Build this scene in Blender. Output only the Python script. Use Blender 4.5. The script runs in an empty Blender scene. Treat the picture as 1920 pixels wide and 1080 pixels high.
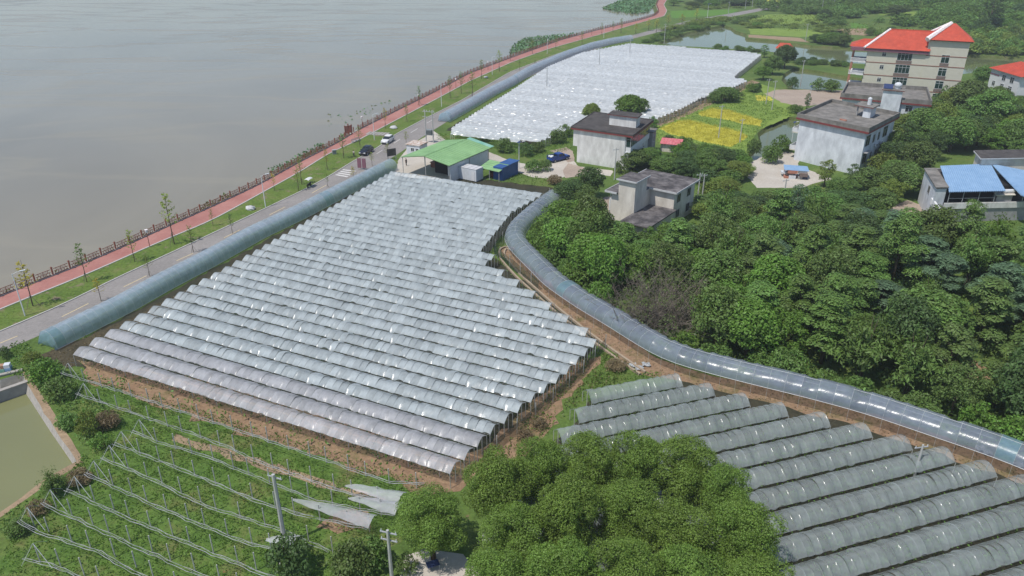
import bpy, bmesh, math, random
import numpy as np
from mathutils import Vector, Matrix
from mathutils.geometry import delaunay_2d_cdt

S = bpy.context.scene
C = S.collection
R = math.radians

# ---------------------------------------------------------------- camera, sky, sun, exposure
HAZE = 0.0003
CAM_H, FPX, PITCH = 50.0, 1418.0, R(25.75)
cam = bpy.data.cameras.new("camera")
cam.sensor_width = 36.0
cam.lens = FPX / 1920 * 36.0
cam.clip_start, cam.clip_end = 0.5, 8000
cam_o = bpy.data.objects.new("camera", cam)
cam_o.location = (0, 0, CAM_H)
cam_o.rotation_euler = (R(90) - PITCH, 0, 0)
C.objects.link(cam_o)
S.camera = cam_o

SUN_EL, SUN_AZ = R(63), math.atan2(-0.78, -0.62)        # towards the sun: left and behind the camera, high
world = bpy.data.worlds.new("World")
S.world = world
world.use_nodes = True
wn = world.node_tree
sky = wn.nodes.new("ShaderNodeTexSky")
sky.sky_type = 'NISHITA'
sky.sun_disc = False
sky.sun_elevation = SUN_EL
sky.sun_rotation = SUN_AZ
sky.dust_density = 0.6
wn.links.new(sky.outputs[0], wn.nodes["Background"].inputs[0])
wn.nodes["Background"].inputs[1].default_value = 0.135
sun = bpy.data.lights.new("sun", 'SUN')
sun.energy = 3.9
sun.angle = R(0.55)
sun.color = (1.0, 0.955, 0.89)
sun_o = bpy.data.objects.new("sun", sun)
sdir = Vector((math.sin(SUN_AZ) * math.cos(SUN_EL), math.cos(SUN_AZ) * math.cos(SUN_EL), math.sin(SUN_EL)))
sun_o.rotation_euler = sdir.to_track_quat('Z', 'Y').to_euler()
sun_o.location = sdir * 300
C.objects.link(sun_o)
S.view_settings.view_transform = 'Standard'
S.view_settings.look = 'None'
S.view_settings.exposure = 0.0
S.view_settings.gamma = 1.0
S.view_settings.use_curve_mapping = False
S.render.engine = 'CYCLES'
S.cycles.transparent_max_bounces = 16
S.cycles.max_bounces = 6
S.cycles.use_denoising = True

# ---------------------------------------------------------------- helpers
def P(px, py, z=0.0):
    """survey point: the spot at height z seen at pixel (px, py) of the 1920x1080 photograph"""
    x, y = (px - 960) / FPX, -(py - 540) / FPX
    d = (x, math.cos(PITCH) + y * math.sin(PITCH), -math.sin(PITCH) + y * math.cos(PITCH))
    t = (z - CAM_H) / d[2]
    return Vector((d[0] * t, d[1] * t, z))

def sm(t):
    t = max(0.0, min(1.0, t))
    return t * t * (3 - 2 * t)

def ground_z(x, y):
    a = 6.0 * math.exp(-((x - 74) / 34) ** 2 - ((y - 97) / 15) ** 2) - 0.5
    b = 5.0 * sm((y - 330) / 200) * sm((x - 190) / 80)
    return max(0.0, a) + b

class MB:
    def __init__(s):
        s.v, s.f = [], []
    def add(s, vs, fs):
        o = len(s.v)
        s.v += [tuple(v) for v in vs]
        s.f += [tuple(i + o for i in f) for f in fs]
        return s
    def hexa(s, p):
        return s.add(p, [(3, 2, 1, 0), (4, 5, 6, 7), (0, 1, 5, 4), (1, 2, 6, 5), (2, 3, 7, 6), (3, 0, 4, 7)])
    def box(s, x0, y0, z0, x1, y1, z1):
        return s.hexa([(x0, y0, z0), (x1, y0, z0), (x1, y1, z0), (x0, y1, z0), (x0, y0, z1), (x1, y0, z1), (x1, y1, z1), (x0, y1, z1)])
    def obox(s, o, e, n, s0, s1, d0, d1, z0, z1):
        """box on a wall: s along e, d outward along n"""
        q = []
        for z in (z0, z1):
            for (a, b) in ((s0, d0), (s1, d0), (s1, d1), (s0, d1)):
                q.append((o[0] + e[0] * a + n[0] * b, o[1] + e[1] * a + n[1] * b, z))
        return s.hexa(q)
    def prism(s, poly, z0, z1):
        k = len(poly)
        zz0 = z0 if hasattr(z0, '__len__') else [z0] * k
        zz1 = z1 if hasattr(z1, '__len__') else [z1] * k
        vs = [(p[0], p[1], zz0[i]) for i, p in enumerate(poly)] + [(p[0], p[1], zz1[i]) for i, p in enumerate(poly)]
        fs = [tuple(range(k - 1, -1, -1)), tuple(range(k, 2 * k))] + [(i, (i + 1) % k, k + (i + 1) % k, k + i) for i in range(k)]
        return s.add(vs, fs)
    def tube(s, pts, r, n=6, cap=True):
        pts = [Vector(p) for p in pts]
        rs = r if hasattr(r, '__len__') else [r] * len(pts)
        vs, fs = [], []
        for i, p in enumerate(pts):
            d = (pts[min(i + 1, len(pts) - 1)] - pts[max(i - 1, 0)]).normalized()
            a = Vector((0, 0, 1)) if abs(d.z) < 0.9 else Vector((1, 0, 0))
            u = d.cross(a).normalized()
            w = d.cross(u)
            for k in range(n):
                t = 2 * math.pi * k / n
                vs.append(p + (u * math.cos(t) + w * math.sin(t)) * rs[i])
        for i in range(len(pts) - 1):
            for k in range(n):
                k2 = (k + 1) % n
                fs.append((i * n + k, i * n + k2, (i + 1) * n + k2, (i + 1) * n + k))
        if cap:
            fs.append(tuple(range(n - 1, -1, -1)))
            fs.append(tuple((len(pts) - 1) * n + k for k in range(n)))
        return s.add(vs, fs)
    def grid(s, rows):
        nr, nc = len(rows), len(rows[0])
        vs = [v for r in rows for v in r]
        fs = [(i * nc + j, i * nc + j + 1, (i + 1) * nc + j + 1, (i + 1) * nc + j) for i in range(nr - 1) for j in range(nc - 1)]
        return s.add(vs, fs)
    def ball(s, c, r, n=8, m=6):
        rx = r if hasattr(r, '__len__') else (r, r, r)
        rows = []
        for i in range(m + 1):
            a = math.pi * i / m
            rows.append([(c[0] + rx[0] * math.sin(a) * math.cos(2 * math.pi * j / n), c[1] + rx[1] * math.sin(a) * math.sin(2 * math.pi * j / n), c[2] + rx[2] * math.cos(a)) for j in range(n + 1)])
        return s.grid(rows)
    def mesh(s, name, m, smooth=False):
        me = bpy.data.meshes.new(name)
        me.from_pydata(s.v, [], s.f)
        me.materials.append(m)
        if smooth:
            me.shade_smooth()
        return me
    def build(s, name, m, parent=None, smooth=False, kind=None, label=None, bevel=0, loc=None):
        me = s.mesh(name, m, smooth)
        if bevel:
            bm = bmesh.new(); bm.from_mesh(me)
            bmesh.ops.bevel(bm, geom=[e for e in bm.edges if len(e.link_faces) == 2 and e.calc_face_angle(0) > 0.5], offset=bevel, segments=2, affect='EDGES', profile=0.6)
            bm.to_mesh(me); bm.free()
        return put(name, me, parent, kind, label, loc)

def put(name, me, parent=None, kind=None, label=None, loc=None, rz=0, sc=None):
    o = bpy.data.objects.new(name, me)
    C.objects.link(o)
    if parent is not None:
        o.parent = parent
    if kind:
        o['kind'] = kind
    if label:
        o['label'] = label
    if loc is not None:
        o.location = loc
    if rz:
        o.rotation_euler = (0, 0, rz)
    if sc is not None:
        o.scale = sc
    return o

def thing(name, label, cat, loc=(0, 0, 0), rz=0.0, group=None):
    o = bpy.data.objects.new(name, None)
    o.empty_display_size = 0.3
    C.objects.link(o)
    o.location = loc
    o.rotation_euler = (0, 0, rz)
    o['label'], o['category'] = label, cat
    if group:
        o['group'] = group
    return o

def tag(o, label, cat, group=None):
    o['label'], o['category'] = label, cat
    if group:
        o['group'] = group
    return o

def copy_tree(root, loc, rz=0.0, sc=None, label=None, group=None):
    r = root.copy(); C.objects.link(r)
    r.location = loc; r.rotation_euler = (0, 0, rz)
    if sc is not None: r.scale = sc
    if label: r['label'] = label
    if group: r['group'] = group
    for ch in list(root.children):
        c = ch.copy(); C.objects.link(c); c.parent = r
        for g in list(ch.children):
            d = g.copy(); C.objects.link(d); d.parent = c
    return r

def np_mesh(name, verts, quads, m, smooth=False):
    me = bpy.data.meshes.new(name)
    nv, nf = len(verts), len(quads)
    k = quads.shape[1]
    me.vertices.add(nv); me.loops.add(nf * k); me.polygons.add(nf)
    me.vertices.foreach_set("co", np.asarray(verts, dtype=np.float32).ravel())
    me.loops.foreach_set("vertex_index", np.asarray(quads, dtype=np.int32).ravel())
    me.polygons.foreach_set("loop_start", np.arange(nf, dtype=np.int32) * k)
    me.polygons.foreach_set("loop_total", np.full(nf, k, dtype=np.int32))
    me.update(calc_edges=True)
    me.materials.append(m)
    if smooth:
        me.shade_smooth()
    return me

ORD1 = "first second third fourth fifth sixth seventh eighth ninth tenth eleventh twelfth thirteenth fourteenth fifteenth sixteenth seventeenth eighteenth nineteenth".split()
TENS = {2: "twenty", 3: "thirty", 4: "forty", 5: "fifty", 6: "sixty", 7: "seventy", 8: "eighty"}
TENTH = {2: "twentieth", 3: "thirtieth", 4: "fortieth", 5: "fiftieth", 6: "sixtieth", 7: "seventieth", 8: "eightieth"}
def ordinal(n):
    if n < 20: return ORD1[n - 1]
    t, u = divmod(n, 10)
    return TENTH[t] if u == 0 else TENS[t] + "-" + ORD1[u - 1]

def inside(x, y, poly):
    c = False
    j = len(poly) - 1
    for i in range(len(poly)):
        xi, yi, xj, yj = poly[i][0], poly[i][1], poly[j][0], poly[j][1]
        if (yi > y) != (yj > y) and x < (xj - xi) * (y - yi) / (yj - yi) + xi:
            c = not c
        j = i
    return c

def resample(pts, step):
    pts = [Vector(p) for p in pts]
    L = [0.0]
    for a, b in zip(pts, pts[1:]):
        L.append(L[-1] + (b - a).length)
    n = max(1, round(L[-1] / step))
    out, j = [], 0
    for i in range(n + 1):
        t = L[-1] * i / n
        while j < len(pts) - 2 and L[j + 1] < t: j += 1
        k = (t - L[j]) / max(1e-9, L[j + 1] - L[j])
        out.append(pts[j].lerp(pts[j + 1], min(1.0, max(0.0, k))))
    return out

def smooth_line(pts, step, it=3):
    q = resample(pts, step)
    for _ in range(it):
        q = [q[0]] + [(q[i - 1] + q[i] * 2 + q[i + 1]) / 4 for i in range(1, len(q) - 1)] + [q[-1]]
    return q

def wavy(poly, step=1.2, amp=0.3, seed=1):
    rg = random.Random(seed)
    out = []
    for a, b in zip(poly, poly[1:] + poly[:1]):
        a, b = Vector((a[0], a[1])), Vector((b[0], b[1]))
        n = max(1, int((b - a).length / step))
        for i in range(n):
            p = a.lerp(b, i / n)
            out.append((p.x + rg.uniform(-amp, amp), p.y + rg.uniform(-amp, amp)))
    return out

# ---------------------------------------------------------------- materials
def nodes(name):
    m = bpy.data.materials.new(name)
    m.use_nodes = True
    nt = m.node_tree
    return m, nt, nt.nodes["Principled BSDF"], nt.nodes["Material Output"]

def noise(nt, scale, detail=5.0, rough=0.6, coord='Object', stretch=None, dist=0.0):
    tc = nt.nodes.new("ShaderNodeTexCoord")
    n = nt.nodes.new("ShaderNodeTexNoise")
    n.inputs["Scale"].default_value = scale
    n.inputs["Detail"].default_value = detail
    n.inputs["Roughness"].default_value = rough
    n.inputs["Distortion"].default_value = dist
    src = tc.outputs[coord] if coord != 'Position' else nt.nodes.new("ShaderNodeNewGeometry").outputs["Position"]
    if stretch:
        mp = nt.nodes.new("ShaderNodeMapping")
        mp.inputs["Scale"].default_value = stretch[:3]
        if len(stretch) > 3: mp.inputs["Rotation"].default_value = (0, 0, stretch[3])
        nt.links.new(src, mp.inputs[0]); src = mp.outputs[0]
    nt.links.new(src, n.inputs["Vector"])
    return n.outputs["Fac"]

def ramp(nt, fac, stops):
    r = nt.nodes.new("ShaderNodeValToRGB")
    el = r.color_ramp.elements
    while len(el) > 1: el.remove(el[-1])
    el[0].position, el[0].color = stops[0][0], (*stops[0][1], 1)
    for p, c in stops[1:]:
        e = el.new(p); e.color = (*c, 1)
    nt.links.new(fac, r.inputs[0])
    return r.outputs[0]

def mixc(nt, fac, a, b, mode='MIX'):
    m = nt.nodes.new("ShaderNodeMix")
    m.data_type = 'RGBA'; m.blend_type = mode
    for sock, val in ((m.inputs[0], fac), (m.inputs[6], a), (m.inputs[7], b)):
        if isinstance(val, (int, float)): sock.default_value = val
        elif isinstance(val, tuple): sock.default_value = (*val, 1)
        else: nt.links.new(val, sock)
    return m.outputs[2]

def math_n(nt, op, a, b):
    m = nt.nodes.new("ShaderNodeMath"); m.operation = op
    for sock, val in ((m.inputs[0], a), (m.inputs[1], b)):
        if isinstance(val, (int, float)): sock.default_value = val
        else: nt.links.new(val, sock)
    return m.outputs[0]

def bumpn(nt, b, h, strength, dist=0.05):
    bp = nt.nodes.new("ShaderNodeBump")
    bp.inputs["Strength"].default_value = strength
    bp.inputs["Distance"].default_value = dist
    nt.links.new(h, bp.inputs["Height"])
    nt.links.new(bp.outputs[0], b.inputs["Normal"])

def mat(name, c1, c2=None, scale=1.5, rough=0.8, spec=0.3, metal=0.0, alpha=1.0, stretch=None, bump=0.0, bscale=None, rnd=0.0, lo=0.35, hi=0.7, coord='Object', bdist=0.03):
    m, nt, b, out = nodes(name)
    b.inputs["Roughness"].default_value = rough
    b.inputs["Specular IOR Level"].default_value = spec
    b.inputs["Metallic"].default_value = metal
    b.inputs["Alpha"].default_value = alpha
    c2 = c2 or tuple(min(1, x * 1.18) for x in c1)
    f = noise(nt, scale, 6, 0.65, coord, stretch)
    col = ramp(nt, f, [(lo, c1), (hi, c2)])
    if rnd:
        oi = nt.nodes.new("ShaderNodeObjectInfo")
        k = math_n(nt, 'MULTIPLY_ADD', oi.outputs["Random"], 2 * rnd)
        k.node.inputs[2].default_value = 1 - rnd
        hsv = nt.nodes.new("ShaderNodeHueSaturation")
        nt.links.new(k, hsv.inputs["Value"]); nt.links.new(col, hsv.inputs["Color"])
        col = hsv.outputs[0]
    nt.links.new(col, b.inputs["Base Color"])
    if bump:
        bumpn(nt, b, noise(nt, bscale or scale * 6, 4, 0.6, coord), bump, bdist)
    return m

def leaf_mat(name, c, hue=0.02, var=0.35, trans=0.28, orand=0.18, rough=0.55):
    """foliage: every leaf its own tone, patches of lighter and darker growth, each plant slightly different"""
    m, nt, b, out = nodes(name)
    geo = nt.nodes.new("ShaderNodeNewGeometry")
    oi = nt.nodes.new("ShaderNodeObjectInfo")
    big = noise(nt, 0.55, 3, 0.5)
    v = math_n(nt, 'MULTIPLY_ADD', geo.outputs["Random Per Island"], var * 1.6); v.node.inputs[2].default_value = 1 - var * 0.8
    v2 = math_n(nt, 'MULTIPLY_ADD', big, 0.9); v2.node.inputs[2].default_value = 0.55
    v3 = math_n(nt, 'MULTIPLY_ADD', oi.outputs["Random"], 2 * orand); v3.node.inputs[2].default_value = 1 - orand
    val = math_n(nt, 'MULTIPLY', math_n(nt, 'MULTIPLY', v, v2), v3)
    h = math_n(nt, 'MULTIPLY_ADD', math_n(nt, 'ADD', oi.outputs["Random"], geo.outputs["Random Per Island"]), hue); h.node.inputs[2].default_value = 0.5 - hue
    hsv = nt.nodes.new("ShaderNodeHueSaturation")
    hsv.inputs["Color"].default_value = (*c, 1)
    nt.links.new(val, hsv.inputs["Value"]); nt.links.new(h, hsv.inputs["Hue"])
    nt.links.new(hsv.outputs[0], b.inputs["Base Color"])
    b.inputs["Roughness"].default_value = rough
    b.inputs["Specular IOR Level"].default_value = 0.35
    tr = nt.nodes.new("ShaderNodeBsdfTranslucent")
    tc = mixc(nt, 1.0, hsv.outputs[0], (1.5, 1.35, 0.5), 'MULTIPLY')
    nt.links.new(tc, tr.inputs[0])
    mx = nt.nodes.new("ShaderNodeMixShader")
    mx.inputs[0].default_value = trans
    nt.links.new(b.outputs[0], mx.inputs[1]); nt.links.new(tr.outputs[0], mx.inputs[2])
    nt.links.new(mx.outputs[0], out.inputs[0])
    return m

def film_mat(name, c, alpha, rough=0.33, rnd=0.10, dirt=0.12, spec=0.55, coord='Object', trans=0.25):
    """polythene film: milky, partly see-through, glossy, dusty and wrinkled"""
    m, nt, b, out = nodes(name)
    oi = nt.nodes.new("ShaderNodeObjectInfo")
    f = noise(nt, 0.9, 5, 0.65, coord)
    col = ramp(nt, f, [(0.3, tuple(x * (1 - dirt) for x in c)), (0.7, c)])
    k = math_n(nt, 'MULTIPLY_ADD', oi.outputs["Random"], 2 * rnd); k.node.inputs[2].default_value = 1 - rnd
    hsv = nt.nodes.new("ShaderNodeHueSaturation")
    nt.links.new(k, hsv.inputs["Value"]); nt.links.new(col, hsv.inputs["Color"])
    nt.links.new(hsv.outputs[0], b.inputs["Base Color"])
    a = math_n(nt, 'MULTIPLY_ADD', noise(nt, 1.7, 4, 0.6, coord), 0.24); a.node.inputs[2].default_value = alpha - 0.12
    b.inputs["Roughness"].default_value = rough
    b.inputs["Specular IOR Level"].default_value = spec
    bumpn(nt, b, noise(nt, 3.0, 3, 0.6, coord, (1, 2.2, 1)), 0.35, 0.05)
    tl = nt.nodes.new("ShaderNodeBsdfTranslucent")
    nt.links.new(hsv.outputs[0], tl.inputs[0])
    m1 = nt.nodes.new("ShaderNodeMixShader"); m1.inputs[0].default_value = trans
    nt.links.new(b.outputs[0], m1.inputs[1]); nt.links.new(tl.outputs[0], m1.inputs[2])
    tp = nt.nodes.new("ShaderNodeBsdfTransparent")
    m2 = nt.nodes.new("ShaderNodeMixShader")
    nt.links.new(a, m2.inputs[0])
    nt.links.new(tp.outputs[0], m2.inputs[1]); nt.links.new(m1.outputs[0], m2.inputs[2])
    nt.links.new(m2.outputs[0], out.inputs[0])
    return m

def ground_mat(name, stops, fine, scale=0.12, bump=0.5, dirt=None, dirt_at=0.6):
    m, nt, b, out = nodes(name)
    f = noise(nt, scale, 8, 0.68, 'Position')
    col = ramp(nt, f, stops)
    g = noise(nt, 2.2, 6, 0.7, 'Position')
    col = mixc(nt, 1.0, col, ramp(nt, g, [(0.3, (1 - fine,) * 3), (0.7, (1 + fine,) * 3)]), 'MULTIPLY')
    if dirt:
        d = noise(nt, 0.35, 7, 0.7, 'Position', (1, 1, 1, 0.7))
        col = mixc(nt, ramp(nt, d, [(dirt_at, (0, 0, 0)), (dirt_at + 0.07, (1, 1, 1))]), col, dirt)
    nt.links.new(col, b.inputs["Base Color"])
    b.inputs["Roughness"].default_value = 0.95
    b.inputs["Specular IOR Level"].default_value = 0.15
    bumpn(nt, b, g, bump, 0.15)
    return m

def water_mat(name, c, rough, wave, slick=0.0):
    m, nt, b, out = nodes(name)
    f = noise(nt, 0.012, 5, 0.6, 'Position', (1, 0.5, 1, 0.5), 1.0)
    col = ramp(nt, f, [(0.35, tuple(x * 0.88 for x in c)), (0.65, tuple(x * 1.12 for x in c))])
    nt.links.new(col, b.inputs["Base Color"])
    b.inputs["IOR"].default_value = 1.33
    b.inputs["Specular IOR Level"].default_value = 0.5
    w1 = noise(nt, 0.9, 3, 0.55, 'Position', (0.5, 1.6, 1, -0.25))
    w2 = noise(nt, 0.16, 3, 0.5, 'Position', (0.5, 1.5, 1, -0.2))
    h = math_n(nt, 'ADD', math_n(nt, 'MULTIPLY', w1, 0.5), w2)
    if slick:
        st = noise(nt, 0.018, 4, 0.55, 'Position', (0.35, 1.3, 1, -0.6), 0.6)
        s2 = ramp(nt, st, [(0.46, (0, 0, 0)), (0.5, (1, 1, 1)), (0.54, (0, 0, 0))])
        rr = math_n(nt, 'MULTIPLY_ADD', s2, slick); rr.node.inputs[2].default_value = rough
        nt.links.new(rr, b.inputs["Roughness"])
        col2 = mixc(nt, math_n(nt, 'MULTIPLY', s2, 0.22), col, tuple(min(1, x * 1.35) for x in c))
        nt.links.new(col2, b.inputs["Base Color"])
    else:
        b.inputs["Roughness"].default_value = rough
    bumpn(nt, b, h, wave, 0.25)
    return m

M = {}
M['ground'] = ground_mat('grassy_ground', [(0.3, (0.060, 0.105, 0.024)), (0.5, (0.095, 0.150, 0.034)), (0.72, (0.15, 0.175, 0.052))], 0.35, 0.09, 0.6, (0.17, 0.125, 0.07), 0.66)
M['verge'] = ground_mat('verge_grass', [(0.3, (0.075, 0.125, 0.024)), (0.52, (0.115, 0.17, 0.034)), (0.7, (0.18, 0.175, 0.07))], 0.4, 0.16, 0.7, (0.21, 0.165, 0.11), 0.57)
M['weeds'] = ground_mat('weedy_ground', [(0.3, (0.065, 0.13, 0.026)), (0.52, (0.10, 0.165, 0.034)), (0.7, (0.16, 0.15, 0.06))], 0.4, 0.22, 0.7, (0.20, 0.105, 0.05), 0.66)
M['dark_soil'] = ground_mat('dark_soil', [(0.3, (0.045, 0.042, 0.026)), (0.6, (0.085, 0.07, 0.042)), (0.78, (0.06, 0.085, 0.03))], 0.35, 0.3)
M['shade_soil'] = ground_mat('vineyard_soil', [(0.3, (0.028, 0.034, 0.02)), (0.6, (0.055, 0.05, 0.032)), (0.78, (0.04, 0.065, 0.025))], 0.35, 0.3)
M['red_soil'] = ground_mat('red_soil', [(0.28, (0.20, 0.125, 0.075)), (0.5, (0.28, 0.185, 0.115)), (0.66, (0.15, 0.13, 0.055))], 0.3, 0.35, 0.7, (0.075, 0.11, 0.03), 0.63)
M['tan_soil'] = ground_mat('tan_soil', [(0.3, (0.25, 0.18, 0.115)), (0.6, (0.33, 0.24, 0.155))], 0.25, 0.2, 0.5, (0.10, 0.12, 0.04), 0.68)
M['forest_floor'] = ground_mat('forest_floor', [(0.3, (0.02, 0.034, 0.012)), (0.65, (0.042, 0.06, 0.02))], 0.4, 0.3)
M['pale_green'] = ground_mat('young_rice', [(0.3, (0.14, 0.215, 0.04)), (0.6, (0.20, 0.28, 0.055))], 0.2, 0.25)
M['bright_green'] = ground_mat('bright_crop', [(0.3, (0.08, 0.18, 0.025)), (0.6, (0.11, 0.22, 0.035))], 0.2, 0.25)
M['gold'] = ground_mat('ripe_rice', [(0.3, (0.40, 0.38, 0.05)), (0.6, (0.50, 0.46, 0.065))], 0.2, 0.3)
M['bank'] = ground_mat('bank_grass', [(0.3, (0.055, 0.085, 0.02)), (0.55, (0.10, 0.12, 0.035)), (0.72, (0.17, 0.14, 0.08))], 0.4, 0.3)
M['concrete_yard'] = ground_mat('yard_concrete', [(0.3, (0.40, 0.355, 0.30)), (0.6, (0.50, 0.46, 0.40))], 0.12, 0.1, 0.15)
M['dusty_yard'] = ground_mat('dusty_yard', [(0.3, (0.30, 0.235, 0.19)), (0.6, (0.38, 0.31, 0.25))], 0.15, 0.15, 0.15)
M['asphalt'] = ground_mat('road_asphalt', [(0.3, (0.215, 0.20, 0.187)), (0.7, (0.295, 0.272, 0.255))], 0.16, 0.12, 0.1)
M['red_path'] = ground_mat('red_paving', [(0.3, (0.32, 0.135, 0.115)), (0.6, (0.40, 0.195, 0.165)), (0.75, (0.46, 0.26, 0.225))], 0.10, 0.16, 0.1)
M['lake'] = water_mat('lake_water', (0.222, 0.198, 0.145), 0.15, 0.075, 0.10)
M['pond'] = water_mat('pond_water', (0.175, 0.18, 0.085), 0.08, 0.04)
M['pond_far'] = water_mat('far_pond_water', (0.125, 0.145, 0.070), 0.06, 0.03)
M['kerb'] = mat('kerb_stone', (0.40, 0.38, 0.35), (0.52, 0.50, 0.47), 3)
M['paint_yellow'] = mat('yellow_road_paint', (0.55, 0.42, 0.20), (0.66, 0.55, 0.34), 2.5)
M['paint_white'] = mat('white_road_paint', (0.55, 0.53, 0.50), (0.72, 0.70, 0.67), 2.5)
M['wood_red'] = mat('red_brown_wood', (0.20, 0.07, 0.045), (0.29, 0.115, 0.08), 4, 0.6)
M['plinth'] = mat('grey_plinth', (0.30, 0.28, 0.25), (0.42, 0.39, 0.35), 2)
M['film'] = film_mat('shelter_film', (0.72, 0.795, 0.815), 0.60, 0.22, 0.15, 0.2, 0.7)
M['film_pink'] = film_mat('shelter_film_lilac', (0.74, 0.75, 0.79), 0.53, 0.26, 0.12, 0.18, 0.5)
M['film_far'] = film_mat('far_shelter_film', (0.82, 0.86, 0.88), 0.72, 0.24, 0.08, 0.3, coord='Position')
M['film_old'] = film_mat('weathered_film', (0.52, 0.58, 0.57), 0.47, 0.17, 0.10, 0.2, 0.9)
M['net_blue'] = film_mat('blue_green_film', (0.52, 0.65, 0.77), 0.56, 0.28, 0.04, 0.3, 0.5, 'Position')
M['net_blue2'] = film_mat('deep_blue_film', (0.33, 0.52, 0.64), 0.54, 0.30, 0.10, 0.2, 0.5, 'Position')
M['film_silver'] = film_mat('silver_blue_film', (0.37, 0.43, 0.53), 0.54, 0.23, 0.10, 0.22, 0.7, 'Position')
M['hoop'] = mat('galvanised_hoop', (0.40, 0.42, 0.42), (0.55, 0.57, 0.57), 6, 0.5, 0.5)
M['hoop_dark'] = mat('dull_hoop', (0.18, 0.2, 0.2), (0.26, 0.28, 0.28), 6, 0.5, 0.5)
M['post'] = mat('concrete_post', (0.36, 0.36, 0.34), (0.52, 0.52, 0.49), 5)
M['roll'] = mat('rolled_film', (0.24, 0.25, 0.25), (0.46, 0.47, 0.47), 9, 0.4, 0.5)
M['white_pole'] = mat('white_pole_paint', (0.62, 0.63, 0.63), (0.75, 0.76, 0.76), 4, 0.4)
M['steel'] = mat('dull_steel', (0.30, 0.31, 0.32), (0.42, 0.43, 0.44), 5, 0.45, 0.5)
M['bark'] = mat('bark', (0.075, 0.058, 0.04), (0.14, 0.11, 0.08), 7, 0.9, 0.1)
M['dry_twig'] = mat('dry_twig', (0.15, 0.125, 0.10), (0.23, 0.20, 0.165), 5, 0.9, 0.1)
M['black'] = mat('black_rubber', (0.012, 0.012, 0.012), (0.02, 0.02, 0.02), 5, 0.7)
M['painted_shade'] = mat('interior_shade_paint', (0.012, 0.012, 0.012), (0.022, 0.02, 0.02), 1, 0.9)  # near-black colour that stands for the shade inside open buildings

L = {}
L['fore'] = leaf_mat('foreground_leaves', (0.165, 0.258, 0.048), 0.012, 0.42, 0.34, 0.06)
L['mid'] = leaf_mat('mid_green_leaves', (0.130, 0.222, 0.050), 0.02, 0.45)
L['bright'] = leaf_mat('bright_green_leaves', (0.125, 0.230, 0.036), 0.015, 0.4)
L['dark'] = leaf_mat('dark_green_leaves', (0.082, 0.142, 0.042), 0.015, 0.4)
L['blue'] = leaf_mat('bluish_leaves', (0.125, 0.205, 0.110), 0.01, 0.4)
L['olive'] = leaf_mat('olive_leaves', (0.125, 0.19, 0.05), 0.02, 0.4)
L['yellow'] = leaf_mat('yellowing_leaves', (0.24, 0.23, 0.035), 0.02, 0.4)
L['ygreen'] = leaf_mat('yellow_green_leaves', (0.175, 0.235, 0.045), 0.02, 0.4)
L['sy'] = leaf_mat('yellow_sapling_leaves', (0.42, 0.38, 0.06), 0.02, 0.3, 0.4)
L['sg'] = leaf_mat('light_sapling_leaves', (0.25, 0.32, 0.07), 0.02, 0.3, 0.4)
L['grass'] = leaf_mat('grass_blades', (0.125, 0.195, 0.034), 0.02, 0.5)
L['weed'] = leaf_mat('weed_leaves', (0.125, 0.225, 0.036), 0.02, 0.5)
L['dry'] = leaf_mat('dry_grass', (0.20, 0.155, 0.085), 0.01, 0.4)
L['gold'] = leaf_mat('ripe_rice_blades', (0.52, 0.50, 0.075), 0.006, 0.2)
L['lotus'] = leaf_mat('lotus_leaves', (0.115, 0.23, 0.10), 0.015, 0.45)
L['vine'] = leaf_mat('vine_leaves', (0.05, 0.09, 0.022), 0.02, 0.4)

# ---------------------------------------------------------------- ground, banks and water
def lerp_px(l): return [P(x, y) for x, y in l]
walk_L = lerp_px([(-160, 622), (0, 557), (83, 524), (143, 502), (233, 463), (320, 423), (405, 385), (480, 350), (570, 300), (630, 270), (667, 247), (730, 215), (813, 174), (880, 138), (960, 108), (1053, 75), (1127, 55), (1200, 38), (1229, 29), (1236, 22), (1231, 10), (1238, -6), (1262, -22)])
walk_R = lerp_px([(-160, 648), (0, 579), (67, 552), (167, 512), (283, 460), (397, 413), (480, 367), (560, 323), (620, 285), (667, 265), (727, 233), (813, 188), (880, 152), (960, 116), (1027, 92), (1127, 64), (1195, 44), (1245, 30), (1250, 20), (1244, 9), (1253, -6), (1278, -22)])
road_L = lerp_px([(-160, 692), (0, 622), (113, 575), (217, 523), (353, 460), (480, 400), (580, 352), (623, 328), (667, 300), (710, 277), (737, 255), (797, 223), (863, 190), (957, 135), (1040, 103), (1120, 78), (1180, 68), (1288, 40), (1373, 25), (1440, 13), (1509, 1.5), (1600, -14)])
road_R = lerp_px([(-160, 733), (0, 660), (60, 636), (217, 565), (353, 495), (480, 432), (580, 385), (650, 345), (700, 315), (745, 290), (790, 258), (832, 232), (890, 196), (975, 152), (1053, 118), (1130, 88), (1185, 73), (1288, 46.5), (1373, 31), (1440, 18), (1509, 5.5), (1600, -10)])

def offs(pts, d):
    """offset a polyline to its left by d"""
    out = []
    for i, p in enumerate(pts):
        t = (pts[min(i + 1, len(pts) - 1)] - pts[max(i - 1, 0)]); t.z = 0; t.normalize()
        out.append(p + Vector((-t.y, t.x, 0)) * d)
    return out

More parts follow.
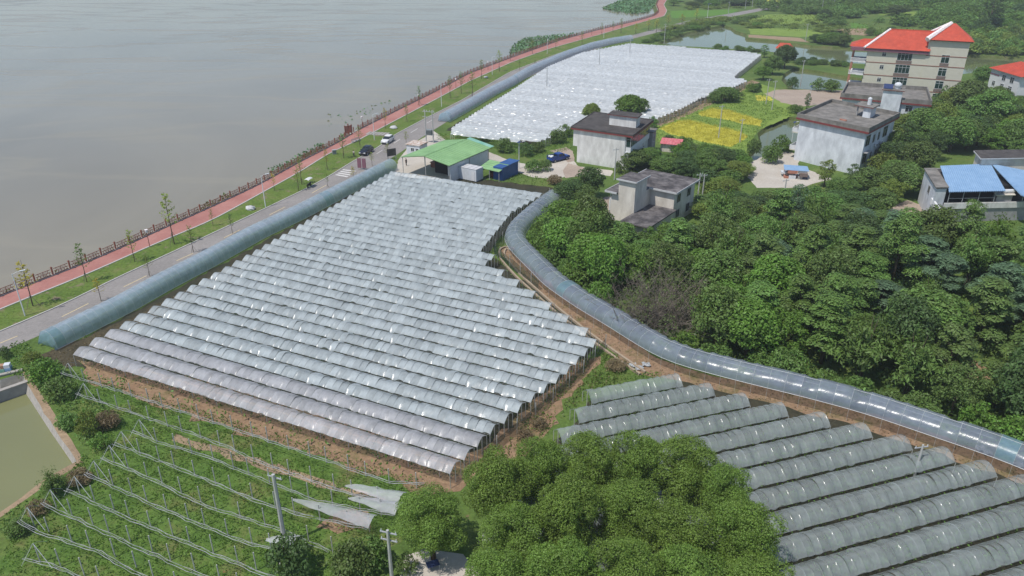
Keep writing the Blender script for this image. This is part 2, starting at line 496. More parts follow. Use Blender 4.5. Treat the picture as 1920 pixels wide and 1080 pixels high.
walk_L = smooth_line(walk_L, 3.0, 2)
lake_edge = offs(walk_L, 0.9)
e0, e1 = lake_edge[0], lake_edge[-1]
lake_poly = [(p.x, p.y) for p in lake_edge] + [(e1.x + 250, 1200), (e1.x + 250, 1950), (-1950, 1950), (-1950, -300), (e0.x - 60, -300), (e0.x - 25, e0.y - 60)]
pond_A = [(p.x, p.y) for p in lerp_px([(1231, 81), (1262, 70), (1290, 60), (1325, 53), (1356, 47), (1371, 51), (1378, 57), (1400, 64), (1400, 71), (1459, 76), (1520, 85), (1580, 88), (1660, 92), (1780, 100), (1925, 108), (1960, 114), (1900, 128), (1850, 133), (1790, 141), (1690, 125), (1580, 117), (1490, 113), (1462, 99), (1428, 95.5), (1340, 89.5), (1255, 85)])]
pond_B = [(p.x, p.y) for p in lerp_px([(1487, 127), (1530, 132), (1590, 143), (1640, 150), (1640, 170), (1590, 166), (1520, 168), (1478, 165), (1465, 150), (1470, 138)])]
pond_C = [(p.x, p.y) for p in lerp_px([(1445, 226), (1470, 218), (1508, 221), (1535, 240), (1530, 258), (1485, 272), (1450, 285), (1420, 300), (1395, 302), (1405, 285), (1424, 268), (1420, 250)])]
pond_D = [(p.x, p.y) for p in lerp_px([(-60, 700), (0, 712), (43, 699), (52, 718), (100, 790), (150, 862), (75, 905), (0, 964), (-60, 1010)])]
pond_S = [(p.x, p.y) for p in lerp_px([(1519, 44), (1537, 41), (1534, 46), (1522, 48)])]
ponds = [pond_A, pond_B, pond_C, pond_D, pond_S]

def ground_mesh():
    vs, es = [], []
    def ring(poly):
        o = len(vs)
        vs.extend(Vector(p) for p in poly)
        es.extend((o + i, o + (i + 1) % len(poly)) for i in range(len(poly)))
    ring([(-2000, -400), (2000, -400), (2000, 2000), (-2000, 2000)])
    ring(lake_poly)
    for p in ponds: ring(p)
    for x in range(20, 140, 4):
        for y in range(70, 150, 4): vs.append(Vector((x + 0.37, y + 0.21)))
    for x in range(150, 700, 40):
        for y in range(300, 900, 40): vs.append(Vector((x + 0.3, y + 0.4)))
    ov, oe, of, _, _, _ = delaunay_2d_cdt(vs, es, [], 0, 1e-4)
    allp = [lake_poly] + ponds
    faces = []
    for f in of:
        c = sum((ov[i] for i in f), Vector((0, 0))) / 3
        if not any(inside(c.x, c.y, p) for p in allp):
            faces.append(f)
    mb = MB(); mb.add([(v.x, v.y, ground_z(v.x, v.y)) for v in ov], faces)
    return mb
ground = ground_mesh().build('ground', M['ground'], kind='structure')

def bank_strip(name, poly, closed, inward, zlow, m, sign):
    pts = [Vector((p[0], p[1], 0)) for p in poly]
    n = len(pts)
    top, low = [], []
    for i in range(n):
        a = pts[(i - 1) % n] if closed else pts[max(0, i - 1)]
        b = pts[(i + 1) % n] if closed else pts[min(n - 1, i + 1)]
        t = (b - a).normalized()
        top.append(pts[i])
        low.append(pts[i] + Vector((-t.y, t.x, 0)) * inward * sign + Vector((0, 0, zlow)))
    if closed: top.append(top[0]); low.append(low[0])
    return MB().grid([top, low]).build(name, m, kind='structure')

def area(p): return sum(p[i][0] * p[(i + 1) % len(p)][1] - p[(i + 1) % len(p)][0] * p[i][1] for i in range(len(p))) / 2
bank_strip('lake_bank', [(p.x, p.y) for p in lake_edge], False, 3.0, -2.0, M['bank'], 1)
for i, p in enumerate(ponds):
    conc = i == 3
    bank_strip('pond_bank', p, True, 0.8 if conc else 1.6, -2.0, M['plinth'] if conc else M['bank'], 1 if area(p) > 0 else -1)

def sheet(name, poly, z, m, kind='structure', parent=None, label=None):
    mb = MB(); mb.add([(p[0], p[1], z + ground_z(p[0], p[1])) for p in poly], [tuple(range(len(poly)))])
    if area(poly) < 0: mb.f = [tuple(reversed(mb.f[0]))]
    return mb.build(name, m, parent, kind=kind, label=label)
lk = MB(); lk.add([(p[0], p[1], -1.25) for p in lake_poly], [tuple(range(len(lake_poly)))])
lake = lk.build('lake', M['lake'], kind='structure')
if lake.data.polygons[0].normal.z < 0: lake.data.flip_normals()
for i, p in enumerate(ponds):
    z = -1.3 if i == 3 else -0.9
    o = sheet('pond_water', p, 0, M['pond'] if i == 3 else M['pond_far']); o.location.z = z

def px_sheet(name, px, level, m, amp=0.35, step=1.2, seed=3, parent=None, label=None):
    poly = [(p.x, p.y) for p in lerp_px(px)]
    return sheet(name, wavy(poly, step, amp, seed), 0.004 * level, m, parent=parent, label=label)

def strip(name, A, B, z, m, kind='structure', parent=None):
    n = min(len(A), len(B))
    return MB().grid([[(p.x, p.y, z) for p in B], [(p.x, p.y, z) for p in A]]).build(name, m, parent, kind=kind)

def same(pts, n):
    pts = [Vector(p) for p in pts]
    Ls = [0.0]
    for a, b in zip(pts, pts[1:]): Ls.append(Ls[-1] + (b - a).length)
    out, j = [], 0
    for i in range(n):
        t = Ls[-1] * i / (n - 1)
        while j < len(pts) - 2 and Ls[j + 1] < t: j += 1
        out.append(pts[j].lerp(pts[j + 1], min(1, max(0, (t - Ls[j]) / max(1e-9, Ls[j + 1] - Ls[j])))))
    return out
NS = 220
wL, wR, rL, rR = same(walk_L, NS), same(smooth_line(walk_R, 3, 2), NS), same(smooth_line(road_L, 3, 2), NS), same(smooth_line(road_R, 3, 2), NS)
strip('verge', [p for p in same(walk_R[:18], NS)], same(road_L[:17], NS), 0.004, M['verge'])
road = strip('road', rL, rR, 0.010, M['asphalt'])
path = strip('lakeside_path', wL, wR, 0.014, M['red_path'])
def kerb(name, pts, w, h, d, parent, m):
    a, b = offs(pts, d + w / 2), offs(pts, d - w / 2)
    mb = MB()
    mb.grid([[(p.x, p.y, 0) for p in b], [(p.x, p.y, h) for p in b], [(p.x, p.y, h) for p in a], [(p.x, p.y, 0) for p in a]])
    return mb.build(name, m, parent, kind='structure')
kerb('road_kerb', rL, 0.22, 0.12, 0.11, None, M['kerb'])
kerb('path_kerb', wR, 0.30, 0.10, -0.15, None, M['kerb'])
kerb('path_kerb', wL, 0.5, 0.16, 0.30, None, M['plinth'])
def dash(a, b, w, m, name='lane_dash', z=0.015):
    a, b = P(*a), P(*b)
    t = (b - a).normalized(); n = Vector((-t.y, t.x, 0)) * w / 2
    mb = MB(); mb.add([(q.x, q.y, z) for q in (a - n, b - n, b + n, a + n)], [(0, 1, 2, 3)])
    mb.build(name, m, road)
for a, b in (((-90, 676), (-50, 658)), ((0, 643.5), (33, 630)), ((116, 594), (166, 569)), ((232, 538), (275, 517)), ((331, 489), (362, 475)), ((420, 446), (450, 431)), ((505, 403), (535, 388)), ((585, 362), (612, 347))):
    dash(a, b, 0.16, M['paint_yellow'])
for a, b in (((706, 288.5), (717, 281.5)), ((738.5, 268.5), (750, 261)), ((770, 249), (783, 241)), ((800, 231), (812, 224)), ((835, 212), (848, 205)), ((880, 187), (893, 179)), ((925, 163), (940, 155))):
    dash(a, b, 0.16, M['paint_white'])
for i in range(4):
    dash((630 + i * 4.2, 327.5 - i * 3.1), (652 + i * 5.0, 331.5 - i * 3.4), 0.55, M['paint_white'], 'crossing_stripe', 0.016)

# soils and fields (each a sheet a few millimetres above the last)
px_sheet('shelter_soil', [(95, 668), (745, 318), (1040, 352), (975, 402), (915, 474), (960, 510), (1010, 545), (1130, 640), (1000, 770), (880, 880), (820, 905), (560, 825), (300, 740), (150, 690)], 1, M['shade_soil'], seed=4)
px_sheet('soil_strip', [(70, 668), (230, 603), (350, 545), (500, 460), (660, 372), (738, 326), (752, 330), (600, 430), (430, 530), (300, 600), (130, 690)], 2, M['dark_soil'], seed=5)
px_sheet('weedy_plot', [(140, 705), (300, 745), (560, 830), (820, 912), (800, 960), (760, 1010), (640, 1100), (300, 1160), (-40, 1160), (30, 985), (120, 900), (215, 790)], 1, M['weeds'], seed=6)
px_sheet('red_soil_strip', [(150, 672), (400, 715), (640, 790), (850, 860), (905, 845), (1000, 755), (1085, 672), (1108, 668), (1080, 705), (1000, 790), (900, 880), (855, 925), (800, 925), (620, 865), (350, 780), (170, 715)], 3, M['red_soil'], 0.6, seed=7)
px_sheet('red_soil_strip', [(1128, 668), (1105, 702), (1060, 752), (1040, 790), (1030, 815), (990, 850), (930, 880), (900, 900), (905, 872), (985, 795), (1050, 728), (1098, 672)], 2, M['red_soil'], .5, seed=44)
px_sheet('straw_strip', [(330, 815), (470, 855), (620, 905), (720, 935), (715, 945), (600, 912), (460, 868), (325, 826)], 4, M['tan_soil'], 0.3, seed=8)
px_sheet('red_soil_patch', [(640, 955), (700, 960), (690, 985), (640, 1000), (590, 985)], 4, M['red_soil'], 0.4, seed=9)
px_sheet('bank_soil', [(945, 462), (985, 495), (1060, 555), (1140, 612), (1210, 655), (1250, 680), (1340, 705), (1480, 735), (1640, 775), (1800, 830), (1960, 895), (1960, 925), (1870, 890), (1790, 862), (1590, 795), (1430, 752), (1290, 720), (1200, 700), (1130, 645), (1040, 575), (965, 505), (935, 470)], 4, M['red_soil'], 0.35, seed=10)
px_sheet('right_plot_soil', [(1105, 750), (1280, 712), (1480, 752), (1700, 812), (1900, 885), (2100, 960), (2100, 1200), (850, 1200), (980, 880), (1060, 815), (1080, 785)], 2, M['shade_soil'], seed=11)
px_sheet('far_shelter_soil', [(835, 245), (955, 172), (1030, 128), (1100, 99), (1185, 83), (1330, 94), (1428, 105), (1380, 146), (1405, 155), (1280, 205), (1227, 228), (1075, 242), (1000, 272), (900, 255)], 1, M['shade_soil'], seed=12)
px_sheet('green_margin', [(815, 250), (860, 248), (1000, 272), (1075, 242), (1070, 285), (1000, 300), (900, 275), (820, 262)], 2, M['weeds'], seed=13)
px_sheet('field_margin', [(1227, 226), (1290, 200), (1410, 152), (1500, 180), (1490, 215), (1420, 245), (1400, 300), (1300, 300), (1235, 270)], 1, M['pale_green'], seed=14)
px_sheet('bare_margin', [(1227, 224), (1285, 200), (1360, 172), (1410, 150), (1425, 155), (1360, 185), (1290, 215), (1235, 238)], 2, M['tan_soil'], 0.6, seed=15)
px_sheet('yard', [(740, 332), (747, 300), (768, 272), (796, 258), (812, 244), (835, 262), (806, 285), (850, 300), (856, 338)], 3, M['concrete_yard'], 0.1, seed=16)
px_sheet('farm_path', [(884, 279), (905, 280), (960, 303), (1015, 312), (1068, 292), (1085, 312), (1150, 320), (1145, 330), (1085, 322), (1045, 336), (1000, 333), (955, 317), (886, 292)], 3, M['concrete_yard'], 0.15, seed=17)
px_sheet('brown_yard', [(1030, 283), (1062, 276), (1074, 284), (1078, 302), (1065, 305), (1052, 290)], 4, M['dusty_yard'], 0.1, seed=18)
px_sheet('brown_yard', [(1055, 320), (1066, 306), (1083, 311), (1110, 318), (1090, 330), (1060, 334)], 4, M['dusty_yard'], 0.1, seed=19)
px_sheet('pale_yard', [(1400, 308), (1438, 290), (1480, 284), (1500, 292), (1496, 312), (1560, 335), (1500, 352), (1420, 352), (1400, 330)], 3, M['concrete_yard'], 0.2, seed=20)
px_sheet('pond_yard', [(1434, 176), (1455, 168), (1500, 168), (1590, 170), (1590, 190), (1500, 200), (1465, 192)], 3, M['dusty_yard'], 0.3, seed=21)
px_sheet('house_yard', [(1125, 372), (1150, 368), (1150, 430), (1128, 430), (1132, 400)], 3, M['dusty_yard'], 0.3, seed=22)
px_sheet('slope_yard', [(1660, 395), (1700, 375), (1752, 392), (1765, 425), (1670, 415)], 3, M['dusty_yard'], 0.3, seed=23)
px_sheet('courtyard', [(755, 1045), (800, 1030), (870, 1040), (905, 1085), (900, 1140), (740, 1140)], 5, M['concrete_yard'], 0.1, seed=24)
px_sheet('ripe_rice_field', [(1236, 241), (1275, 226), (1300, 227), (1356, 240), (1388, 247), (1402, 258), (1370, 276), (1328, 268), (1258, 252)], 3, M['gold'], 0.3, seed=25)
px_sheet('ripe_rice_field', [(1309, 212), (1335, 203), (1368, 207), (1430, 227), (1424, 237), (1392, 232), (1348, 222), (1314, 218)], 3, M['gold'], 0.3, seed=26)
px_sheet('ripe_rice_field', [(1414, 178), (1440, 180), (1452, 188), (1420, 190)], 3, M['gold'], 0.3, seed=27)
px_sheet('rice_field', [(1256, 20), (1385, 18), (1372, 27), (1262, 34)], 1, M['bright_green'], 1, 5, seed=28)
px_sheet('rice_field', [(1425, -3), (1476, -4), (1466, 4), (1427, 4)], 1, M['gold'], 1, 5, seed=29)
px_sheet('rice_field', [(1440, 27), (1536, 27), (1541, 42), (1440, 47), (1375, 44)], 1, M['pale_green'], 1, 5, seed=30)
px_sheet('rice_field', [(1593, 43), (1672, 45), (1672, 54), (1597, 52)], 2, M['bright_green'], 0.5, 5, seed=31)
px_sheet('ploughed_field', [(1558, 55), (1642, 53), (1630, 67), (1555, 63)], 1, M['tan_soil'], 0.5, 5, seed=32)
px_sheet('rice_field', [(1402, 51), (1580, 58), (1582, 69), (1500, 69), (1408, 64)], 1, M['pale_green'], 0.5, 4, seed=33)
px_sheet('ploughed_field', [(1403, 65), (1500, 71), (1520, 80), (1460, 74.5), (1403, 70)], 2, M['tan_soil'], 0.3, 4, seed=34)
px_sheet('rice_field', [(1600, 29), (1735, 31), (1728, 44), (1610, 42)], 1, M['pale_green'], 1, 5, seed=35)

# ---------------------------------------------------------------- rain shelters
def clip_row(poly, n, c):
    """where the line  p.n = c  crosses the field outline"""
    u = Vector((n.y, -n.x))
    hit = []
    for a, b in zip(poly, poly[1:] + poly[:1]):
        da, db = a.dot(n) - c, b.dot(n) - c
        if (da > 0) != (db > 0):
            hit.append(a.lerp(b, da / (da - db)).dot(u))
    return (min(hit), max(hit)) if len(hit) > 1 else None

def panel_mesh(name, w, rise, m, seed, bay=1.0, nx=4, ny=9, sag=0.10, flat=1.0, ex=1.65):
    """one bay of film between two hoops: pinned at the hoops, slack between, twisted a little"""
    rg = random.Random(seed)
    s = rg.uniform(-0.35, 1.0) * sag
    tw = rg.uniform(-1, 1) * sag * 0.9
    ph, wv = rg.uniform(0, 6.28), rg.uniform(0.1, 0.45) * sag
    rows = []
    tilt = rg.uniform(-1, 1) * sag * (1.3 if seed % 4 == 0 else .5)
    if seed % 5 == 1: s *= 1.8
    for fx in (0.0, 0.07, 0.28, 0.55, 0.8, 0.94, 1.0):
        x = fx * bay
        k = max(0.0, math.sin(math.pi * fx)) ** 0.55
        i = fx * nx
        r = []
        for j in range(ny + 1):
            t = -1 + 2 * j / ny
            z = rise * (1 - abs(t) ** ex * flat) - s * k * (0.22 + 2.4 * abs(t) * (1 - abs(t))) + tw * (i / nx - 0.5) * (1 - abs(t)) * 1.2 + tilt * k * t + wv * k * math.sin(ph + 5 * t)
            y = t * w / 2 + 0.05 * k * math.sin(ph + t)
            r.append((x, y, z))
        rows.append(r)
    return MB().grid([list(c) for c in zip(*rows)]).mesh(name, m, True)

def vine_mesh(seed, length=50.0, n=1500, z0=0.5, z1=1.6, hw=0.75):
    rg = np.random.default_rng(seed)
    c = np.stack([rg.uniform(0, length, n), rg.normal(0, hw * 0.5, n), rg.uniform(z0, z1, n)], 1)
    return leaf_quads(rg, c, rg.normal(0, 1, (n, 3)) + np.array([0, 0, 0.8]), 0.26)

def leaf_quads(rg, c, nrm, size, aspect=0.55, vary=0.35):
    n = len(c)
    nrm = nrm / np.maximum(1e-6, np.linalg.norm(nrm, axis=1, keepdims=True))
    a = rg.normal(0, 1, (n, 3))
    t = np.cross(nrm, a); t /= np.maximum(1e-6, np.linalg.norm(t, axis=1, keepdims=True))
    b = np.cross(nrm, t)
    L_ = (size * (1 + vary * rg.uniform(-1, 1, n)))[:, None]
    v = np.stack([c - t * L_ * 0.5, c + b * L_ * aspect * 0.5 + nrm * L_ * 0.06, c + t * L_ * 0.5, c - b * L_ * aspect * 0.5 + nrm * L_ * 0.06], 1).reshape(-1, 3)
    return v, np.arange(4 * n, dtype=np.int32).reshape(-1, 4)

vine_me = np_mesh('vines', *vine_mesh(5), L['vine'])
vine_me2 = np_mesh('vines', *vine_mesh(6, 50, 2200, 0.3, 1.5, 1.0), L['weed'])
post_me = MB().tube([(0, 0, -0.2), (0, 0, 1.0)], 0.045, 5).mesh('post', M['post'])

def hoop_line_mesh(w, rise, r=0.018, m=None, ny=8, flat=1.0, ex=1.65):
    return MB().tube([(0, (-1 + 2 * j / ny) * w / 2, rise * (1 - abs(-1 + 2 * j / ny) ** ex * flat) - 0.012) for j in range(ny + 1)], r, 3, False)

def shelter_field(poly, ang, c0, dc, count, w, rise, zb, bay, panels, name, label, group, posts_all, hoop_m, vine, hoop_r=0.018, full=True, z_top=2.3):
    n = Vector((-math.sin(ang), math.cos(ang))); u = Vector((math.cos(ang), math.sin(ang)))
    rg = random.Random(int(c0 * 10))
    hoop_src = hoop_line_mesh(w, rise, hoop_r, ex=1.3 if w < 2.3 else 1.9)
    for k in range(count):
        rc = clip_row(poly, n, c0 + dc * k)
        if not rc or rc[1] - rc[0] < 2: continue
        a0, a1 = rc
        nb = max(2, round((a1 - a0) / bay)); bl = (a1 - a0) / nb
        o = u * a0 + n * (c0 + dc * k)
        t = thing(name, label(k), 'rain shelter', (o.x, o.y, 0), ang, group)
        ps = panels(k)
        for i in range(nb):
            put('film_panel', rg.choice(ps), t, loc=(i * bl, 0, zb + rg.uniform(-0.02, 0.02)), sc=(bl, rg.choice((1, 1, -1)), rg.uniform(0.93, 1.05)))
        hb = MB()
        for i in range(nb + 1):
            hb.add([(v[0] + i * bl, v[1], v[2] + zb) for v in hoop_src.v], hoop_src.f)
        for s in (-1, 1):
            hb.tube([(0, s * w / 2, zb), (nb * bl, s * w / 2, zb)], 0.012, 3, False)
        hb.build('hoops_and_wires', hoop_m, t, kind='stuff')
        step = max(1, round(3.6 / bl))
        idx = sorted(set(range(0, nb + 1, step)) | {nb}) if k in posts_all else [0, nb]
        for i in idx:
            put('post', post_me, t, loc=(i * bl, 0, 0), sc=(1, 1, zb + rise * 0.9))
            if i in (0, nb):
                for s in (-1, 1): put('post', post_me, t, loc=(i * bl, s * w / 2, 0), sc=(0.8, 0.8, zb))
        if vine is not None:
            v = put('vine_row', vine, t, kind='stuff'); v.scale = ((a1 - a0 - 0.6) / 50, 1, 1); v.location = (0.3, 0, 0)

A25 = R(-25.0)
MAIN = [Vector(P(x, y, 2.3)[:2]) for x, y in [(127, 664), (200, 622), (470, 474), (555, 425), (740, 317), (1025, 357), (960, 396), (902, 468), (929, 476), (913, 490), (945, 507), (1002, 546), (1037, 571), (1070, 594), (1102, 616), (1119, 637), (1060, 695), (985, 752), (923, 801), (857, 866), (822, 893)]]
mp = [panel_mesh('film_panel', 2.16, 0.56, M['film'], 100 + i, sag=0.13, ex=1.3) for i in range(14)]
mq = [panel_mesh('film_panel', 2.16, 0.56, M['film_pink'], 200 + i, ex=1.3) for i in range(10)]
shelter_field(MAIN, A25, 49.0, 2.405, 36, 2.16, 0.56, 1.80, 0.92, lambda k: mq if k < 4 else mp, 'rain_shelter_row',
              lambda k: ("lilac grey" if k < 4 else "silvery grey") + " plastic rain shelter row, %s from the near edge of the large middle vineyard" % ordinal(k + 1),
              'plastic rain shelters of the large middle vineyard', {0, 1, 2, 3, 34, 35}, M['hoop_dark'], vine_me)

A18 = R(18.0)
RIGHT = [Vector(P(x, y, 2.3)[:2]) for x, y in [(1100, 738), (1105, 720), (1250, 695), (1292, 705), (1362, 728), (1432, 745), (1497, 763), (1592, 783), (1655, 803), (1720, 822), (1800, 845), (1870, 870), (1960, 900), (2060, 950), (2060, 1130), (905, 1130), (905, 970), (1040, 815), (1072, 775)]]
rp = [panel_mesh('film_panel', 2.55, 0.85, M['film_old'], 300 + i, sag=0.14, ex=1.9) for i in range(14)]
shelter_field(RIGHT, A18, 66.0, -2.97, 13, 2.55, 0.85, 1.35, 0.80, lambda k: rp, 'rain_shelter_row',
              lambda k: "dull grey plastic rain shelter row, %s from the top of the lower right vineyard" % ordinal(k + 1),
              'plastic rain shelters of the lower right vineyard', {0, 1, 2}, M['hoop_dark'], vine_me2, 0.016)

FAR = [Vector(P(x, y, 2.3)[:2]) for x, y in [(848, 247), (850, 236), (960, 168), (1027, 124), (1093, 97), (1183, 80), (1330, 91), (1335, 93), (1400, 95.5), (1428, 101), (1375, 143), (1403, 149), (1353, 170), (1313, 182), (1280, 200), (1227, 222), (1075, 236), (1007, 265)]]
A24 = R(-25.0)
nf = Vector((-math.sin(A24), math.cos(A24))); uf = Vector((math.cos(A24), math.sin(A24)))
rgf = random.Random(8)
for k in range(72):
    c = 166.4 + 2.4 * k
    rc = clip_row(FAR, nf, c)
    if not rc or rc[1] - rc[0] < 2.5: continue
    a0, a1 = rc
    o = uf * a0 + nf * c
    t = thing('rain_shelter_row', "white plastic rain shelter row, %s from the near edge of the far bright vineyard" % ordinal(k + 1), 'rain shelter', (o.x, o.y, 0), A24, 'white rain shelters of the far vineyard')
    nb = max(2, round((a1 - a0) / 1.5)); bl = (a1 - a0) / nb
    rows = []
    ny = 6
    for i in range(nb * 2 + 1):
        r = []
        sg = rgf.uniform(-0.06, 0.20) if i % 2 else rgf.uniform(-.03, .03)
        ya = rgf.uniform(-0.05, 0.05)
        for j in range(ny + 1):
            tt = -1 + 2 * j / ny
            r.append((i * bl / 2 + rgf.uniform(-.1, .1), tt * 1.0 + ya, 1.75 + 0.6 * (1 - abs(tt) ** 1.6) - sg * (1 - tt * tt * 0.4) + rgf.uniform(-0.06, 0.06)))
        rows.append(r)
    MB().grid([list(q) for q in zip(*rows)]).build('film', M['film_far'], t, False)
    for i in (0, nb):
        for s in (-1, 0, 1): put('post', post_me, t, loc=(i * bl, s * 1.0, 0), sc=(1, 1, 1.75 if s else 2.3))

# ---------------------------------------------------------------- long plastic tunnels
def tunnel(line, w, zb, rise, bay, m, name, label, hoop_m, hoop_r, seam=(), seam_m=None, posts=0, cap=(False, False), wob=0.05, seed=1, hoop_every=1):
    rg = random.Random(seed)
    pts = smooth_line(line, bay, 2)
    o = pts[0].copy(); o.z = 0
    t = thing(name, label, 'plastic tunnel', o)
    prof = []
    ny = 12
    for j in range(ny + 1):
        a = math.pi * j / ny
        prof.append((math.cos(a) * w / 2, math.sin(a) ** 0.85 * rise))
    frames = []
    for i, p in enumerate(pts):
        d = pts[min(i + 1, len(pts) - 1)] - pts[max(i - 1, 0)]; d.z = 0; d.normalize()
        frames.append((Vector((p.x - o.x, p.y - o.y, 0)), Vector((d.y, -d.x, 0))))
    def sec(i, f, dz=0.0, k=1.0):
        a, b = frames[i], frames[min(i + 1, len(frames) - 1)]
        c, r = a[0].lerp(b[0], f), a[1].lerp(b[1], f).normalized()
        return [c + r * (x * k) + Vector((0, 0, zb + z * k - dz * math.sin(math.pi * j / ny))) for j, (x, z) in enumerate(prof)]
    for i in range(len(pts) - 1):
        s = rg.uniform(-0.2, 1) * wob
        mm = seam_m if i in seam else m
        MB().grid([sec(i, 0), sec(i, 0.33, s), sec(i, 0.67, s * 1.1), sec(i, 1)]).build('film_panel', mm, t, True)
    for i in range(0, len(pts), hoop_every):
        MB().tube(sec(i, 0, 0, 1.006) if zb < 0.5 else [frames[i][0] + frames[i][1] * w / 2 * 1.006] + sec(i, 0, 0, 1.006) + [frames[i][0] - frames[i][1] * w / 2 * 1.006], hoop_r, 4).build('hoop', hoop_m, t)
    for e, i in ((cap[0], 0), (cap[1], len(pts) - 1)):
        if e:
            q = sec(i, 0, 0, 0.995); mid = sum(q, Vector()) / len(q)
            d = (mid - (sum(sec(1 if i == 0 else i - 1, 0), Vector()) / len(q))).normalized() * 0.45
            base = [q[0].lerp(q[-1], j / ny) for j in range(ny + 1)]
            inner = [a.lerp(b, 0.5) + d * (0.6 + 0.5 * rg.random()) for a, b in zip(q, base)]
            MB().grid([q, inner, base]).build('end_cover', seam_m, t, True)
    rail = MB()
    for s in (0, -1):
        rail.tube([sec(i, 0)[s] for i in range(len(pts))], 0.03, 4)
    rail.tube([sec(i, 0)[ny // 2] for i in range(len(pts))], 0.02, 4)
    rail.build('rails', hoop_m, t)
    return t

T1 = [P(x, y, 1.35) for x, y in [(88, 635), (150, 605), (230, 566), (300, 527), (385, 484), (478, 433), (560, 395), (640, 354), (733, 307)]]
tunnel(T1, 3.4, 0.2, 2.3, 1.35, M['net_blue'], 'plastic_tunnel', 'blue green plastic tunnel running along the road beside the middle vineyard', M['hoop'], 0.012, {0, 44, 45}, M['net_blue2'], cap=(True, False), wob=0.035, seed=2)
T2 = [P(x, y, 1.35) for x, y in [(833, 220), (880, 194), (920, 171), (960, 151), (993, 131), (1060, 102), (1110, 85), (1150, 76), (1182, 71)]]
tunnel(T2, 3.6, 0.25, 2.45, 1.9, M['net_blue'], 'plastic_tunnel', 'blue green plastic tunnel curving along the left edge of the far white vineyard', M['hoop'], 0.014, {0, 31}, M['net_blue2'], cap=(True, False), wob=0.05, seed=3)
T3 = [P(x, y, 2.5) for x, y in [(1040, 362), (1020, 376), (998, 394), (981, 409), (969, 422), (963, 436), (969, 450), (984, 465), (1002, 483), (1023, 502), (1037, 518), (1100, 560), (1160, 594), (1213, 627), (1262, 654), (1327, 672), (1393, 689), (1440, 700), (1540, 724), (1627, 747), (1693, 768), (1773, 795), (1857, 822), (1920, 845), (1990, 875)]]
tunnel(T3, 3.5, 1.6, 1.6, 1.8, M['film_silver'], 'plastic_tunnel', 'long silvery plastic tunnel on thin legs winding between the wood and the vineyards', M['hoop'], 0.013, {25, 57}, M['net_blue2'], wob=0.30, seed=4)

# ---------------------------------------------------------------- uncovered trellis rows (lower left)
BARE = [[(114, 698), (200, 724), (480, 817), (727, 902), (795, 906)], [(143, 737), (240, 770), (350, 808), (430, 838), (480, 863), (640, 920), (745, 945)],
        [(247, 807), (293, 827), (383, 853), (480, 893), (593, 938), (740, 965)], [(213, 830), (350, 883), (480, 938), (567, 965), (690, 990)],
        [(190, 857), (290, 900), (383, 947), (480, 977), (540, 997), (617, 1033)], [(160, 887), (240, 924), (290, 947), (400, 993), (480, 1023), (545, 1030)],
        [(123, 917), (220, 962), (350, 1017), (480, 1070), (560, 1100)], [(77, 943), (160, 980), (260, 1027), (377, 1078), (450, 1110)],
        [(33, 977), (80, 1000), (177, 1030), (263, 1078), (330, 1110)], [(43, 1047), (90, 1056), (143, 1078), (200, 1110)]]
rgb = random.Random(21)
n25 = Vector((-math.sin(A25), math.cos(A25), 0)); u25 = Vector((math.cos(A25), math.sin(A25), 0))
hoopb = hoop_line_mesh(2.2, 0.75, 0.02)
for k, ln in enumerate(BARE):
    pts = resample([P(x, y, 1.6) for x, y in ln], 0.7)
    o = pts[0].copy(); o.z = 0
    t = thing('trellis_row', 'uncovered vine trellis row with rolled up film, %s from the lilac shelters' % ordinal(k + 1), 'trellis', o, 0, 'uncovered trellis rows on the weedy plot')
    for s in range(3):
        off, zz = (0.16, -0.13, 0.02)[s], (0.0, 0.05, 0.10)[s]
        ph = rgb.uniform(0, 6)
        tp, tr = [], []
        for i, p in enumerate(pts):
            dd = math.sin(i * 0.9 + ph) * 0.05 + math.sin(i * 2.3 + ph * 2) * 0.04
            q = p - o + n25 * (off + dd); q.z = 1.55 + zz - 0.10 * abs(math.sin(i * 0.7 * math.pi / 2.5)) + rgb.uniform(-0.03, 0.03)
            tp.append(q); tr.append(rgb.uniform(0.014, 0.034) * (1.0 if s < 2 else 0.5))
        MB().tube(tp, tr, 5).build('rolled_film', M['roll'], t, True)
    Ltot = (pts[-1] - pts[0]).length
    npost = int(Ltot / 2.55)
    for i in range(npost + 1):
        b = pts[min(len(pts) - 1, int(i * 2.55 / 0.7))] - o + n25 * 1.15
        put('post', post_me, t, loc=(b.x, b.y, 0), rz=rgb.uniform(0, 3), sc=(1.25, 1.25, 2.0 + rgb.uniform(-0.12, 0.12)))
    b = pts[0] - o + n25 * 1.1
    MB().add([(b.x + v[1] * n25.x, b.y + v[1] * n25.y, v[2] + 1.55) for v in hoopb.v], hoopb.f).tube([(b.x, b.y, 2.3), (b.x + u25.x * 1.6, b.y + u25.y * 1.6, 0.2)], 0.03, 4).tube([(b.x, b.y, 2.3), (b.x - u25.x * 1.1 - n25.x * .9, b.y - u25.y * 1.1 - n25.y * .9, 0.1)], 0.02, 4).build('end_frame', M['hoop'], t)
    if k in (1, 2, 3, 5):      # the end of these rows still carries spread film
        ln_ = {1: 6.0, 2: 5.2, 3: 8.6, 5: 2.8}[k]
        e = pts[-1] - o
        rows = []
        for i in range(9):
            f = i / 8
            c = e - u25 * ln_ * (1 - f)
            wd = 0.25 + 1.6 * f ** 0.7 + rgb.uniform(-.08, .08)
            rows.append([(c.x + n25.x * wd * s, c.y + n25.y * wd * s, 1.50 + 0.55 * f * (1 - abs(2 * s - 1) ** 2) + rgb.uniform(-.10, .08)) for s in (0, .15, .3, .45, .6, .75, .9, 1.0)])
        MB().grid(rows).build('spread_film', M['film_pink'], t, True)

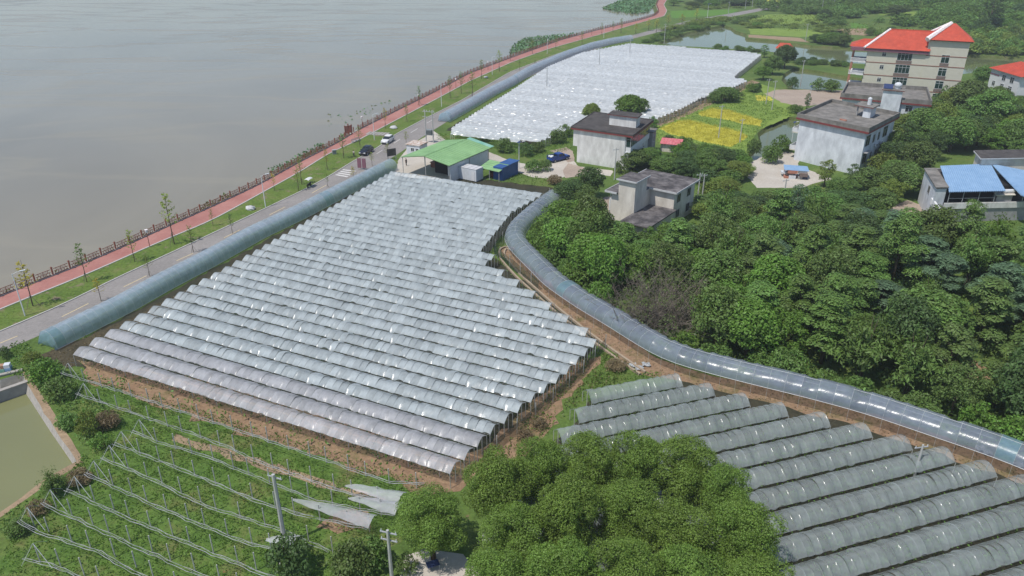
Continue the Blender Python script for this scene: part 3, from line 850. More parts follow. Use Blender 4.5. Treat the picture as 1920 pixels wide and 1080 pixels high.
# green netting and low kerbed channel on the inner side of the middle vineyard
M['net_green'] = film_mat('dark_green_netting', (0.035, 0.085, 0.055), 0.55, 0.7, 0.05, 0.3, 0.2)
def net(pxs, hh, label):
    pts = resample(lerp_px(pxs), 1.2); o = pts[0]
    t = thing('net_fence', label, 'net fence', o, 0)
    rg = random.Random(len(pts))
    rows = [[], [], []]
    for p in pts:
        q = p - o
        for r_, z in enumerate((0.02, hh * .55, hh)): rows[r_].append((q.x + rg.uniform(-.08, .08), q.y + rg.uniform(-.08, .08), z + (rg.uniform(-.12, .06) if z == hh else 0)))
    MB().grid(rows).build('netting', M['net_green'], t, True)
    for p in pts[::3]:
        q = p - o; put('post', post_me, t, loc=(q.x, q.y, 0), sc=(1, 1, hh + .5))
net([(1030, 372), (985, 412), (925, 475), (955, 500), (1010, 545)], 1.7, 'dark green net fence between the middle vineyard and the curved tunnel')
net([(1135, 652), (1085, 712), (1010, 778), (950, 830), (905, 868)], 1.5, 'dark green net fence along the right hand ends of the middle vineyard')
M['channel'] = mat('tan_channel_kerb', (0.30, 0.235, 0.165), (0.42, 0.34, 0.25), 3, 0.9)
ch = thing('channel', 'narrow tan kerbed channel running below the curved tunnel', 'channel', (0, 0, 0))
cpt = smooth_line(lerp_px([(962, 470), (948, 462), (938, 472), (942, 486), (975, 522), (1040, 580), (1100, 628), (1160, 672), (1205, 702)]), 1.2, 3)
for d in (-.45, .45):
    a_, b_ = offs(cpt, d + .14), offs(cpt, d - .14)
    MB().grid([[(p.x, p.y, 0) for p in b_], [(p.x, p.y, .3) for p in b_], [(p.x, p.y, .3) for p in a_], [(p.x, p.y, 0) for p in a_]]).build('kerb_wall', M['channel'], ch)

# ---------------------------------------------------------------- lakeside fence
fence_pts = resample(offs(walk_L, 0.25), 2.9)
ft = thing('lakeside_fence', 'red brown wooden lattice fence along the lake side of the red path', 'fence', (fence_pts[0].x, fence_pts[0].y, 0))
fpost = MB().box(-0.10, -0.10, 0, 0.10, 0.10, 1.30).box(-0.14, -0.14, 1.30, 0.14, 0.14, 1.38).box(-0.07, -0.07, 1.38, 0.07, 0.07, 1.5).mesh('post', M['wood_red'])
pn = MB()
for z in (0.18, 0.62, 1.05): pn.box(0.1, -0.03, z, 0.9, 0.03, z + 0.09)
for x in (0.16, 0.33, 0.5, 0.67, 0.84): pn.box(x - 0.012, -0.02, 0.27, x + 0.012, 0.02, 0.62)
for x in (0.24, 0.5, 0.76): pn.box(x - 0.012, -0.02, 0.71, x + 0.012, 0.02, 1.05)
pn.box(0.3, -0.015, 0.42, 0.7, 0.015, 0.47).box(0.3, -0.015, 0.85, 0.7, 0.015, 0.9)
fpanel = pn.mesh('rail_panel', M['wood_red'])
gap = P(655, 250)
for i, p in enumerate(fence_pts):
    q = p - fence_pts[0]
    nx = fence_pts[min(i + 1, len(fence_pts) - 1)] - p
    ang = math.atan2(nx.y, nx.x)
    put('post', fpost, ft, loc=(q.x, q.y, 0), rz=ang)
    if i < len(fence_pts) - 1 and (p - gap).length > 3:
        put('rail_panel', fpanel, ft, loc=(q.x, q.y, 0.0), rz=ang, sc=(nx.length, 1, 1))

# ---------------------------------------------------------------- buildings
M['wall_pale'] = mat('weathered_cement_wall', (0.50, 0.485, 0.46), (0.78, 0.77, 0.745), 0.7, 0.9, 0.15, stretch=(1, 1, 0.35), bump=0.2)
M['wall_beige'] = mat('beige_render', (0.52, 0.475, 0.41), (0.76, 0.71, 0.63), 0.6, 0.9, 0.15, stretch=(1, 1, 0.4), bump=0.2)
M['wall_blue'] = mat('pale_blue_grey_wall', (0.47, 0.49, 0.515), (0.73, 0.755, 0.785), 0.6, 0.9, 0.15, stretch=(1, 1, 0.5), bump=0.15)
M['wall_cream'] = mat('cream_wall_tiles', (0.53, 0.50, 0.41), (0.58, 0.55, 0.46), 0.8, 0.7, 0.25)
M['wall_white'] = mat('white_wall', (0.62, 0.62, 0.62), (0.70, 0.70, 0.70), 0.8, 0.8, 0.2)
M['wall_grey'] = mat('bare_concrete', (0.26, 0.255, 0.25), (0.38, 0.375, 0.37), 0.9, 0.9, 0.15, bump=0.2)
M['roof_dark'] = mat('dark_felt_roof', (0.050, 0.045, 0.043), (0.105, 0.095, 0.09), 0.7, 0.9, 0.2, bump=0.2)
M['roof_mottled'] = mat('mossy_concrete_roof', (0.060, 0.055, 0.056), (0.23, 0.21, 0.205), 0.55, 0.9, 0.2, lo=0.4, hi=0.72, bump=0.2)
M['roof_grey'] = mat('stained_concrete_roof', (0.13, 0.122, 0.11), (0.28, 0.26, 0.235), 0.5, 0.9, 0.2, bump=0.2)
M['trim_red'] = mat('dark_red_trim', (0.17, 0.035, 0.035), (0.23, 0.055, 0.05), 3, 0.7)
M['trim_white'] = mat('whitewashed_edge', (0.46, 0.46, 0.46), (0.60, 0.60, 0.60), 2, 0.8)
M['tile_red'] = mat('orange_red_roof_tiles', (0.50, 0.065, 0.032), (0.60, 0.095, 0.050), 1.2, 0.6, 0.3)
def courses(key, pitch, axis='Z'):
    nt = M[key].node_tree; b = nt.nodes["Principled BSDF"]
    tc = nt.nodes.new("ShaderNodeTexCoord"); w_ = nt.nodes.new("ShaderNodeTexWave")
    w_.bands_direction = axis; w_.inputs["Scale"].default_value = 0.314 / pitch; w_.inputs["Distortion"].default_value = 0.6
    nt.links.new(tc.outputs['Object'], w_.inputs["Vector"])
    bumpn(nt, b, w_.outputs["Fac"], 0.8, 0.08)
    src = b.inputs["Base Color"].links[0].from_socket
    nt.links.new(mixc(nt, 1.0, mixc(nt, 1.0, src, ramp(nt, w_.outputs["Fac"], [(0.0, (.8, .8, .8)), (0.35, (1, 1, 1))]), 'MULTIPLY'), ramp(nt, noise(nt, .35, 6, .7), [(.35, (.82, .84, .84)), (.65, (1.06, 1.05, 1.05))]), 'MULTIPLY'), b.inputs["Base Color"])
courses('tile_red', 0.22)
M['tile_white'] = mat('bleached_ridge', (0.62, 0.42, 0.40), (0.85, 0.80, 0.79), 2.2, 0.8, lo=0.35, hi=0.5)
M['mauve'] = mat('mauve_fascia', (0.20, 0.085, 0.115), (0.24, 0.11, 0.14), 1, 0.7)
M['brown_line'] = mat('brown_string_course', (0.24, 0.10, 0.075), (0.28, 0.125, 0.095), 1, 0.8)
M['sill_brown'] = mat('taupe_apron', (0.17, 0.125, 0.11), (0.21, 0.16, 0.14), 1, 0.8)
M['glass'] = mat('dark_window_glass', (0.012, 0.018, 0.022), (0.03, 0.04, 0.045), 0.6, 0.08, 0.5)
M['glass_green'] = mat('green_window_glass', (0.010, 0.030, 0.024), (0.02, 0.05, 0.042), 0.6, 0.08, 0.5)
M['frame_white'] = mat('white_window_frame', (0.55, 0.56, 0.57), (0.66, 0.67, 0.68), 2, 0.5)
M['brick_red'] = mat('terracotta_column', (0.36, 0.15, 0.10), (0.46, 0.21, 0.15), 2, 0.7)
M['sheet_green'] = mat('light_green_sheet_roof', (0.245, 0.43, 0.185), (0.285, 0.48, 0.215), 0.4, 0.5, 0.35)
M['sheet_teal'] = mat('teal_sheet', (0.16, 0.38, 0.29), (0.28, 0.48, 0.38), 0.8, 0.5)
M['sheet_blue'] = mat('blue_corrugated_roof', (0.20, 0.33, 0.50), (0.26, 0.40, 0.57), 0.6, 0.45, 0.4)
M['blue_cabin'] = mat('blue_cabin_paint', (0.025, 0.075, 0.22), (0.04, 0.11, 0.30), 0.8, 0.5)
M['white_steel'] = mat('white_sheet_steel', (0.56, 0.58, 0.60), (0.66, 0.68, 0.70), 1.2, 0.5)
M['rust'] = mat('rusty_white_roof', (0.34, 0.19, 0.11), (0.60, 0.55, 0.50), 1.4, 0.8, lo=0.42, hi=0.55)
M['coral'] = mat('coral_sheet_roof', (0.50, 0.10, 0.12), (0.66, 0.24, 0.25), 1.5, 0.6)
courses('sheet_green', .9, 'Y')
M['solar'] = mat('solar_panel_blue', (0.03, 0.045, 0.11), (0.05, 0.07, 0.16), 2, 0.2)

def V2(a): return Vector((a[0], a[1]))
class Wall:
    """one straight facade: o = left foot seen from outside, e = along, n = outward"""
    def __init__(s, a, b):
        s.a, s.b = V2(a), V2(b)
        s.L = (s.b - s.a).length
        s.e = (s.b - s.a).normalized()
        s.n = Vector((s.e.y, -s.e.x))
def walls_of(q): return [Wall(q[i], q[(i + 1) % 4]) for i in range(4)]     # A front-left, B front-right, C back-right, D back-left

def window(root, w, s, z, wd, ht, cols=2, rows=1, glass='glass', frame='frame_white', sill=None, name='window', d0=0.0):
    f = MB(); t = 0.07
    f.obox(w.a, w.e, w.n, s, s + wd, d0 - 0.02, d0 + 0.07, z, z + t).obox(w.a, w.e, w.n, s, s + wd, d0 - 0.02, d0 + 0.07, z + ht - t, z + ht)
    for i in range(cols + 1):
        x = s + (wd - t) * i / cols
        f.obox(w.a, w.e, w.n, x, x + t, d0 - 0.02, d0 + 0.065, z + t, z + ht - t)
    for j in range(1, rows):
        zz = z + ht * (1 - 0.32 * j)
        for i in range(cols):
            x = s + (wd - t) * i / cols
            f.obox(w.a, w.e, w.n, x + t, x + (wd - t) / cols, d0 - 0.02, d0 + 0.055, zz, zz + t)
    o = f.build(name, M[frame], root)
    MB().obox(w.a, w.e, w.n, s + t, s + wd - t, d0 - 0.03, d0 + 0.03, z + t, z + ht - t).build('pane', M[glass], o)
    if sill:
        MB().obox(w.a, w.e, w.n, s - 0.1, s + wd + 0.1, d0 - 0.02, d0 + 0.10, z - 0.75, z - 0.01).build('apron', M[sill], o)
    return o

def aircon(root, w, s, z):
    a_ = MB().obox(w.a, w.e, w.n, s, s + .85, .12, .5, z, z + .6).build('air_conditioner', M['frame_white'], root)
    c_ = V2(w.a) + w.e * (s + .4) + w.n * .5
    MB().tube([(c_.x, c_.y, z + .3), (*(c_ + w.n * .03), z + .3)], .22, 10).build('fan_grille', M['black'], a_)
def inset(q, d):
    c = sum((V2(p) for p in q), Vector((0, 0))) / 4
    out = []
    for i in range(4):
        p = V2(q[i]); a = (V2(q[(i + 1) % 4]) - p).normalized(); b = (V2(q[i - 1]) - p).normalized()
        out.append(p + (a + b) * d)
    return out
def rel(q, o): return [V2(p) - V2(o) for p in q]
def parapet(root, q, z0, z1, t, m, name='parapet'):
    i = inset(q, t)
    mb = MB()
    for k in range(4):
        k2 = (k + 1) % 4
        mb.prism([q[k], q[k2], i[k2], i[k]], z0, z1)
    return mb.build(name, M[m], root)

# --- two storey house with the dark flat roof (middle)
Q = [P(1070, 239, 8)[:2], P(1187, 255.5, 8)[:2], P(1226, 226, 8)[:2], P(1114, 211, 8)[:2]]
o = Q[0]; q = rel(Q, o)
h = thing('house', 'pale two storey house with dark flat roof and glazed upper porch, beside the blue pickup', 'house', (o[0], o[1], 0))
wq = inset(q, 0.55); ex = (wq[1] - wq[0]).normalized(); fy = (wq[3] - wq[0]).normalized()
lowq = [wq[0] + ex * 1.1, wq[1] - ex * 0.4, wq[2] - ex * 0.4, wq[3] + ex * 1.1]
MB().prism(lowq, 0, 3.75).build('lower_wall', M['wall_pale'], h)
upq = [wq[0], wq[1] - ex * 1.2, wq[2] - ex * 1.2, wq[3]]
MB().prism(upq, 3.75, 7.597).build('wall', M['wall_pale'], h)
rf = MB().prism(q, 7.98, 8.16).build('roof', M['roof_dark'], h)
MB().prism(inset(q, 0.03), 7.6, 7.975).build('fascia', M['trim_red'], rf)
parapet(rf, q, 8.163, 8.28, 0.2, 'roof_dark', 'roof_edge')
b0, b1 = V2(P(1142, 233.5, 8.2)) - V2(o), V2(P(1192, 240, 8.2)) - V2(o)
sq = [b0, b1, b1 + fy * 3.4, b0 + fy * 3.4]
st = MB().prism(sq, 8.16, 10.5).build('stair_house', M['wall_pale'], h)
so = inset(sq, -0.4)
MB().prism(so, 10.5, 10.62).build('fascia', M['trim_red'], st)
MB().prism(so, 10.623, 10.72).build('roof', M['roof_dark'], st)
W = Wall(wq[1], wq[2]); L_ = W.L
MB().obox(W.a, W.e, W.n, 0.0, L_ - 0.5, -1.2, 0.0, 3.9, 4.15).obox(W.a, W.e, W.n, 0.0, L_ - 0.5, -0.12, 0.02, 4.15, 5.2).build('porch_parapet', M['wall_white'], h)
for i in range(12):
    window(h, W, 0.05 + i * (L_ - 0.6) / 12, 5.22, (L_ - 0.6) / 12 - 0.06, 2.5, 1, 2, 'glass_green', 'steel', d0=-0.06)
MB().obox(W.a, W.e, W.n, 0.15, 4.2, -0.5, -0.3, 5.25, 6.0).build('red_banner', M['trim_red'], h)
Wf = Wall(upq[1], wq[1])
MB().obox(Wf.a, Wf.e, Wf.n, 0.06, 1.15, -0.10, -0.02, 3.9, 5.2).build('corner_panel', M['wall_white'], h)
window(h, Wf, 0.08, 5.22, 1.05, 2.5, 1, 2, 'glass_green', 'steel', d0=-0.06)
Wl = Wall(lowq[1], lowq[2])
for s in (1.5, 4.2, 7.4, 10.6): window(h, Wl, s, 1.2, 1.6, 1.7, 2, 2)
MB().tube([(*(wq[1] - ex * 1.35 - fy * 0.1), 0.1), (*(wq[1] - ex * 1.35 - fy * 0.1), 7.7)], 0.06, 6).build('downpipe', M['frame_white'], h)
an = [wq[2] + fy * 0.3 - ex * 3.0, wq[2] + fy * 0.3 + ex * 0.6, wq[2] + fy * 3.6 + ex * 0.6, wq[2] + fy * 3.6 - ex * 3.0]
aw = MB().prism(an, 0, 5.2).build('annex', M['wall_grey'], h)
MB().prism(inset(an, -0.3), 5.2, 5.4).build('roof', M['roof_grey'], aw)
window(h, Wall(an[1], an[2]), 1.0, 2.6, 1.2, 1.6)

aircon(h, Wl, 3.2, 2.4); aircon(h, Wl, 9.2, 2.4)

# --- L shaped house with the mottled roof
o = P(1143, 421, 0); ug, vg = Vector((math.cos(R(-36)), math.sin(R(-36)))), Vector((math.cos(R(54)), math.sin(R(54))))
def lg(a, b): return ug * a + vg * b
h = thing('house', 'beige L shaped house with mottled grey flat roof and stair tower, above the curved tunnel', 'house', (o.x, o.y, 0))
MB().prism([lg(0, 0), lg(4.7, 0), lg(4.7, 6.2), lg(9.5, 6.2), lg(9.5, 15.2), lg(0, 15.2)], 0, 6.3).build('wall', M['wall_beige'], h)
rq = [lg(-1.0, -0.55), lg(1.35, -0.55), lg(1.35, 4.55), lg(4.72, 4.55), lg(4.72, 5.65), lg(10.1, 5.65), lg(10.1, 15.8), lg(-1.0, 15.8)]
rf = MB().prism(rq, 6.3, 6.52).build('roof', M['roof_mottled'], h)
eb = MB()
for a, b in ((0, 1), (4, 5), (5, 6), (7, 0)):
    w = Wall(rq[a], rq[b]); eb.obox(w.a, w.e, w.n, 0, w.L, 0.003, 0.10, 6.26, 6.58)
eb.build('roof_edge', M['trim_white'], rf)
tw = MB().prism([lg(1.4, -0.003), lg(4.7, -0.003), lg(4.7, 4.5), lg(1.4, 4.5)], 6.3, 8.9).build('stair_tower', M['wall_beige'], h)
tq = [lg(1.05, -0.4), lg(5.05, -0.4), lg(5.05, 4.85), lg(1.05, 4.85)]
MB().prism(tq, 8.9, 9.08).build('roof', M['roof_mottled'], tw)
w = Wall(tq[0], tq[1]); eb = MB().obox(w.a, w.e, w.n, 0, w.L, 0.003, 0.09, 8.87, 9.14)
w = Wall(tq[1], tq[2]); eb.obox(w.a, w.e, w.n, 0, w.L, 0.003, 0.09, 8.87, 9.14); eb.build('roof_edge', M['trim_white'], tw)
MB().prism([lg(4.72, -4.2), lg(9.7, -4.2), lg(9.7, 6.18), lg(4.72, 6.18)], 0, 3.0).build('front_room', M['wall_beige'], h)
MB().prism([lg(4.5, -4.9), lg(10.2, -4.9), lg(10.2, 6.17), lg(4.73, 6.17), lg(4.73, 0), lg(4.5, 0)], 3.0, 3.2).build('terrace', M['roof_mottled'], h)
W = Wall(lg(9.5, 6.2), lg(9.5, 15.2))
for s, z in ((1.2, 4.0), (5.6, 4.0), (1.2, 1.0), (5.6, 1.0)): window(h, W, s, z, 1.5, 1.6, 2, 1, 'glass', 'wall_grey')
MB().tube([(*lg(-0.12, -0.1), 0.1), (*lg(-0.12, -0.1), 6.2)], 0.06, 6).build('downpipe', M['frame_white'], h)
MB().prism([lg(-3.6, 6), lg(-0.02, 6), lg(-0.02, 9), lg(-3.6, 9)], 0, 2.6).build('side_room', M['wall_pale'], h)

# --- big grey house with parapet roof
Q = [P(1493, 220, 9.9)[:2], P(1629, 248.5, 9.9)[:2], P(1687, 218.6, 9.9)[:2], P(1558, 192, 9.9)[:2]]
o = Q[0]; q = rel(Q, o)
h = thing('house', 'large blank grey house with parapet roof, roof hut and steel tank', 'house', (o[0], o[1], 0))
wq = inset(q, 0.75); ex = (wq[1] - wq[0]).normalized(); fy = (wq[3] - wq[0]).normalized()
MB().prism(wq, 0, 9.497).build('wall', M['wall_blue'], h)
rf = MB().prism(q, 9.93, 10.05).build('roof', M['roof_grey'], h)
MB().prism(q, 9.5, 9.927).build('fascia', M['trim_red'], rf)
parapet(rf, inset(q, 0.05), 10.053, 10.85, 0.28, 'roof_grey')
b1, b0 = V2(P(1630.5, 222, 10.05)) - V2(o), V2(P(1604, 217, 10.05)) - V2(o)
bd = (b1 - b0).normalized(); sq = [b0 + bd * 1.6, b1, b1 + fy * 3.6, b0 + bd * 1.6 + fy * 3.6]
hut = MB().prism(sq, 10.05, 12.4).build('roof_hut', M['wall_blue'], h)
so = inset([b0, b1, b1 + fy * 3.6, b0 + fy * 3.6], -0.55)
MB().prism(so, 12.4, 12.52).build('fascia', M['trim_red'], hut)
MB().prism(so, 12.523, 12.64).build('roof', M['roof_grey'], hut)
MB().prism([b0 + fy * .1, b0 + fy * .4 + bd * 0.0, b0 + fy * .4 + bd * .3, b0 + fy * .1 + bd * .3], 10.05, 12.4).build('porch_post', M['wall_grey'], hut)
tc = (so[0] + so[1] + so[2] + so[3]) / 4 + bd * 0.4
MB().tube([(tc.x, tc.y, 12.64), (tc.x, tc.y, 14.1)], 0.45, 12).tube([(tc.x, tc.y, 14.1), (tc.x, tc.y, 14.35)], [0.45, 0.08], 12).build('water_tank', M['white_steel'], h, False)
cp = (q[0] + q[1]) / 2 + fy * 5
MB().prism([cp, cp + ex * 1.6, cp + ex * 1.6 + fy * .5, cp + fy * .5], 10.05, 10.3).build('brick_pile', M['brick_red'], h)
W = Wall(wq[1], wq[2])
for z, ws in ((6.3, ((0.7, 2.6, 2.4), (5.2, 1.2, 1.8), (8.3, 1.2, 1.8), (11.5, 2.8, 2.4))), (2.4, ((0.7, 2.6, 2.4), (5.2, 1.2, 1.8), (8.3, 1.2, 1.8), (11.5, 2.8, 2.4)))):
    for s, wd, ht in ws:
        if s + wd < W.L: window(h, W, s, z, wd, ht, 2, 2, 'glass', 'wall_grey')
aircon(h, W, 7.0, 5.2); aircon(h, W, 10.3, 5.2)
MB().obox(W.a, W.e, W.n, 0.4, 3.7, 0, 0.9, 5.0, 5.12).build('canopy', M['wall_grey'], h)
W = Wall(wq[3], wq[0])
for z in (1.9, 6.0):
    bal = MB().obox(W.a, W.e, W.n, W.L - 5.0, W.L - 0.8, 0, 1.7, z, z + 0.25).build('balcony', M['wall_cream'], h)
    bb = MB().obox(W.a, W.e, W.n, W.L - 5.0, W.L - 0.8, 1.6, 1.7, z + 1.05, z + 1.2)
    for i in range(11): bb.obox(W.a, W.e, W.n, W.L - 4.95 + i * 0.41, W.L - 4.8 + i * 0.41, 1.6, 1.7, z + 0.25, z + 1.05)
    for s in (W.L - 5.0, W.L - 0.9): bb.obox(W.a, W.e, W.n, s, s + 0.1, 0, 1.597, z + 0.25, z + 1.2)
    bb.build('balustrade', M['wall_white'], bal)

# --- grey slab house in front of the red roofed villa
Q = [P(1575, 182, 8)[:2], P(1747, 197, 8)[:2], P(1739, 166, 8.6)[:2], P(1588, 156, 8.6)[:2]]
o = Q[0]; q = rel(Q, o)
h = thing('house', 'low grey flat roofed house with central stair tower, in front of the villa', 'house', (o[0], o[1], 0))
wq = inset(q, 0.6); ex = (wq[1] - wq[0]).normalized(); fy = (wq[3] - wq[0]).normalized()
MB().prism(wq, 0, 7.547).build('wall', M['wall_blue'], h)
rf = MB().prism(q, 7.97, 8.1).build('roof', M['roof_grey'], h)
MB().prism(q, 7.55, 7.967).build('fascia', M['trim_red'], rf)
parapet(rf, inset(q, 0.05), 8.103, 9.1, 0.28, 'roof_grey')
LW = (wq[1] - wq[0]).length
ta = wq[0] + ex * (LW * 0.46) - fy * 1.2
tq = [ta, ta + ex * 4.6, ta + ex * 4.6 + fy * 5, ta + fy * 5]
tw = MB().prism(tq, 0, 10.9).build('stair_tower', M['wall_blue'], h)
so = inset(tq, -0.4)
MB().prism(so, 10.9, 11.03).build('fascia', M['trim_red'], tw)
MB().prism(so, 11.033, 11.15).build('roof', M['roof_grey'], tw)
s0 = so[0] + ex * 0.3 + fy * 0.6
MB().add([(*s0, 11.3), (*(s0 + ex * 2.2), 11.3), (*(s0 + ex * 2.2 + fy * 1.8), 12.2), (*(s0 + fy * 1.8), 12.2)], [(0, 1, 2, 3)]).tube([(*(s0 + fy * 1.6), 11.15), (*(s0 + fy * 1.8), 12.2)], .04, 4).build('solar_panel', M['solar'], h)
c = so[0] + ex * 3.6 + fy * 2.2
MB().ball((c.x, c.y, 12.1), (0.95, 0.95, 0.75), 12, 6).tube([(c.x, c.y, 11.15), (c.x, c.y, 11.6)], 0.7, 10).build('tank_dome', M['white_steel'], h, True)
W = Wall(wq[0], wq[1]); window(h, W, LW * 0.46 + 6.0, 5.6, 1.7, 1.6, 2, 2); window(h, W, 2.4, 2.2, 1.7, 1.6, 2, 2)

# --- four storey villa with the orange red roof
a25 = R(-25); uv, vv = Vector((math.cos(a25), math.sin(a25))), Vector((-math.sin(a25), math.cos(a25)))
o = V2(P(1627, 96.5, 14.4)); br = V2(P(1808.5, 77.5, 16.6))
WV = (br - o).dot(uv)
def z_at(x, y, py):
    t_ = -(py - 540) / FPX
    return CAM_H + y * (-math.sin(PITCH) + t_ * math.cos(PITCH)) / (math.cos(PITCH) + t_ * math.sin(PITCH))
_c = o + uv * WV
GZ = z_at(_c.x, _c.y, 79)
wm = WV * 0.60; DV = 11.5
h = thing('villa', 'four storey cream villa with bright orange red hipped roof and left hand balconies', 'villa', (o.x, o.y, 0), a25)
MB().box(0, 0, 0, wm, DV, 14.6).build('wall', M['wall_cream'], h)
wing = MB().box(wm + 0.003, -0.15, 0, WV, DV - 1, GZ).build('wing_wall', M['wall_cream'], h)
FL = Wall((0, 0), (wm, 0)); FR = Wall((wm, -0.15), (WV, -0.15))
for k in range(1, 4):
    z = 3.78 * k
    MB().box(-0.06, -0.07, z - 0.11, wm - 0.01, 0.0, z + 0.11).build('string_course', M['brown_line'], h)
    MB().box(wm - 0.05, -0.22, z - 0.11, WV + 0.06, -0.15, z + 0.11).build('string_course', M['brown_line'], h)
MB().box(wm - 0.05, -0.22, 14.2, WV + 0.06, -0.15, 14.42).build('string_course', M['brown_line'], h)
for k in range(4):
    z = 3.78 * k
    window(h, FL, WV * 0.155, z + 1.9, 1.15, 1.25, 2, 2)
    window(h, FL, WV * 0.315, z + 1.05, 4.1, 2.55, 4, 2, 'glass_green', sill='sill_brown')
    window(h, FR, WV * 0.155, z + 1.05, 2.2, 2.35, 2, 2, 'glass_green', sill='sill_brown')
bw = 4.4
MB().box(-bw - 0.5, -0.7, 14.6, wm + 0.6, DV + 0.6, 15.55).build('fascia', M['mauve'], h)
e = 0.75
x0, x1, y0, y1, z0, z1 = -1.2, wm + 0.75, -1.0, DV + 0.8, 15.56, 20.6
rd = (y1 - y0) / 2
rf = MB().add([(x0, y0, z0), (x1, y0, z0), (x1, y1, z0), (x0, y1, z0), (x0 + rd * 0.95, y0 + rd, z1), (x1 + 0.4, y0 + rd, z1)], [(0, 1, 5, 4), (1, 2, 5), (2, 3, 4, 5), (3, 0, 4), (3, 2, 1, 0)]).build('roof', M['tile_red'], h)
MB().tube([(x0, y0, z0 + .05), (x0 + rd * 0.95, y0 + rd, z1 + .05)], 0.33, 6).build('ridge_cap', M['tile_white'], rf)
MB().tube([(x0 + rd, y0 + rd, z1 + .02), (x1, y0 + rd, z1 + .02)], 0.16, 6).build('ridge_cap', M['tile_red'], rf)
r2 = MB().add([(-bw - 1.0, 0.8, z0 + .003), (-0.4, 0.8, z0 + .003), (-0.4, DV - 0.8, z0 + .003), (-bw - 1.0, DV - 0.8, z0 + .003), (-bw + 2.6, DV / 2, z0 + 1.9), (0.6, DV / 2, z0 + 1.9)], [(0, 1, 5, 4), (1, 2, 5), (2, 3, 4, 5), (3, 0, 4), (3, 2, 1, 0)]).build('porch_roof', M['tile_red'], h)
gx0, gx1, gy0, gy1, gz, ga = wm - 0.7, WV + 0.9, -1.1, DV - 0.2, GZ, GZ + 4.4
MB().box(gx0 + .25, gy0 + .25, gz - .02, gx1 - .25, gy1 - .25, gz + 0.2).build('wing_eave', M['trim_red'], h)
cx, cy = (gx0 + gx1) / 2 + 0.2, (gy0 + gy1) / 2 + 0.6
wr = MB().add([(gx0, gy0, gz + .2), (gx1, gy0, gz + .2), (gx1, gy1, gz + .2), (gx0, gy1, gz + .2), (cx - .6, cy, ga), (cx + .6, cy, ga)], [(0, 1, 5, 4), (1, 2, 5), (2, 3, 4, 5), (3, 0, 4), (3, 2, 1, 0)]).build('wing_roof', M['tile_red'], h)
def band(root, a, b, c_, d, m, up=0.06, name='bleached_band'):
    MB().hexa([Vector(p) + Vector((0, 0, .003)) for p in (a, b, c_, d)] + [Vector(p) + Vector((0, 0, up)) for p in (a, b, c_, d)]).build(name, m, root)
G0, G3, GA = Vector((gx0, gy0, gz + .25)), Vector((gx0, gy1, gz + .25)), Vector((cx - .6, cy, ga + .05))
MB().tube([G0, GA], [0.75, 0.55], 6).build('ridge_cap', M['tile_white'], wr)
MB().tube([G3, GA], [0.6, 0.5], 6).build('ridge_cap', M['tile_white'], wr)
for k in range(1, 4):
    z = 3.78 * k
    bal = MB().box(-bw, 0.2, z - 0.25, -0.003, DV - 1, z).build('balcony', M['wall_white'], h)
    bb = MB()
    bb.box(-bw, 0.2, z + 0.85, -1.9, 0.38, z + 1.0).box(-2.1, -0.5, z + 0.85, -0.003, -0.32, z + 1.0).box(-bw, 0.38, z + .85, -bw + .18, DV - 1, z + 1.0)
    for i in range(9): bb.box(-bw + 0.05 + i * 0.28, 0.22, z, -bw + 0.2 + i * 0.28, 0.36, z + 0.85)
    for i in range(7): bb.box(-2.05 + i * 0.28, -0.48, z, -1.9 + i * 0.28, -0.34, z + 0.85)
    for i in range(24): bb.box(-bw + .02, 0.5 + i * .42, z, -bw + .16, 0.65 + i * .42, z + .85)
    bb.build('balustrade', M['wall_white'], bal)
    MB().box(-2.1, -0.55, z - 0.25, -0.003, 0.195, z - 0.003).build('step_out', M['wall_white'], bal)
for x, y in ((-bw + .3, 0.55), (-bw + .3, DV - 1.4)):
    MB().box(x - .22, y - .22, 0, x + .22, y + .22, 14.6).build('column', M['brick_red'], h)
MB().box(-0.06, 0.3, 0, -0.003, DV - 1.2, 14.5).build('porch_shade_sheet', M['painted_shade'], h)  # near-black sheet over the wall: painted shade behind the balconies


# --- white house with orange roof at the right edge
p0 = P(1855, 126, 8.5); p1 = P(1899, 139, 8.5)
o = V2(p0); e_ = (V2(p1) - o); ang = math.atan2(e_.y, e_.x)
h = thing('house', 'white house with orange red hipped roof cut by the right edge of the view', 'house', (o.x, o.y, 0), ang)
LH = e_.length
MB().box(0.6, 0.6, 0, LH + 3, 11, 8.4).build('wall', M['wall_white'], h)
MB().box(0.5, 0.5, 6.6, LH - 0.01, 0.6, 7.0).build('string_course', M['mauve'], h)
MB().add([(-.1, -.1, 8.4), (LH + 4, -.1, 8.4), (LH + 4, 12, 8.4), (-.1, 12, 8.4), (5.5, 6, 11.2), (LH, 6, 11.2)], [(0, 1, 5, 4), (1, 2, 5), (2, 3, 4, 5), (3, 0, 4), (3, 2, 1, 0)]).build('roof', M['tile_red'], h)
MB().box(LH, -4, 0, LH + 10, 0.597, 9.6).build('wing_wall', M['wall_white'], h)
MB().add([(LH - .7, -4.7, 9.6), (LH + 11, -4.7, 9.6), (LH + 11, 6, 9.6), (LH - .7, 6, 9.6), (LH + 4.6, 0.7, 12.2), (LH + 6, 0.7, 12.2)], [(0, 1, 5, 4), (1, 2, 5), (2, 3, 4, 5), (3, 0, 4), (3, 2, 1, 0)]).build('wing_roof', M['tile_red'], h)
WW = Wall((LH, 0.6), (LH, -4)); WF = Wall((LH, -4), (LH + 10, -4))
for z in (1.2, 4.4, 7.0): window(h, WF, 1.6, z, 1.8, 1.7, 2, 2); window(h, WF, 5.6, z, 1.8, 1.7, 2, 2)
window(h, Wall((0.6, 0.6), (LH, 0.6)), 2.0, 3.4, 1.5, 1.5, 2, 2)

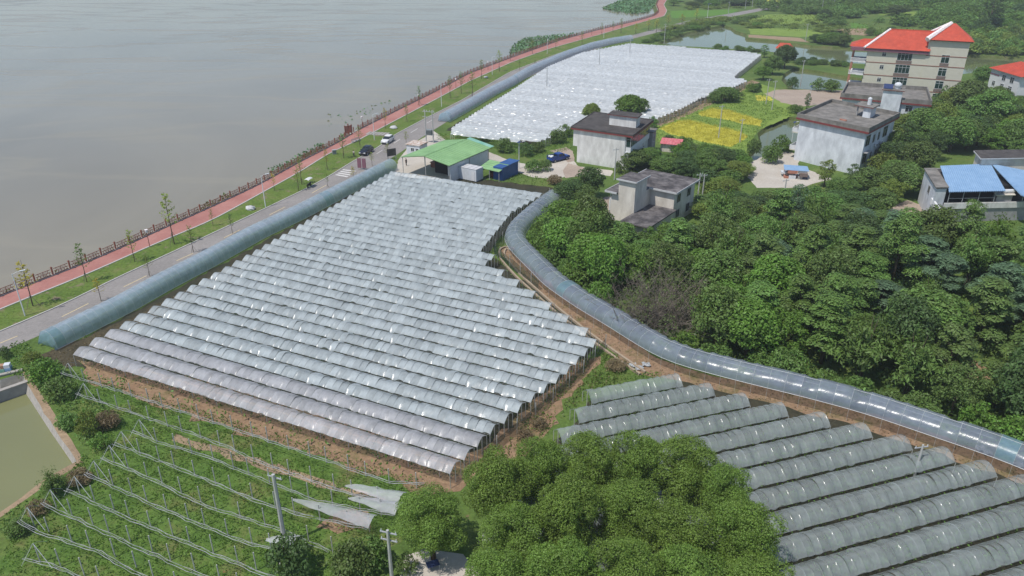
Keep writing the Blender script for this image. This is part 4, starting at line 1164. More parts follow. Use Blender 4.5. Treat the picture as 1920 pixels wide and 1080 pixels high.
# --- house with blue corrugated roofs
A_, B_, C_, D_ = P(1780, 360, 6), P(1886, 358, 6), P(1858, 307, 7.8), P(1763, 311, 7.8)
o = V2(A_)
h = thing('house', 'grey concrete house with two blue corrugated sheet roofs at the right edge', 'house', (o.x, o.y, 0))
def r3(p): return Vector((p.x - o.x, p.y - o.y, p.z))
def corrugated(root, a, b, c_, d, n, m, name='sheet_roof'):
    a, b, c_, d = map(r3, (a, b, c_, d))
    rows = [[], []]
    for i in range(n * 2 + 1):
        f = i / (2 * n); up = Vector((0, 0, 0.07 if i % 2 else 0))
        rows[0].append(a.lerp(b, f) + up); rows[1].append(d.lerp(c_, f) + up)
    ob = MB().grid(rows)
    lowr = [[v - Vector((0, 0, 0.12)) for v in r] for r in rows[::-1]]
    ob.grid(lowr)
    return ob.build(name, m, root)
rf1 = corrugated(h, A_, B_, C_, D_, 26, M['sheet_blue'])
E_, F_, G_ = P(1960, 327, 7.2), P(1960, 385, 5.6), P(1893, 340, 7.0)
rf2 = corrugated(h, P(1915, 366, 5.7), F_, E_, P(1859, 307, 7.83), 24, M['sheet_blue'])
a, b, c, d = map(r3, (A_, B_, C_, D_)); a, b, c, d = V2(a), V2(b), V2(c), V2(d)
ex = (b - a).normalized(); fy = (d - a).normalized()
base = [a - ex * 0.3 + fy * 0.6, a + ex * 18 + fy * 0.6, a + ex * 18 + fy * 11, a - ex * 0.3 + fy * 11]
MB().prism(base, 0, 2.9).build('lower_wall', M['wall_grey'], h)
MB().prism([base[0] - fy * 0.25, base[1] - fy * 0.25, base[1] + fy * .0, base[0]], 2.6, 3.7).build('terrace_parapet', M['wall_pale'], h)
MB().prism([a + ex * .4 + fy * 3.4, a + ex * 17 + fy * 3.4, a + ex * 17 + fy * 10.4, a + ex * .4 + fy * 10.4], 2.9, 5.95).build('recess_shade_box', M['painted_shade'], h)  # set-back box coloured near-black for the shade behind the open front
MB().prism([a + ex * 9.6 + fy * .9, a + ex * 12.6 + fy * .9, a + ex * 12.6 + fy * 3.39, a + ex * 9.6 + fy * 3.39], 2.9, 4.9).build('stair_box', M['wall_grey'], h)
MB().prism([a + ex * 9.3 + fy * .6, a + ex * 13.0 + fy * .6, a + ex * 13.0 + fy * 3.38, a + ex * 9.3 + fy * 3.38], 4.9, 5.05).build('stair_box_roof', M['wall_beige'], h)
tk = a + ex * 10.6 + fy * 1.6
MB().tube([(tk.x, tk.y, 5.45), (tk.x + 2.2 * ex.x, tk.y + 2.2 * ex.y, 5.45)], 0.35, 10).build('water_heater', M['white_steel'], h, False)
for s in (0.3, 3.0, 6.0, 9.0, 14.5):
    p = a + ex * s + fy * 0.45
    MB().tube([(p.x, p.y, 3.0), (p.x, p.y, 5.95)], 0.06, 6).build('post', M['steel'], h)
MB().tube([(*(a + ex * .3 + fy * .45), 4.6), (*(a + ex * 9 + fy * .45), 4.6)], 0.04, 4).build('rail', M['steel'], h)
lq = [a - ex * 2.3 + fy * 1.0, a - ex * 0.32 + fy * 1.0, a - ex * 0.32 + fy * 13, a - ex * 2.3 + fy * 13]
lb = MB().prism(lq, 0, 6.3).build('side_block', M['wall_blue'], h)
MB().prism(inset([lq[0], a + ex * 8 + fy * 11.02, a + ex * 8 + fy * 14.6, lq[3]], -0.0), 6.3, 6.5).build('flat_roof', M['roof_dark'], h)
MB().prism(inset(lq, -0.25), 6.503, 6.75).build('block_roof', M['roof_grey'], lb)
MB().prism([a + ex * -.3 + fy * 11.02, a + ex * 8 + fy * 11.02, a + ex * 8 + fy * 14.5, a + ex * -.3 + fy * 14.5], 0, 6.297).build('rear_wall', M['wall_grey'], h)
hb = [a + ex * 8.1 + fy * 11.1, a + ex * 19 + fy * 11.1, a + ex * 19 + fy * 16, a + ex * 8.1 + fy * 16]
hbw = MB().prism(hb, 0, 9.0).build('rear_block', M['wall_beige'], h)
MB().prism(inset(hb, -0.5), 9.0, 9.2).build('roof_edge', M['trim_white'], hbw)
MB().prism(inset(hb, -0.42), 9.203, 9.32).build('roof', M['roof_dark'], hbw)
ra, rb_ = a - ex * 2.4 + fy * 2.0, a + ex * 0.6 - fy * 6.0
dr = (rb_ - ra).normalized(); nr = Vector((dr.y, -dr.x))
MB().hexa([(*(ra - nr * .2), 3.2), (*(rb_ - nr * .2), 0.2), (*(rb_ + nr * .2), 0.2), (*(ra + nr * .2), 3.2), (*(ra - nr * .2), 4.3), (*(rb_ - nr * .2), 1.3), (*(rb_ + nr * .2), 1.3), (*(ra + nr * .2), 4.3)]).build('stair_wall', M['wall_white'], h)
window(h, Wall(lq[3], lq[0]), 6.0, 3.8, 1.6, 1.5, 2, 1, 'glass', 'wall_grey')
dq = MB().obox(lq[0], ex, -fy, 0.8, 2.0, 0, 0.06, 0.1, 2.3).build('door', M['trim_red'], h)

# --- green roofed pavilion, white box cabin, blue shed
o = V2(P(750, 294.5, 4)); e_ = V2(P(842, 311, 4)) - o; ang = math.atan2(e_.y, e_.x); PW, PD = e_.length, 16.5
h = thing('pavilion', 'open farm pavilion with light green gabled sheet roof beside the road', 'pavilion', (o.x, o.y, 0), ang)
PR = 1.15
for s in (0, 1):
    xa, xb = (0, PW / 2 + .02) if s == 0 else (PW / 2 - .02, PW)
    za, zb = (4.0, 4.0 + PR) if s == 0 else (4.0 + PR, 4.0)
    rows = []
    for y in (0, PD):
        rows.append([(xa + (xb - xa) * i / 12, y, za + (zb - za) * i / 12) for i in range(13)])
    mb = MB().grid(rows)
    mb.grid([[(p[0], p[1], p[2] - .1) for p in r] for r in rows[::-1]])
    for k in range(17):
        y = 0.02 + k * (PD - .1) / 16
        mb.hexa([(xa, y, za + .003), (xb, y, zb + .003), (xb, y + .05, zb + .003), (xa, y + .05, za + .003), (xa, y, za + .04), (xb, y, zb + .04), (xb, y + .05, zb + .04), (xa, y + .05, za + .04)])
    mb.build('roof_slope', M['sheet_green'], h)
MB().tube([(PW / 2, -.02, 4.0 + PR), (PW / 2, PD, 4.0 + PR)], 0.09, 6).build('ridge_cap', M['sheet_green'], h)
MB().hexa([(PW / 2, PD + .003, 4.0 + PR), (PW, PD + .003, 4.0), (PW + .1, PD + 1.3, 4.05), (PW / 2, PD + 1.3, 4.1 + PR), (PW / 2, PD + .003, 4.08 + PR), (PW, PD + .003, 4.08), (PW + .1, PD + 1.3, 4.13), (PW / 2, PD + 1.3, 4.18 + PR)]).build('rear_lean_to', M['sheet_teal'], h)
for x in (0.35, PW / 2, PW - .35):
    for y in (0.4, PD / 2, PD - .4):
        zt = 3.9 + PR * (1 - abs(x - PW / 2) / (PW / 2)) - .05
        MB().tube([(x, y, 0), (x, y, zt)], 0.08, 6).build('post', M['post'], h)
MB().box(0.5, PD - .5, 0.0, PW - .5, PD - .4, 3.5).build('rear_wall', M['painted_shade'], h)  # rear wall coloured near-black, shade under the roof painted on
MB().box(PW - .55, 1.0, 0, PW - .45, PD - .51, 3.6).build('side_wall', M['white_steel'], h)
MB().box(PW * .42, 5.2, 0, PW - .56, 5.3, 3.4).build('partition', M['painted_shade'], h)  # near-black as well: the pavilion's inner shade is in its colour
MB().box(2.2, 8, 0, 4.4, 10, 1.1).box(2.0, 7.9, 1.1, 4.6, 10.1, 1.2).build('work_table', M['wood_red'], h)

a, b = P(840, 331, 0), P(893, 342, 0)
e_ = V2(b) - V2(a); ang = math.atan2(e_.y, e_.x); LC = e_.length
h = thing('container', 'white sheet steel cabin container between the pavilion and the blue shed', 'cabin', (a.x, a.y, 0), ang)
cb = MB().box(0, 0, 0.15, LC, 2.6, 2.7)
for i in range(int(LC / .6)): cb.box(.2 + i * .6, -.03, .25, .25 + i * .6, 0, 2.6)
cb.build('body', M['white_steel'], h)
cr = MB().box(-.05, -.05, 2.7, LC + .05, 2.65, 2.8)
for i in range(6): cr.box(.3 + i * LC / 6, 0, 2.8, .42 + i * LC / 6, 2.6, 2.86)
cr.build('roof', M['trim_white'], h)
MB().box(LC - 1.2, -.045, .2, LC - .4, -.032, 2.2).build('door', M['wall_white'], h)

a = P(925, 336, 0)
h = thing('shed', 'bright blue steel shed with small light green lean-to roof', 'shed', (a.x, a.y, 0), ang)
MB().box(0, 0, 0, 2.4, 6.2, 2.9).build('body', M['blue_cabin'], h)
MB().box(-.15, 2.6, 2.9, 2.6, 6.5, 3.05).build('roof', M['blue_cabin'], h)
gr = MB().hexa([(-3.2, -.9, 2.25), (2.3, -1.2, 2.25), (2.3, 3.2, 2.98), (-3.2, 3.2, 2.98), (-3.2, -.9, 2.32), (2.3, -1.2, 2.32), (2.3, 3.2, 3.05), (-3.2, 3.2, 3.05)])
gr.build('lean_to_roof', M['sheet_green'], h)
for x in (-3.0, -.4, 2.1): MB().tube([(x, -.9, 0), (x, -.9, 2.25)], .06, 6).build('post', M['post'], h)
MB().box(-3.0, 2.9, 0, -.003, 3.0, 2.5).build('back_panel', M['painted_shade'], h)  # panel carries the lean-to's shade as a near-black colour
MB().box(-1.6, 1.2, 0, -.6, 2.0, .8).build('red_box', M['trim_red'], h)

a = P(763, 291, 0)
h = thing('cabin', 'small white cabin with rust stained flat roof beside the road', 'cabin', (a.x, a.y, 0), R(-24))
MB().box(0, 0, 0, 3.6, 3.6, 2.6).build('body', M['wall_blue'], h)
MB().box(-.2, -.2, 2.6, 3.8, 3.8, 2.8).build('roof', M['rust'], h)
W = Wall((0, 0), (3.6, 0)); window(h, W, 1.2, 1.1, .9, .9); window(h, W, 2.5, 1.1, .8, .9)

a = P(1236, 284, 0)
h = thing('lean_to', 'small hut with a coral pink sheet roof in front of the yellow rice', 'hut', (a.x, a.y, 0), R(-20))
MB().box(0.2, 0.2, 0, 4.4, 2.4, 1.9).build('body', M['wall_beige'], h)
cr = MB()
for i in range(7): cr.hexa([(i * .74, -.3, 2.0), (i * .74 + .7, -.3, 2.0), (i * .74 + .7, 2.9, 2.7), (i * .74, 2.9, 2.7), (i * .74, -.3, 2.06), (i * .74 + .7, -.3, 2.06), (i * .74 + .7, 2.9, 2.76), (i * .74, 2.9, 2.76)])
cr.build('roof', M['coral'], h)

# far houses behind the trees
for k, (px, py, w_, hh, rm, wm_, lb_) in enumerate(((1684, 10, 9, 5, 'tile_red', 'wall_beige', 'far small house with an orange roof among trees'), (1722, 9, 15, 5, 'sill_brown', 'wall_grey', 'far brown roofed house among trees at the top'), (1870, 22, 14, 6, 'sheet_blue', 'wall_white', 'far house with pale blue roof near the top right corner'), (1912, 20, 12, 9, 'trim_white', 'wall_white', 'far tall white house at the top right corner'), (1800, 24, 7, 4, 'roof_grey', 'wall_pale', 'far low grey building between trees at the upper right'), (1468, 103, 6, 2.6, 'tile_red', 'wall_beige', 'tiny red roofed hut by the pond behind dark trees'))):
    p = P(px, py, 0); p.z = ground_z(p.x, p.y)
    h = thing('house', lb_, 'house', p, R(-25))
    MB().box(-w_ / 2, 0, -1, w_ / 2, w_ * .7, hh).build('wall', M[wm_], h)
    MB().add([(-w_ / 2 - .5, -.5, hh), (w_ / 2 + .5, -.5, hh), (w_ / 2 + .5, w_ * .7 + .5, hh), (-w_ / 2 - .5, w_ * .7 + .5, hh), (-w_ / 2 + 1, w_ * .35, hh + 2), (w_ / 2 - 1, w_ * .35, hh + 2)], [(0, 1, 5, 4), (1, 2, 5), (2, 3, 4, 5), (3, 0, 4), (3, 2, 1, 0)]).build('roof', M[rm], h)
    for s in (-.3, .15): window(h, Wall((-w_ / 2, 0), (w_ / 2, 0)), w_ * (.5 + s), hh * .45, 1.4, 1.3)
# ---------------------------------------------------------------- lamps, poles, signs
lamp_pole = MB().tube([(0, 0, 0), (0, 0, 3), (0, 0, 6.5)], [0.10, 0.085, 0.06], 6).mesh('pole', M['white_pole'])
lamp_arm = MB().tube([(0, 0, 6.4), (0.5, 0, 6.62), (1.1, 0, 6.7)], 0.035, 5).mesh('arm', M['white_pole'])
lamp_head = MB().box(0.95, -0.12, 6.64, 1.65, 0.12, 6.74).mesh('lamp_head', M['white_pole'])
lamp_panel = MB().hexa([(-.45, -.35, 6.55), (.35, -.35, 6.85), (.35, .35, 6.85), (-.45, .35, 6.55), (-.46, -.35, 6.59), (.34, -.35, 6.89), (.34, .35, 6.89), (-.46, .35, 6.59)]).mesh('solar_panel', M['solar'])
def lamp(px, py, hpx, label, rz=0.6, panel=False, group='white street lamps'):
    p = P(px, py)
    t = thing('street_lamp', label, 'street lamp', p, rz, group)
    k = hpx / 6.6
    for n_, me in (('pole', lamp_pole), ('arm', lamp_arm), ('lamp_head', lamp_head)): put(n_, me, t, sc=(k, k, k))
    if panel: put('solar_panel', lamp_panel, t, sc=(k, k, k))
for i, (x, y, hh) in enumerate(((47, 592, 6.6), (498, 388, 6.4), (702, 262, 6.5), (828, 200, 6.4), (923, 140, 6.3), (1026, 101, 6.3), (1132, 71, 6.3))):
    lamp(x, y, hh, 'slim white street lamp on the lakeside verge, %s from the left' % ordinal(i + 1))
for x, y, hh, lb in ((973, 316, 6.0, 'solar street lamp beside the concrete farm path left of the pickup'), (1484, 268, 5.2, 'solar street lamp by the small pond beside the large blank grey house'), (1516, 197, 5.6, 'solar street lamp at the edge of the dusty pond yard'), (1326, 35, 8, 'tall street lamp beside the far road near the yellow saplings')):
    lamp(x, y, hh, lb, 0.5, True, 'solar street lamps among the fields')

cpole = MB().tube([(0, 0, 0), (0, 0, 1)], [0.15, 0.10], 7).mesh('pole', M['post'])
carm = MB().box(-.75, -.05, 0, .75, .05, .09).mesh('crossarm', M['steel'])
cins = MB().tube([(0, 0, 0), (0, 0, .22)], [.05, .03], 6).mesh('insulator', M['white_steel'])
def pole(px, py, hh, label, arms=1, rz=0.4, fat=1.0, name='utility_pole'):
    p = P(px, py); p.z = ground_z(p.x, p.y)
    t = thing(name, label, 'utility pole', p, rz, 'concrete utility poles')
    put('pole', cpole, t, sc=(fat, fat, hh))
    for k in range(arms):
        put('crossarm', carm, t, loc=(0, .12, hh - .45 - k * .8))
        for x in (-.65, .65): put('insulator', cins, t, loc=(x, .12, hh - .36 - k * .8))
    return t
pole(535, 1023, 8.0, 'thick concrete utility pole standing in the weedy trellis plot', 1, -.4, 1.5)
pole(735, 1085, 5.4, 'utility pole with two crossarms by the bottom edge left of the big trees', 2, -.3, 1.2)
pole(1714, 893, 3.9, 'leaning concrete post rising from the lower right vineyard', 1, .2, 1.0)
for x, y, hh, lb in ((1025, 174, 8.2, 'utility pole standing in the near left part of the far white vineyard'), (1123, 131, 8.2, 'utility pole standing in the middle of the far white vineyard'), (1180, 109, 8.0, 'utility pole at the far end of the white vineyard by the tunnel end'),
                     (1347, 260, 8.6, 'tall white utility pole standing in the larger yellow rice field'), (1387, 267, 6.0, 'shorter pole at the right corner of the larger yellow rice field'), (1436, 195, 7.6, 'left one of two poles at the edge of the dusty pond yard'), (1447, 206, 8.6, 'right one of two poles at the edge of the dusty pond yard'),
                     (1308, 373, 5.4, 'left one of two white poles beside the L shaped house'), (1316, 375, 5.4, 'right one of two white poles beside the L shaped house'), (1152, 337, 7.0, 'grey pole with cables in front of the glazed house'), (1245, 83, 9.0, 'pole on the near bank of the big far pond'),
                     (1364, 38, 10, 'pole beside the bend of the far road'), (1397, 17, 9, 'left one of two poles beyond the far road'), (1410, 14, 9, 'right one of two poles beyond the far road'), (1510, 78, 8, 'pole on the far shore of the big pond'), (1500, 164, 9, 'grey pole on the shore of the blue pond by the dusty yard'), (1466, 391, 6, 'white pole at the upper edge of the wood'), (1540, 25, 9, 'left far pole among bushes at the top'), (1562, 20, 9, 'right far pole among bushes at the top')):
    pole(x, y, hh, lb, 1, .4, 1.0)
# transformer on two poles
p = P(806, 267)
t = thing('transformer', 'pole mounted transformer between two concrete poles beside the road', 'transformer', p, R(-20))
for x in (-1.0, 1.0): put('pole', cpole, t, loc=(x, 0, 0), sc=(1.1, 1.1, 8.2))
for z in (7.7, 6.4): MB().box(-1.7, -.06, z, 1.7, .06, z + .1).build('crossarm', M['steel'], t)
MB().box(-1.2, -.35, 1.9, 1.2, .35, 2.05).build('platform', M['steel'], t)
tb = MB().box(-.75, -.45, 2.05, .75, .45, 3.3)
for i in range(8): tb.box(-.7 + i * .19, -.62, 2.2, -.64 + i * .19, .62, 3.1)
tb.build('tank', M['hoop_dark'], t)
for x in (-1.2, -.5, .3, 1.3): put('insulator', cins, t, loc=(x, 0, 7.8), sc=(1.5, 1.5, 1.8))
# camera mast by the curved tunnel
t = thing('camera_mast', 'grey mast with cameras beside the start of the curved tunnel', 'mast', P(1039, 416), 0)
MB().tube([(0, 0, 0), (0, 0, 3.4)], .07, 6).build('pole', M['steel'], t)
MB().box(-.9, -.04, 3.2, .7, .04, 3.28).box(-.9, -.1, 3.28, -.6, .1, 3.46).box(.4, -.1, 3.28, .7, .1, 3.46).build('camera_bar', M['white_pole'], t)
MB().ball((.35, -.1, 2.7), .22).build('dome_camera', M['white_pole'], t, True)
# red lamp posts along the path
rl_p = MB().tube([(0, 0, 0), (0, 0, 2.7)], [.07, .05], 6).mesh('pole', M['wood_red'])
rl_h = MB().box(-.18, -.18, 2.7, .18, .18, 3.1).box(-.24, -.24, 3.1, .24, .24, 3.17).mesh('lantern', M['tile_white'])
for i, (x, y) in enumerate(((281, 463), (680, 240), (785, 197), (855, 165), (915, 131), (1027, 88), (1109, 66))):
    t = thing('path_lamp', 'low red brown lantern post on the red path, %s from the left' % ordinal(i + 1), 'lamp post', P(x, y), .6, 'lantern posts on the red path')
    put('pole', rl_p, t); put('lantern', rl_h, t)
# red notice board, bench, bin, stones, signs
t = thing('notice_board', 'red wooden gate like notice board in a gap of the lakeside fence', 'notice board', P(654, 253), R(40))
for x in (-.95, 0, .95): MB().box(x - .12, -.12, 0, x + .12, .12, 2.6 if x else 2.95).build('post', M['wood_red'], t)
MB().box(-.83, -.06, .55, -.12, .06, 2.3).box(.12, -.06, .55, .83, .06, 2.3).build('board', M['brick_red'], t)
MB().box(-1.1, -.14, 2.3, -.13, .14, 2.42).box(.13, -.14, 2.3, 1.1, .14, 2.42).build('rail', M['wood_red'], t)
t = thing('bench', 'dark slatted bench at the edge of the red path', 'bench', P(668, 266), R(58))
for y in (-.25, -.08, .09): MB().box(-1.5, y, .42, 1.5, y + .13, .47).build('seat_slat', M['steel'], t)
for z in (.62, .8): MB().box(-1.5, .26, z, 1.5, .30, z + .11).build('back_slat', M['steel'], t)
for x in (-1.35, 0, 1.35): MB().box(x - .04, -.25, 0, x + .04, .30, .42).box(x - .04, .22, .42, x + .04, .26, .92).build('leg', M['steel'], t)
t = thing('litter_bin', 'dark square litter bin on the edge of the red path', 'litter bin', P(627, 289), .5)
MB().box(-.45, -.3, 0, .45, .3, .95).build('body', M['hoop_dark'], t); MB().box(-.5, -.35, .95, .5, .35, 1.08).build('lid', M['steel'], t)
def boulder(px, py, r, label, seed):
    rg = random.Random(seed)
    mb = MB().ball((0, 0, r * .4), (r * 1.3, r, r * .7), 10, 7)
    mb.v = [(v[0] * rg.uniform(.82, 1.12), v[1] * rg.uniform(.82, 1.12), v[2] * rg.uniform(.85, 1.1)) for v in mb.v]
    o_ = mb.build('boulder', M['trim_white'], loc=P(px, py)); tag(o_, label, 'boulder')
boulder(470, 393, .75, 'white boulder on the grass verge beside the road', 3)
boulder(738, 241, .8, 'pale boulder on the verge under the yellow sapling', 4)
boulder(911, 146, .6, 'small pale boulder on the verge by a far street lamp', 5)
t = thing('stone_steps', 'row of stepping slabs crossing the verge from path to road', 'steps', P(709, 251), R(-14))
for i in range(7): MB().box(-3.0 + i * .85, -1.5, -.05, -2.35 + i * .85, 1.5, .12).build('slab', M['plinth'], t)
t = thing('roadside_sign', 'dark double panel sign standing at the roadside behind the tunnel', 'sign', P(679, 318), R(-10))
for x in (-.55, .55): MB().box(x - .45, -.06, .4, x + .45, .06, 2.6).build('panel', M['mauve'], t)
for x in (-.95, 0, .95): MB().box(x - .05, -.04, 0, x + .05, .04, .4).build('post', M['steel'], t)
t = thing('roadside_sign', 'dark rectangular billboard at the farm entrance beside the pavilion', 'sign', P(735, 300), R(30))
MB().box(-1.1, -.06, 1.0, 1.1, .06, 2.7).build('panel', M['roof_dark'], t)
for x in (-1.0, 1.0): MB().box(x - .06, -.05, 0, x + .06, .05, 1.0).build('post', M['steel'], t)
# pond walls at the lower left
def wall_px(a, b, th, z0, z1, name, label):
    a, b = P(*a), P(*b); w = Wall(a, b)
    t = thing(name, label, 'wall', (a.x, a.y, 0))
    o_ = V2(a)
    MB().obox(V2(a) - o_, w.e, w.n, 0, w.L, -th, 0, z0, z1 - .12).build('wall_face', M['wall_grey'], t)
    MB().obox(V2(a) - o_, w.e, w.n, -.05, w.L + .05, -th - .06, .06, z1 - .12, z1).build('coping', M['plinth'], t)
wall_px((-40, 716), (42, 697), .4, -2, .25, 'pond_wall', 'upper concrete wall of the pond inlet at the left edge')
wall_px((-40, 750), (52, 718), .45, -2, .2, 'pond_wall', 'lower concrete wall of the pond inlet at the left edge')
px_sheet('pond_rim', [(44, 697), (54, 697), (66, 722), (155, 858), (143, 864), (93, 790), (50, 718)], 2, M['tan_soil'], .1, 2, 41)
px_sheet('pond_rim', [(150, 860), (158, 866), (80, 912), (0, 972), (-20, 985), (-20, 972), (0, 962), (76, 903)], 2, M['tan_soil'], .15, 2, 42)
t = thing('junk_heap', 'heap of colourful scrap sheets and boxes beside the large grey house', 'scrap heap', P(1490, 332), R(-12))
rgj = random.Random(4)
for i in range(16):
    x, y, z = rgj.uniform(-2.2, 2.2), rgj.uniform(-1.2, 1.2), rgj.choice((0, 0, .7, 1.2))
    sx, sy, sz = rgj.uniform(.4, 1.1), rgj.uniform(.3, .8), rgj.uniform(.3, .8)
    MB().box(x - sx, y - sy, z, x + sx, y + sy, z + sz).build('box', M[rgj.choice(('brick_red', 'solar', 'white_steel', 'wall_grey', 'sill_brown', 'sheet_blue', 'wall_beige'))], t)
MB().hexa([(-2.6, -1.5, 1.9), (2.6, -1.4, 1.8), (2.5, 1.5, 2.1), (-2.5, 1.5, 2.2), (-2.6, -1.5, 1.95), (2.6, -1.4, 1.85), (2.5, 1.5, 2.15), (-2.5, 1.5, 2.25)]).build('cover_sheet', M['sheet_blue'], t)
for x in (-2.4, 2.4): MB().box(x - .05, -.05, 0, x + .05, .05, 1.95).build('prop', M['wood_red'], t)
t = thing('bee_boxes', 'small stack of white and orange boxes on the grass by the pond', 'box stack', P(8, 697), .3)
MB().box(-.6, -.4, 0, .2, .4, .55).build('box', M['sheet_teal'], t); MB().box(.25, -.4, 0, .9, .4, .6).build('box', M['sheet_blue'], t)
MB().box(-.55, -.35, .56, .15, .35, 1.0).build('box', M['rust'], t); MB().box(.2, -.38, .61, .85, .38, 1.05).build('box', M['white_steel'], t)
t = thing('courtyard_table', 'small dark topped table in the courtyard at the bottom edge', 'table', P(812, 1066), .4)
MB().box(-.9, -.6, .68, .9, .6, .74).build('table_top', M['solar'], t)
t.scale = (.6, .6, .8)
for x in (-.8, .8):
    for y in (-.5, .5): MB().box(x - .04, y - .04, 0, x + .04, y + .04, .68).build('leg', M['steel'], t)
for i, (px, py) in enumerate(((1205, 689), (1180, 690), (1192, 696), (1835, 848), (1846, 855), (1905, 878))):
    mb = MB(); rg = random.Random(i)
    mb.grid([[(a_ * .25 + rg.uniform(-.08, .08), b_ * .22 + rg.uniform(-.08, .08), .08 + rg.uniform(0, .22)) for b_ in range(5)] for a_ in range(5)])
    tag(mb.build('plastic_sheet', M['roll'], loc=P(px, py)), 'crumpled white plastic scrap below the curved tunnel, %s of six' % ('second from the left', 'leftmost', 'third from the left', 'fourth from the left', 'fifth from the left', 'rightmost')[i], 'litter', 'plastic scraps on the bare soil')

# ---------------------------------------------------------------- vehicles
M['car_white'] = mat('white_car_paint', (0.66, 0.66, 0.65), (0.70, 0.70, 0.69), 1, 0.25, 0.5)
M['car_dark'] = mat('dark_car_paint', (0.012, 0.015, 0.026), (0.016, 0.02, 0.032), 1, 0.2, 0.6)
M['car_blue'] = mat('blue_truck_paint', (0.012, 0.04, 0.20), (0.018, 0.055, 0.25), 1, 0.3, 0.5)
M['lamp_glass'] = mat('headlight_lens', (0.6, 0.6, 0.6), None, 1, 0.1, 0.6)
M['lamp_red'] = mat('tail_light', (0.35, 0.02, 0.02), None, 1, 0.2, 0.6)
tyre_me = MB().tube([(0, -.11, 0), (0, .11, 0)], .33, 16).mesh('tyre', M['black'])
rim_me = MB().tube([(0, -.118, 0), (0, .118, 0)], .2, 12).mesh('rim', M['steel'])
def loft(prof, half, name, m, parent, bev=.04):
    """side profile (x, z) given width per point"""
    vs = [(x, -w, z) for (x, z), w in zip(prof, half)] + [(x, w, z) for (x, z), w in zip(prof, half)]
    k = len(prof)
    mb = MB().add(vs, [tuple(range(k)), tuple(range(2 * k - 1, k - 1, -1))] + [(i, k + i, k + (i + 1) % k, (i + 1) % k) for i in range(k)])
    o_ = mb.build(name, m, parent, True, bevel=bev)
    bm = bmesh.new(); bm.from_mesh(o_.data); bmesh.ops.recalc_face_normals(bm, faces=bm.faces); bm.to_mesh(o_.data); bm.free()
    return o_
def wheels(t, xs, hw):
    for x in xs:
        for s in (-1, 1):
            w = put('wheel', tyre_me, t, loc=(x, s * hw, .33)); put('rim', rim_me, w)
def car(label, px, ang, paint, suv=False, scale=1.0):
    t = thing('parked_car' if not suv else 'car', label, 'car', P(*px), ang)
    t.scale = (scale,) * 3
    loft([(-2.2, .35), (-2.22, .75), (-2.1, 1.0), (.75, 1.0), (1.9, .86), (2.22, .65), (2.2, .32), (1.7, .25), (-1.8, .25)], [.84, .86, .82, .82, .78, .78, .8, .82, .82], 'body', M[paint], t)
    loft([(-2.05, 1.0), (-1.5, 1.46), (.05, 1.46), (.95, 1.0)], [.78, .62, .62, .78], 'cabin_glass', M['glass'], t, .03)
    loft([(-1.6, 1.44), (-1.45, 1.53), (0.0, 1.53), (.2, 1.44)], [.66, .58, .58, .66], 'roof', M[paint], t, .03)
    for s in (-1, 1):
        MB().box(2.05, s * .55 - .18, .62, 2.235, s * .55 + .18, .78).build('headlight', M['lamp_glass'], t)
        MB().box(-2.235, s * .62 - .14, .72, -2.1, s * .62 + .14, .92).build('tail_light', M['lamp_red'], t)
        MB().hexa([(-.42, s * .775, .99), (-.34, s * .775, .99), (-.34, s * .64, 1.46), (-.42, s * .64, 1.46), (-.42, s * .795, .99), (-.34, s * .795, .99), (-.34, s * .66, 1.46), (-.42, s * .66, 1.46)]).build('pillar', M[paint], t)
        MB().box(.55, s * .9 - .1, .98, .7, s * .9 + .1, 1.12).build('mirror', M[paint], t)
    MB().box(2.2, -.5, .36, 2.24, .5, .52).build('grille', M['black'], t)
    wheels(t, (-1.35, 1.35), .76)
rdv = (P(690, 290) - P(760, 243)); rang = math.atan2(rdv.y, rdv.x)
car('white car driving along the lakeside road towards the viewer', (727, 267), rang, 'car_white', True, 1.12)
car('dark navy car parked at the verge behind the white car', (687, 288), rang, 'car_dark', False, 1.12)
dv = P(1061, 296.5) - P(1034, 303)
t = thing('pickup', 'bright blue pickup truck with white sacks in its bed in the brown yard', 'pickup', P(1047, 301), math.atan2(dv.y, dv.x))
t.scale = (1.1,) * 3
loft([(-2.6, .5), (-2.6, 1.02), (.9, 1.02), (2.35, .98), (2.6, .8), (2.6, .42), (2.0, .36), (-2.2, .36)], [.86, .87, .87, .82, .82, .84, .84, .84], 'body', M['car_blue'], t)
loft([(-.62, 1.02), (-.5, 1.62), (.7, 1.62), (1.35, 1.02)], [.8, .68, .68, .8], 'cab_glass', M['glass'], t, .03)
loft([(-.58, 1.55), (-.45, 1.70), (.62, 1.70), (.8, 1.55)], [.72, .64, .64, .72], 'cab_roof', M['car_blue'], t, .03)
for s in (-1, 1):
    for x in (-.6, .28): MB().hexa([(x, s * .8, 1.0), (x + .12, s * .8, 1.0), (x + .12, s * .69, 1.6), (x, s * .69, 1.6), (x, s * .82, 1.0), (x + .12, s * .82, 1.0), (x + .12, s * .71, 1.6), (x, s * .71, 1.6)]).build('pillar', M['car_blue'], t)
    MB().box(-2.58, s * .84 - .05, 1.0, -.66, s * .84 + .05, 1.42).build('bed_side', M['car_blue'], t)
    MB().box(2.45, s * .6 - .16, .74, 2.62, s * .6 + .16, .92).build('headlight', M['lamp_glass'], t)
MB().box(-2.5, -.78, 1.02, -.68, .78, 1.06).build('bed_floor', M['black'], t)
MB().box(-.7, -.7, 1.42, -.62, .7, 1.66).build('roll_bar', M['car_blue'], t)
wheels(t, (-1.7, 1.65), .8)
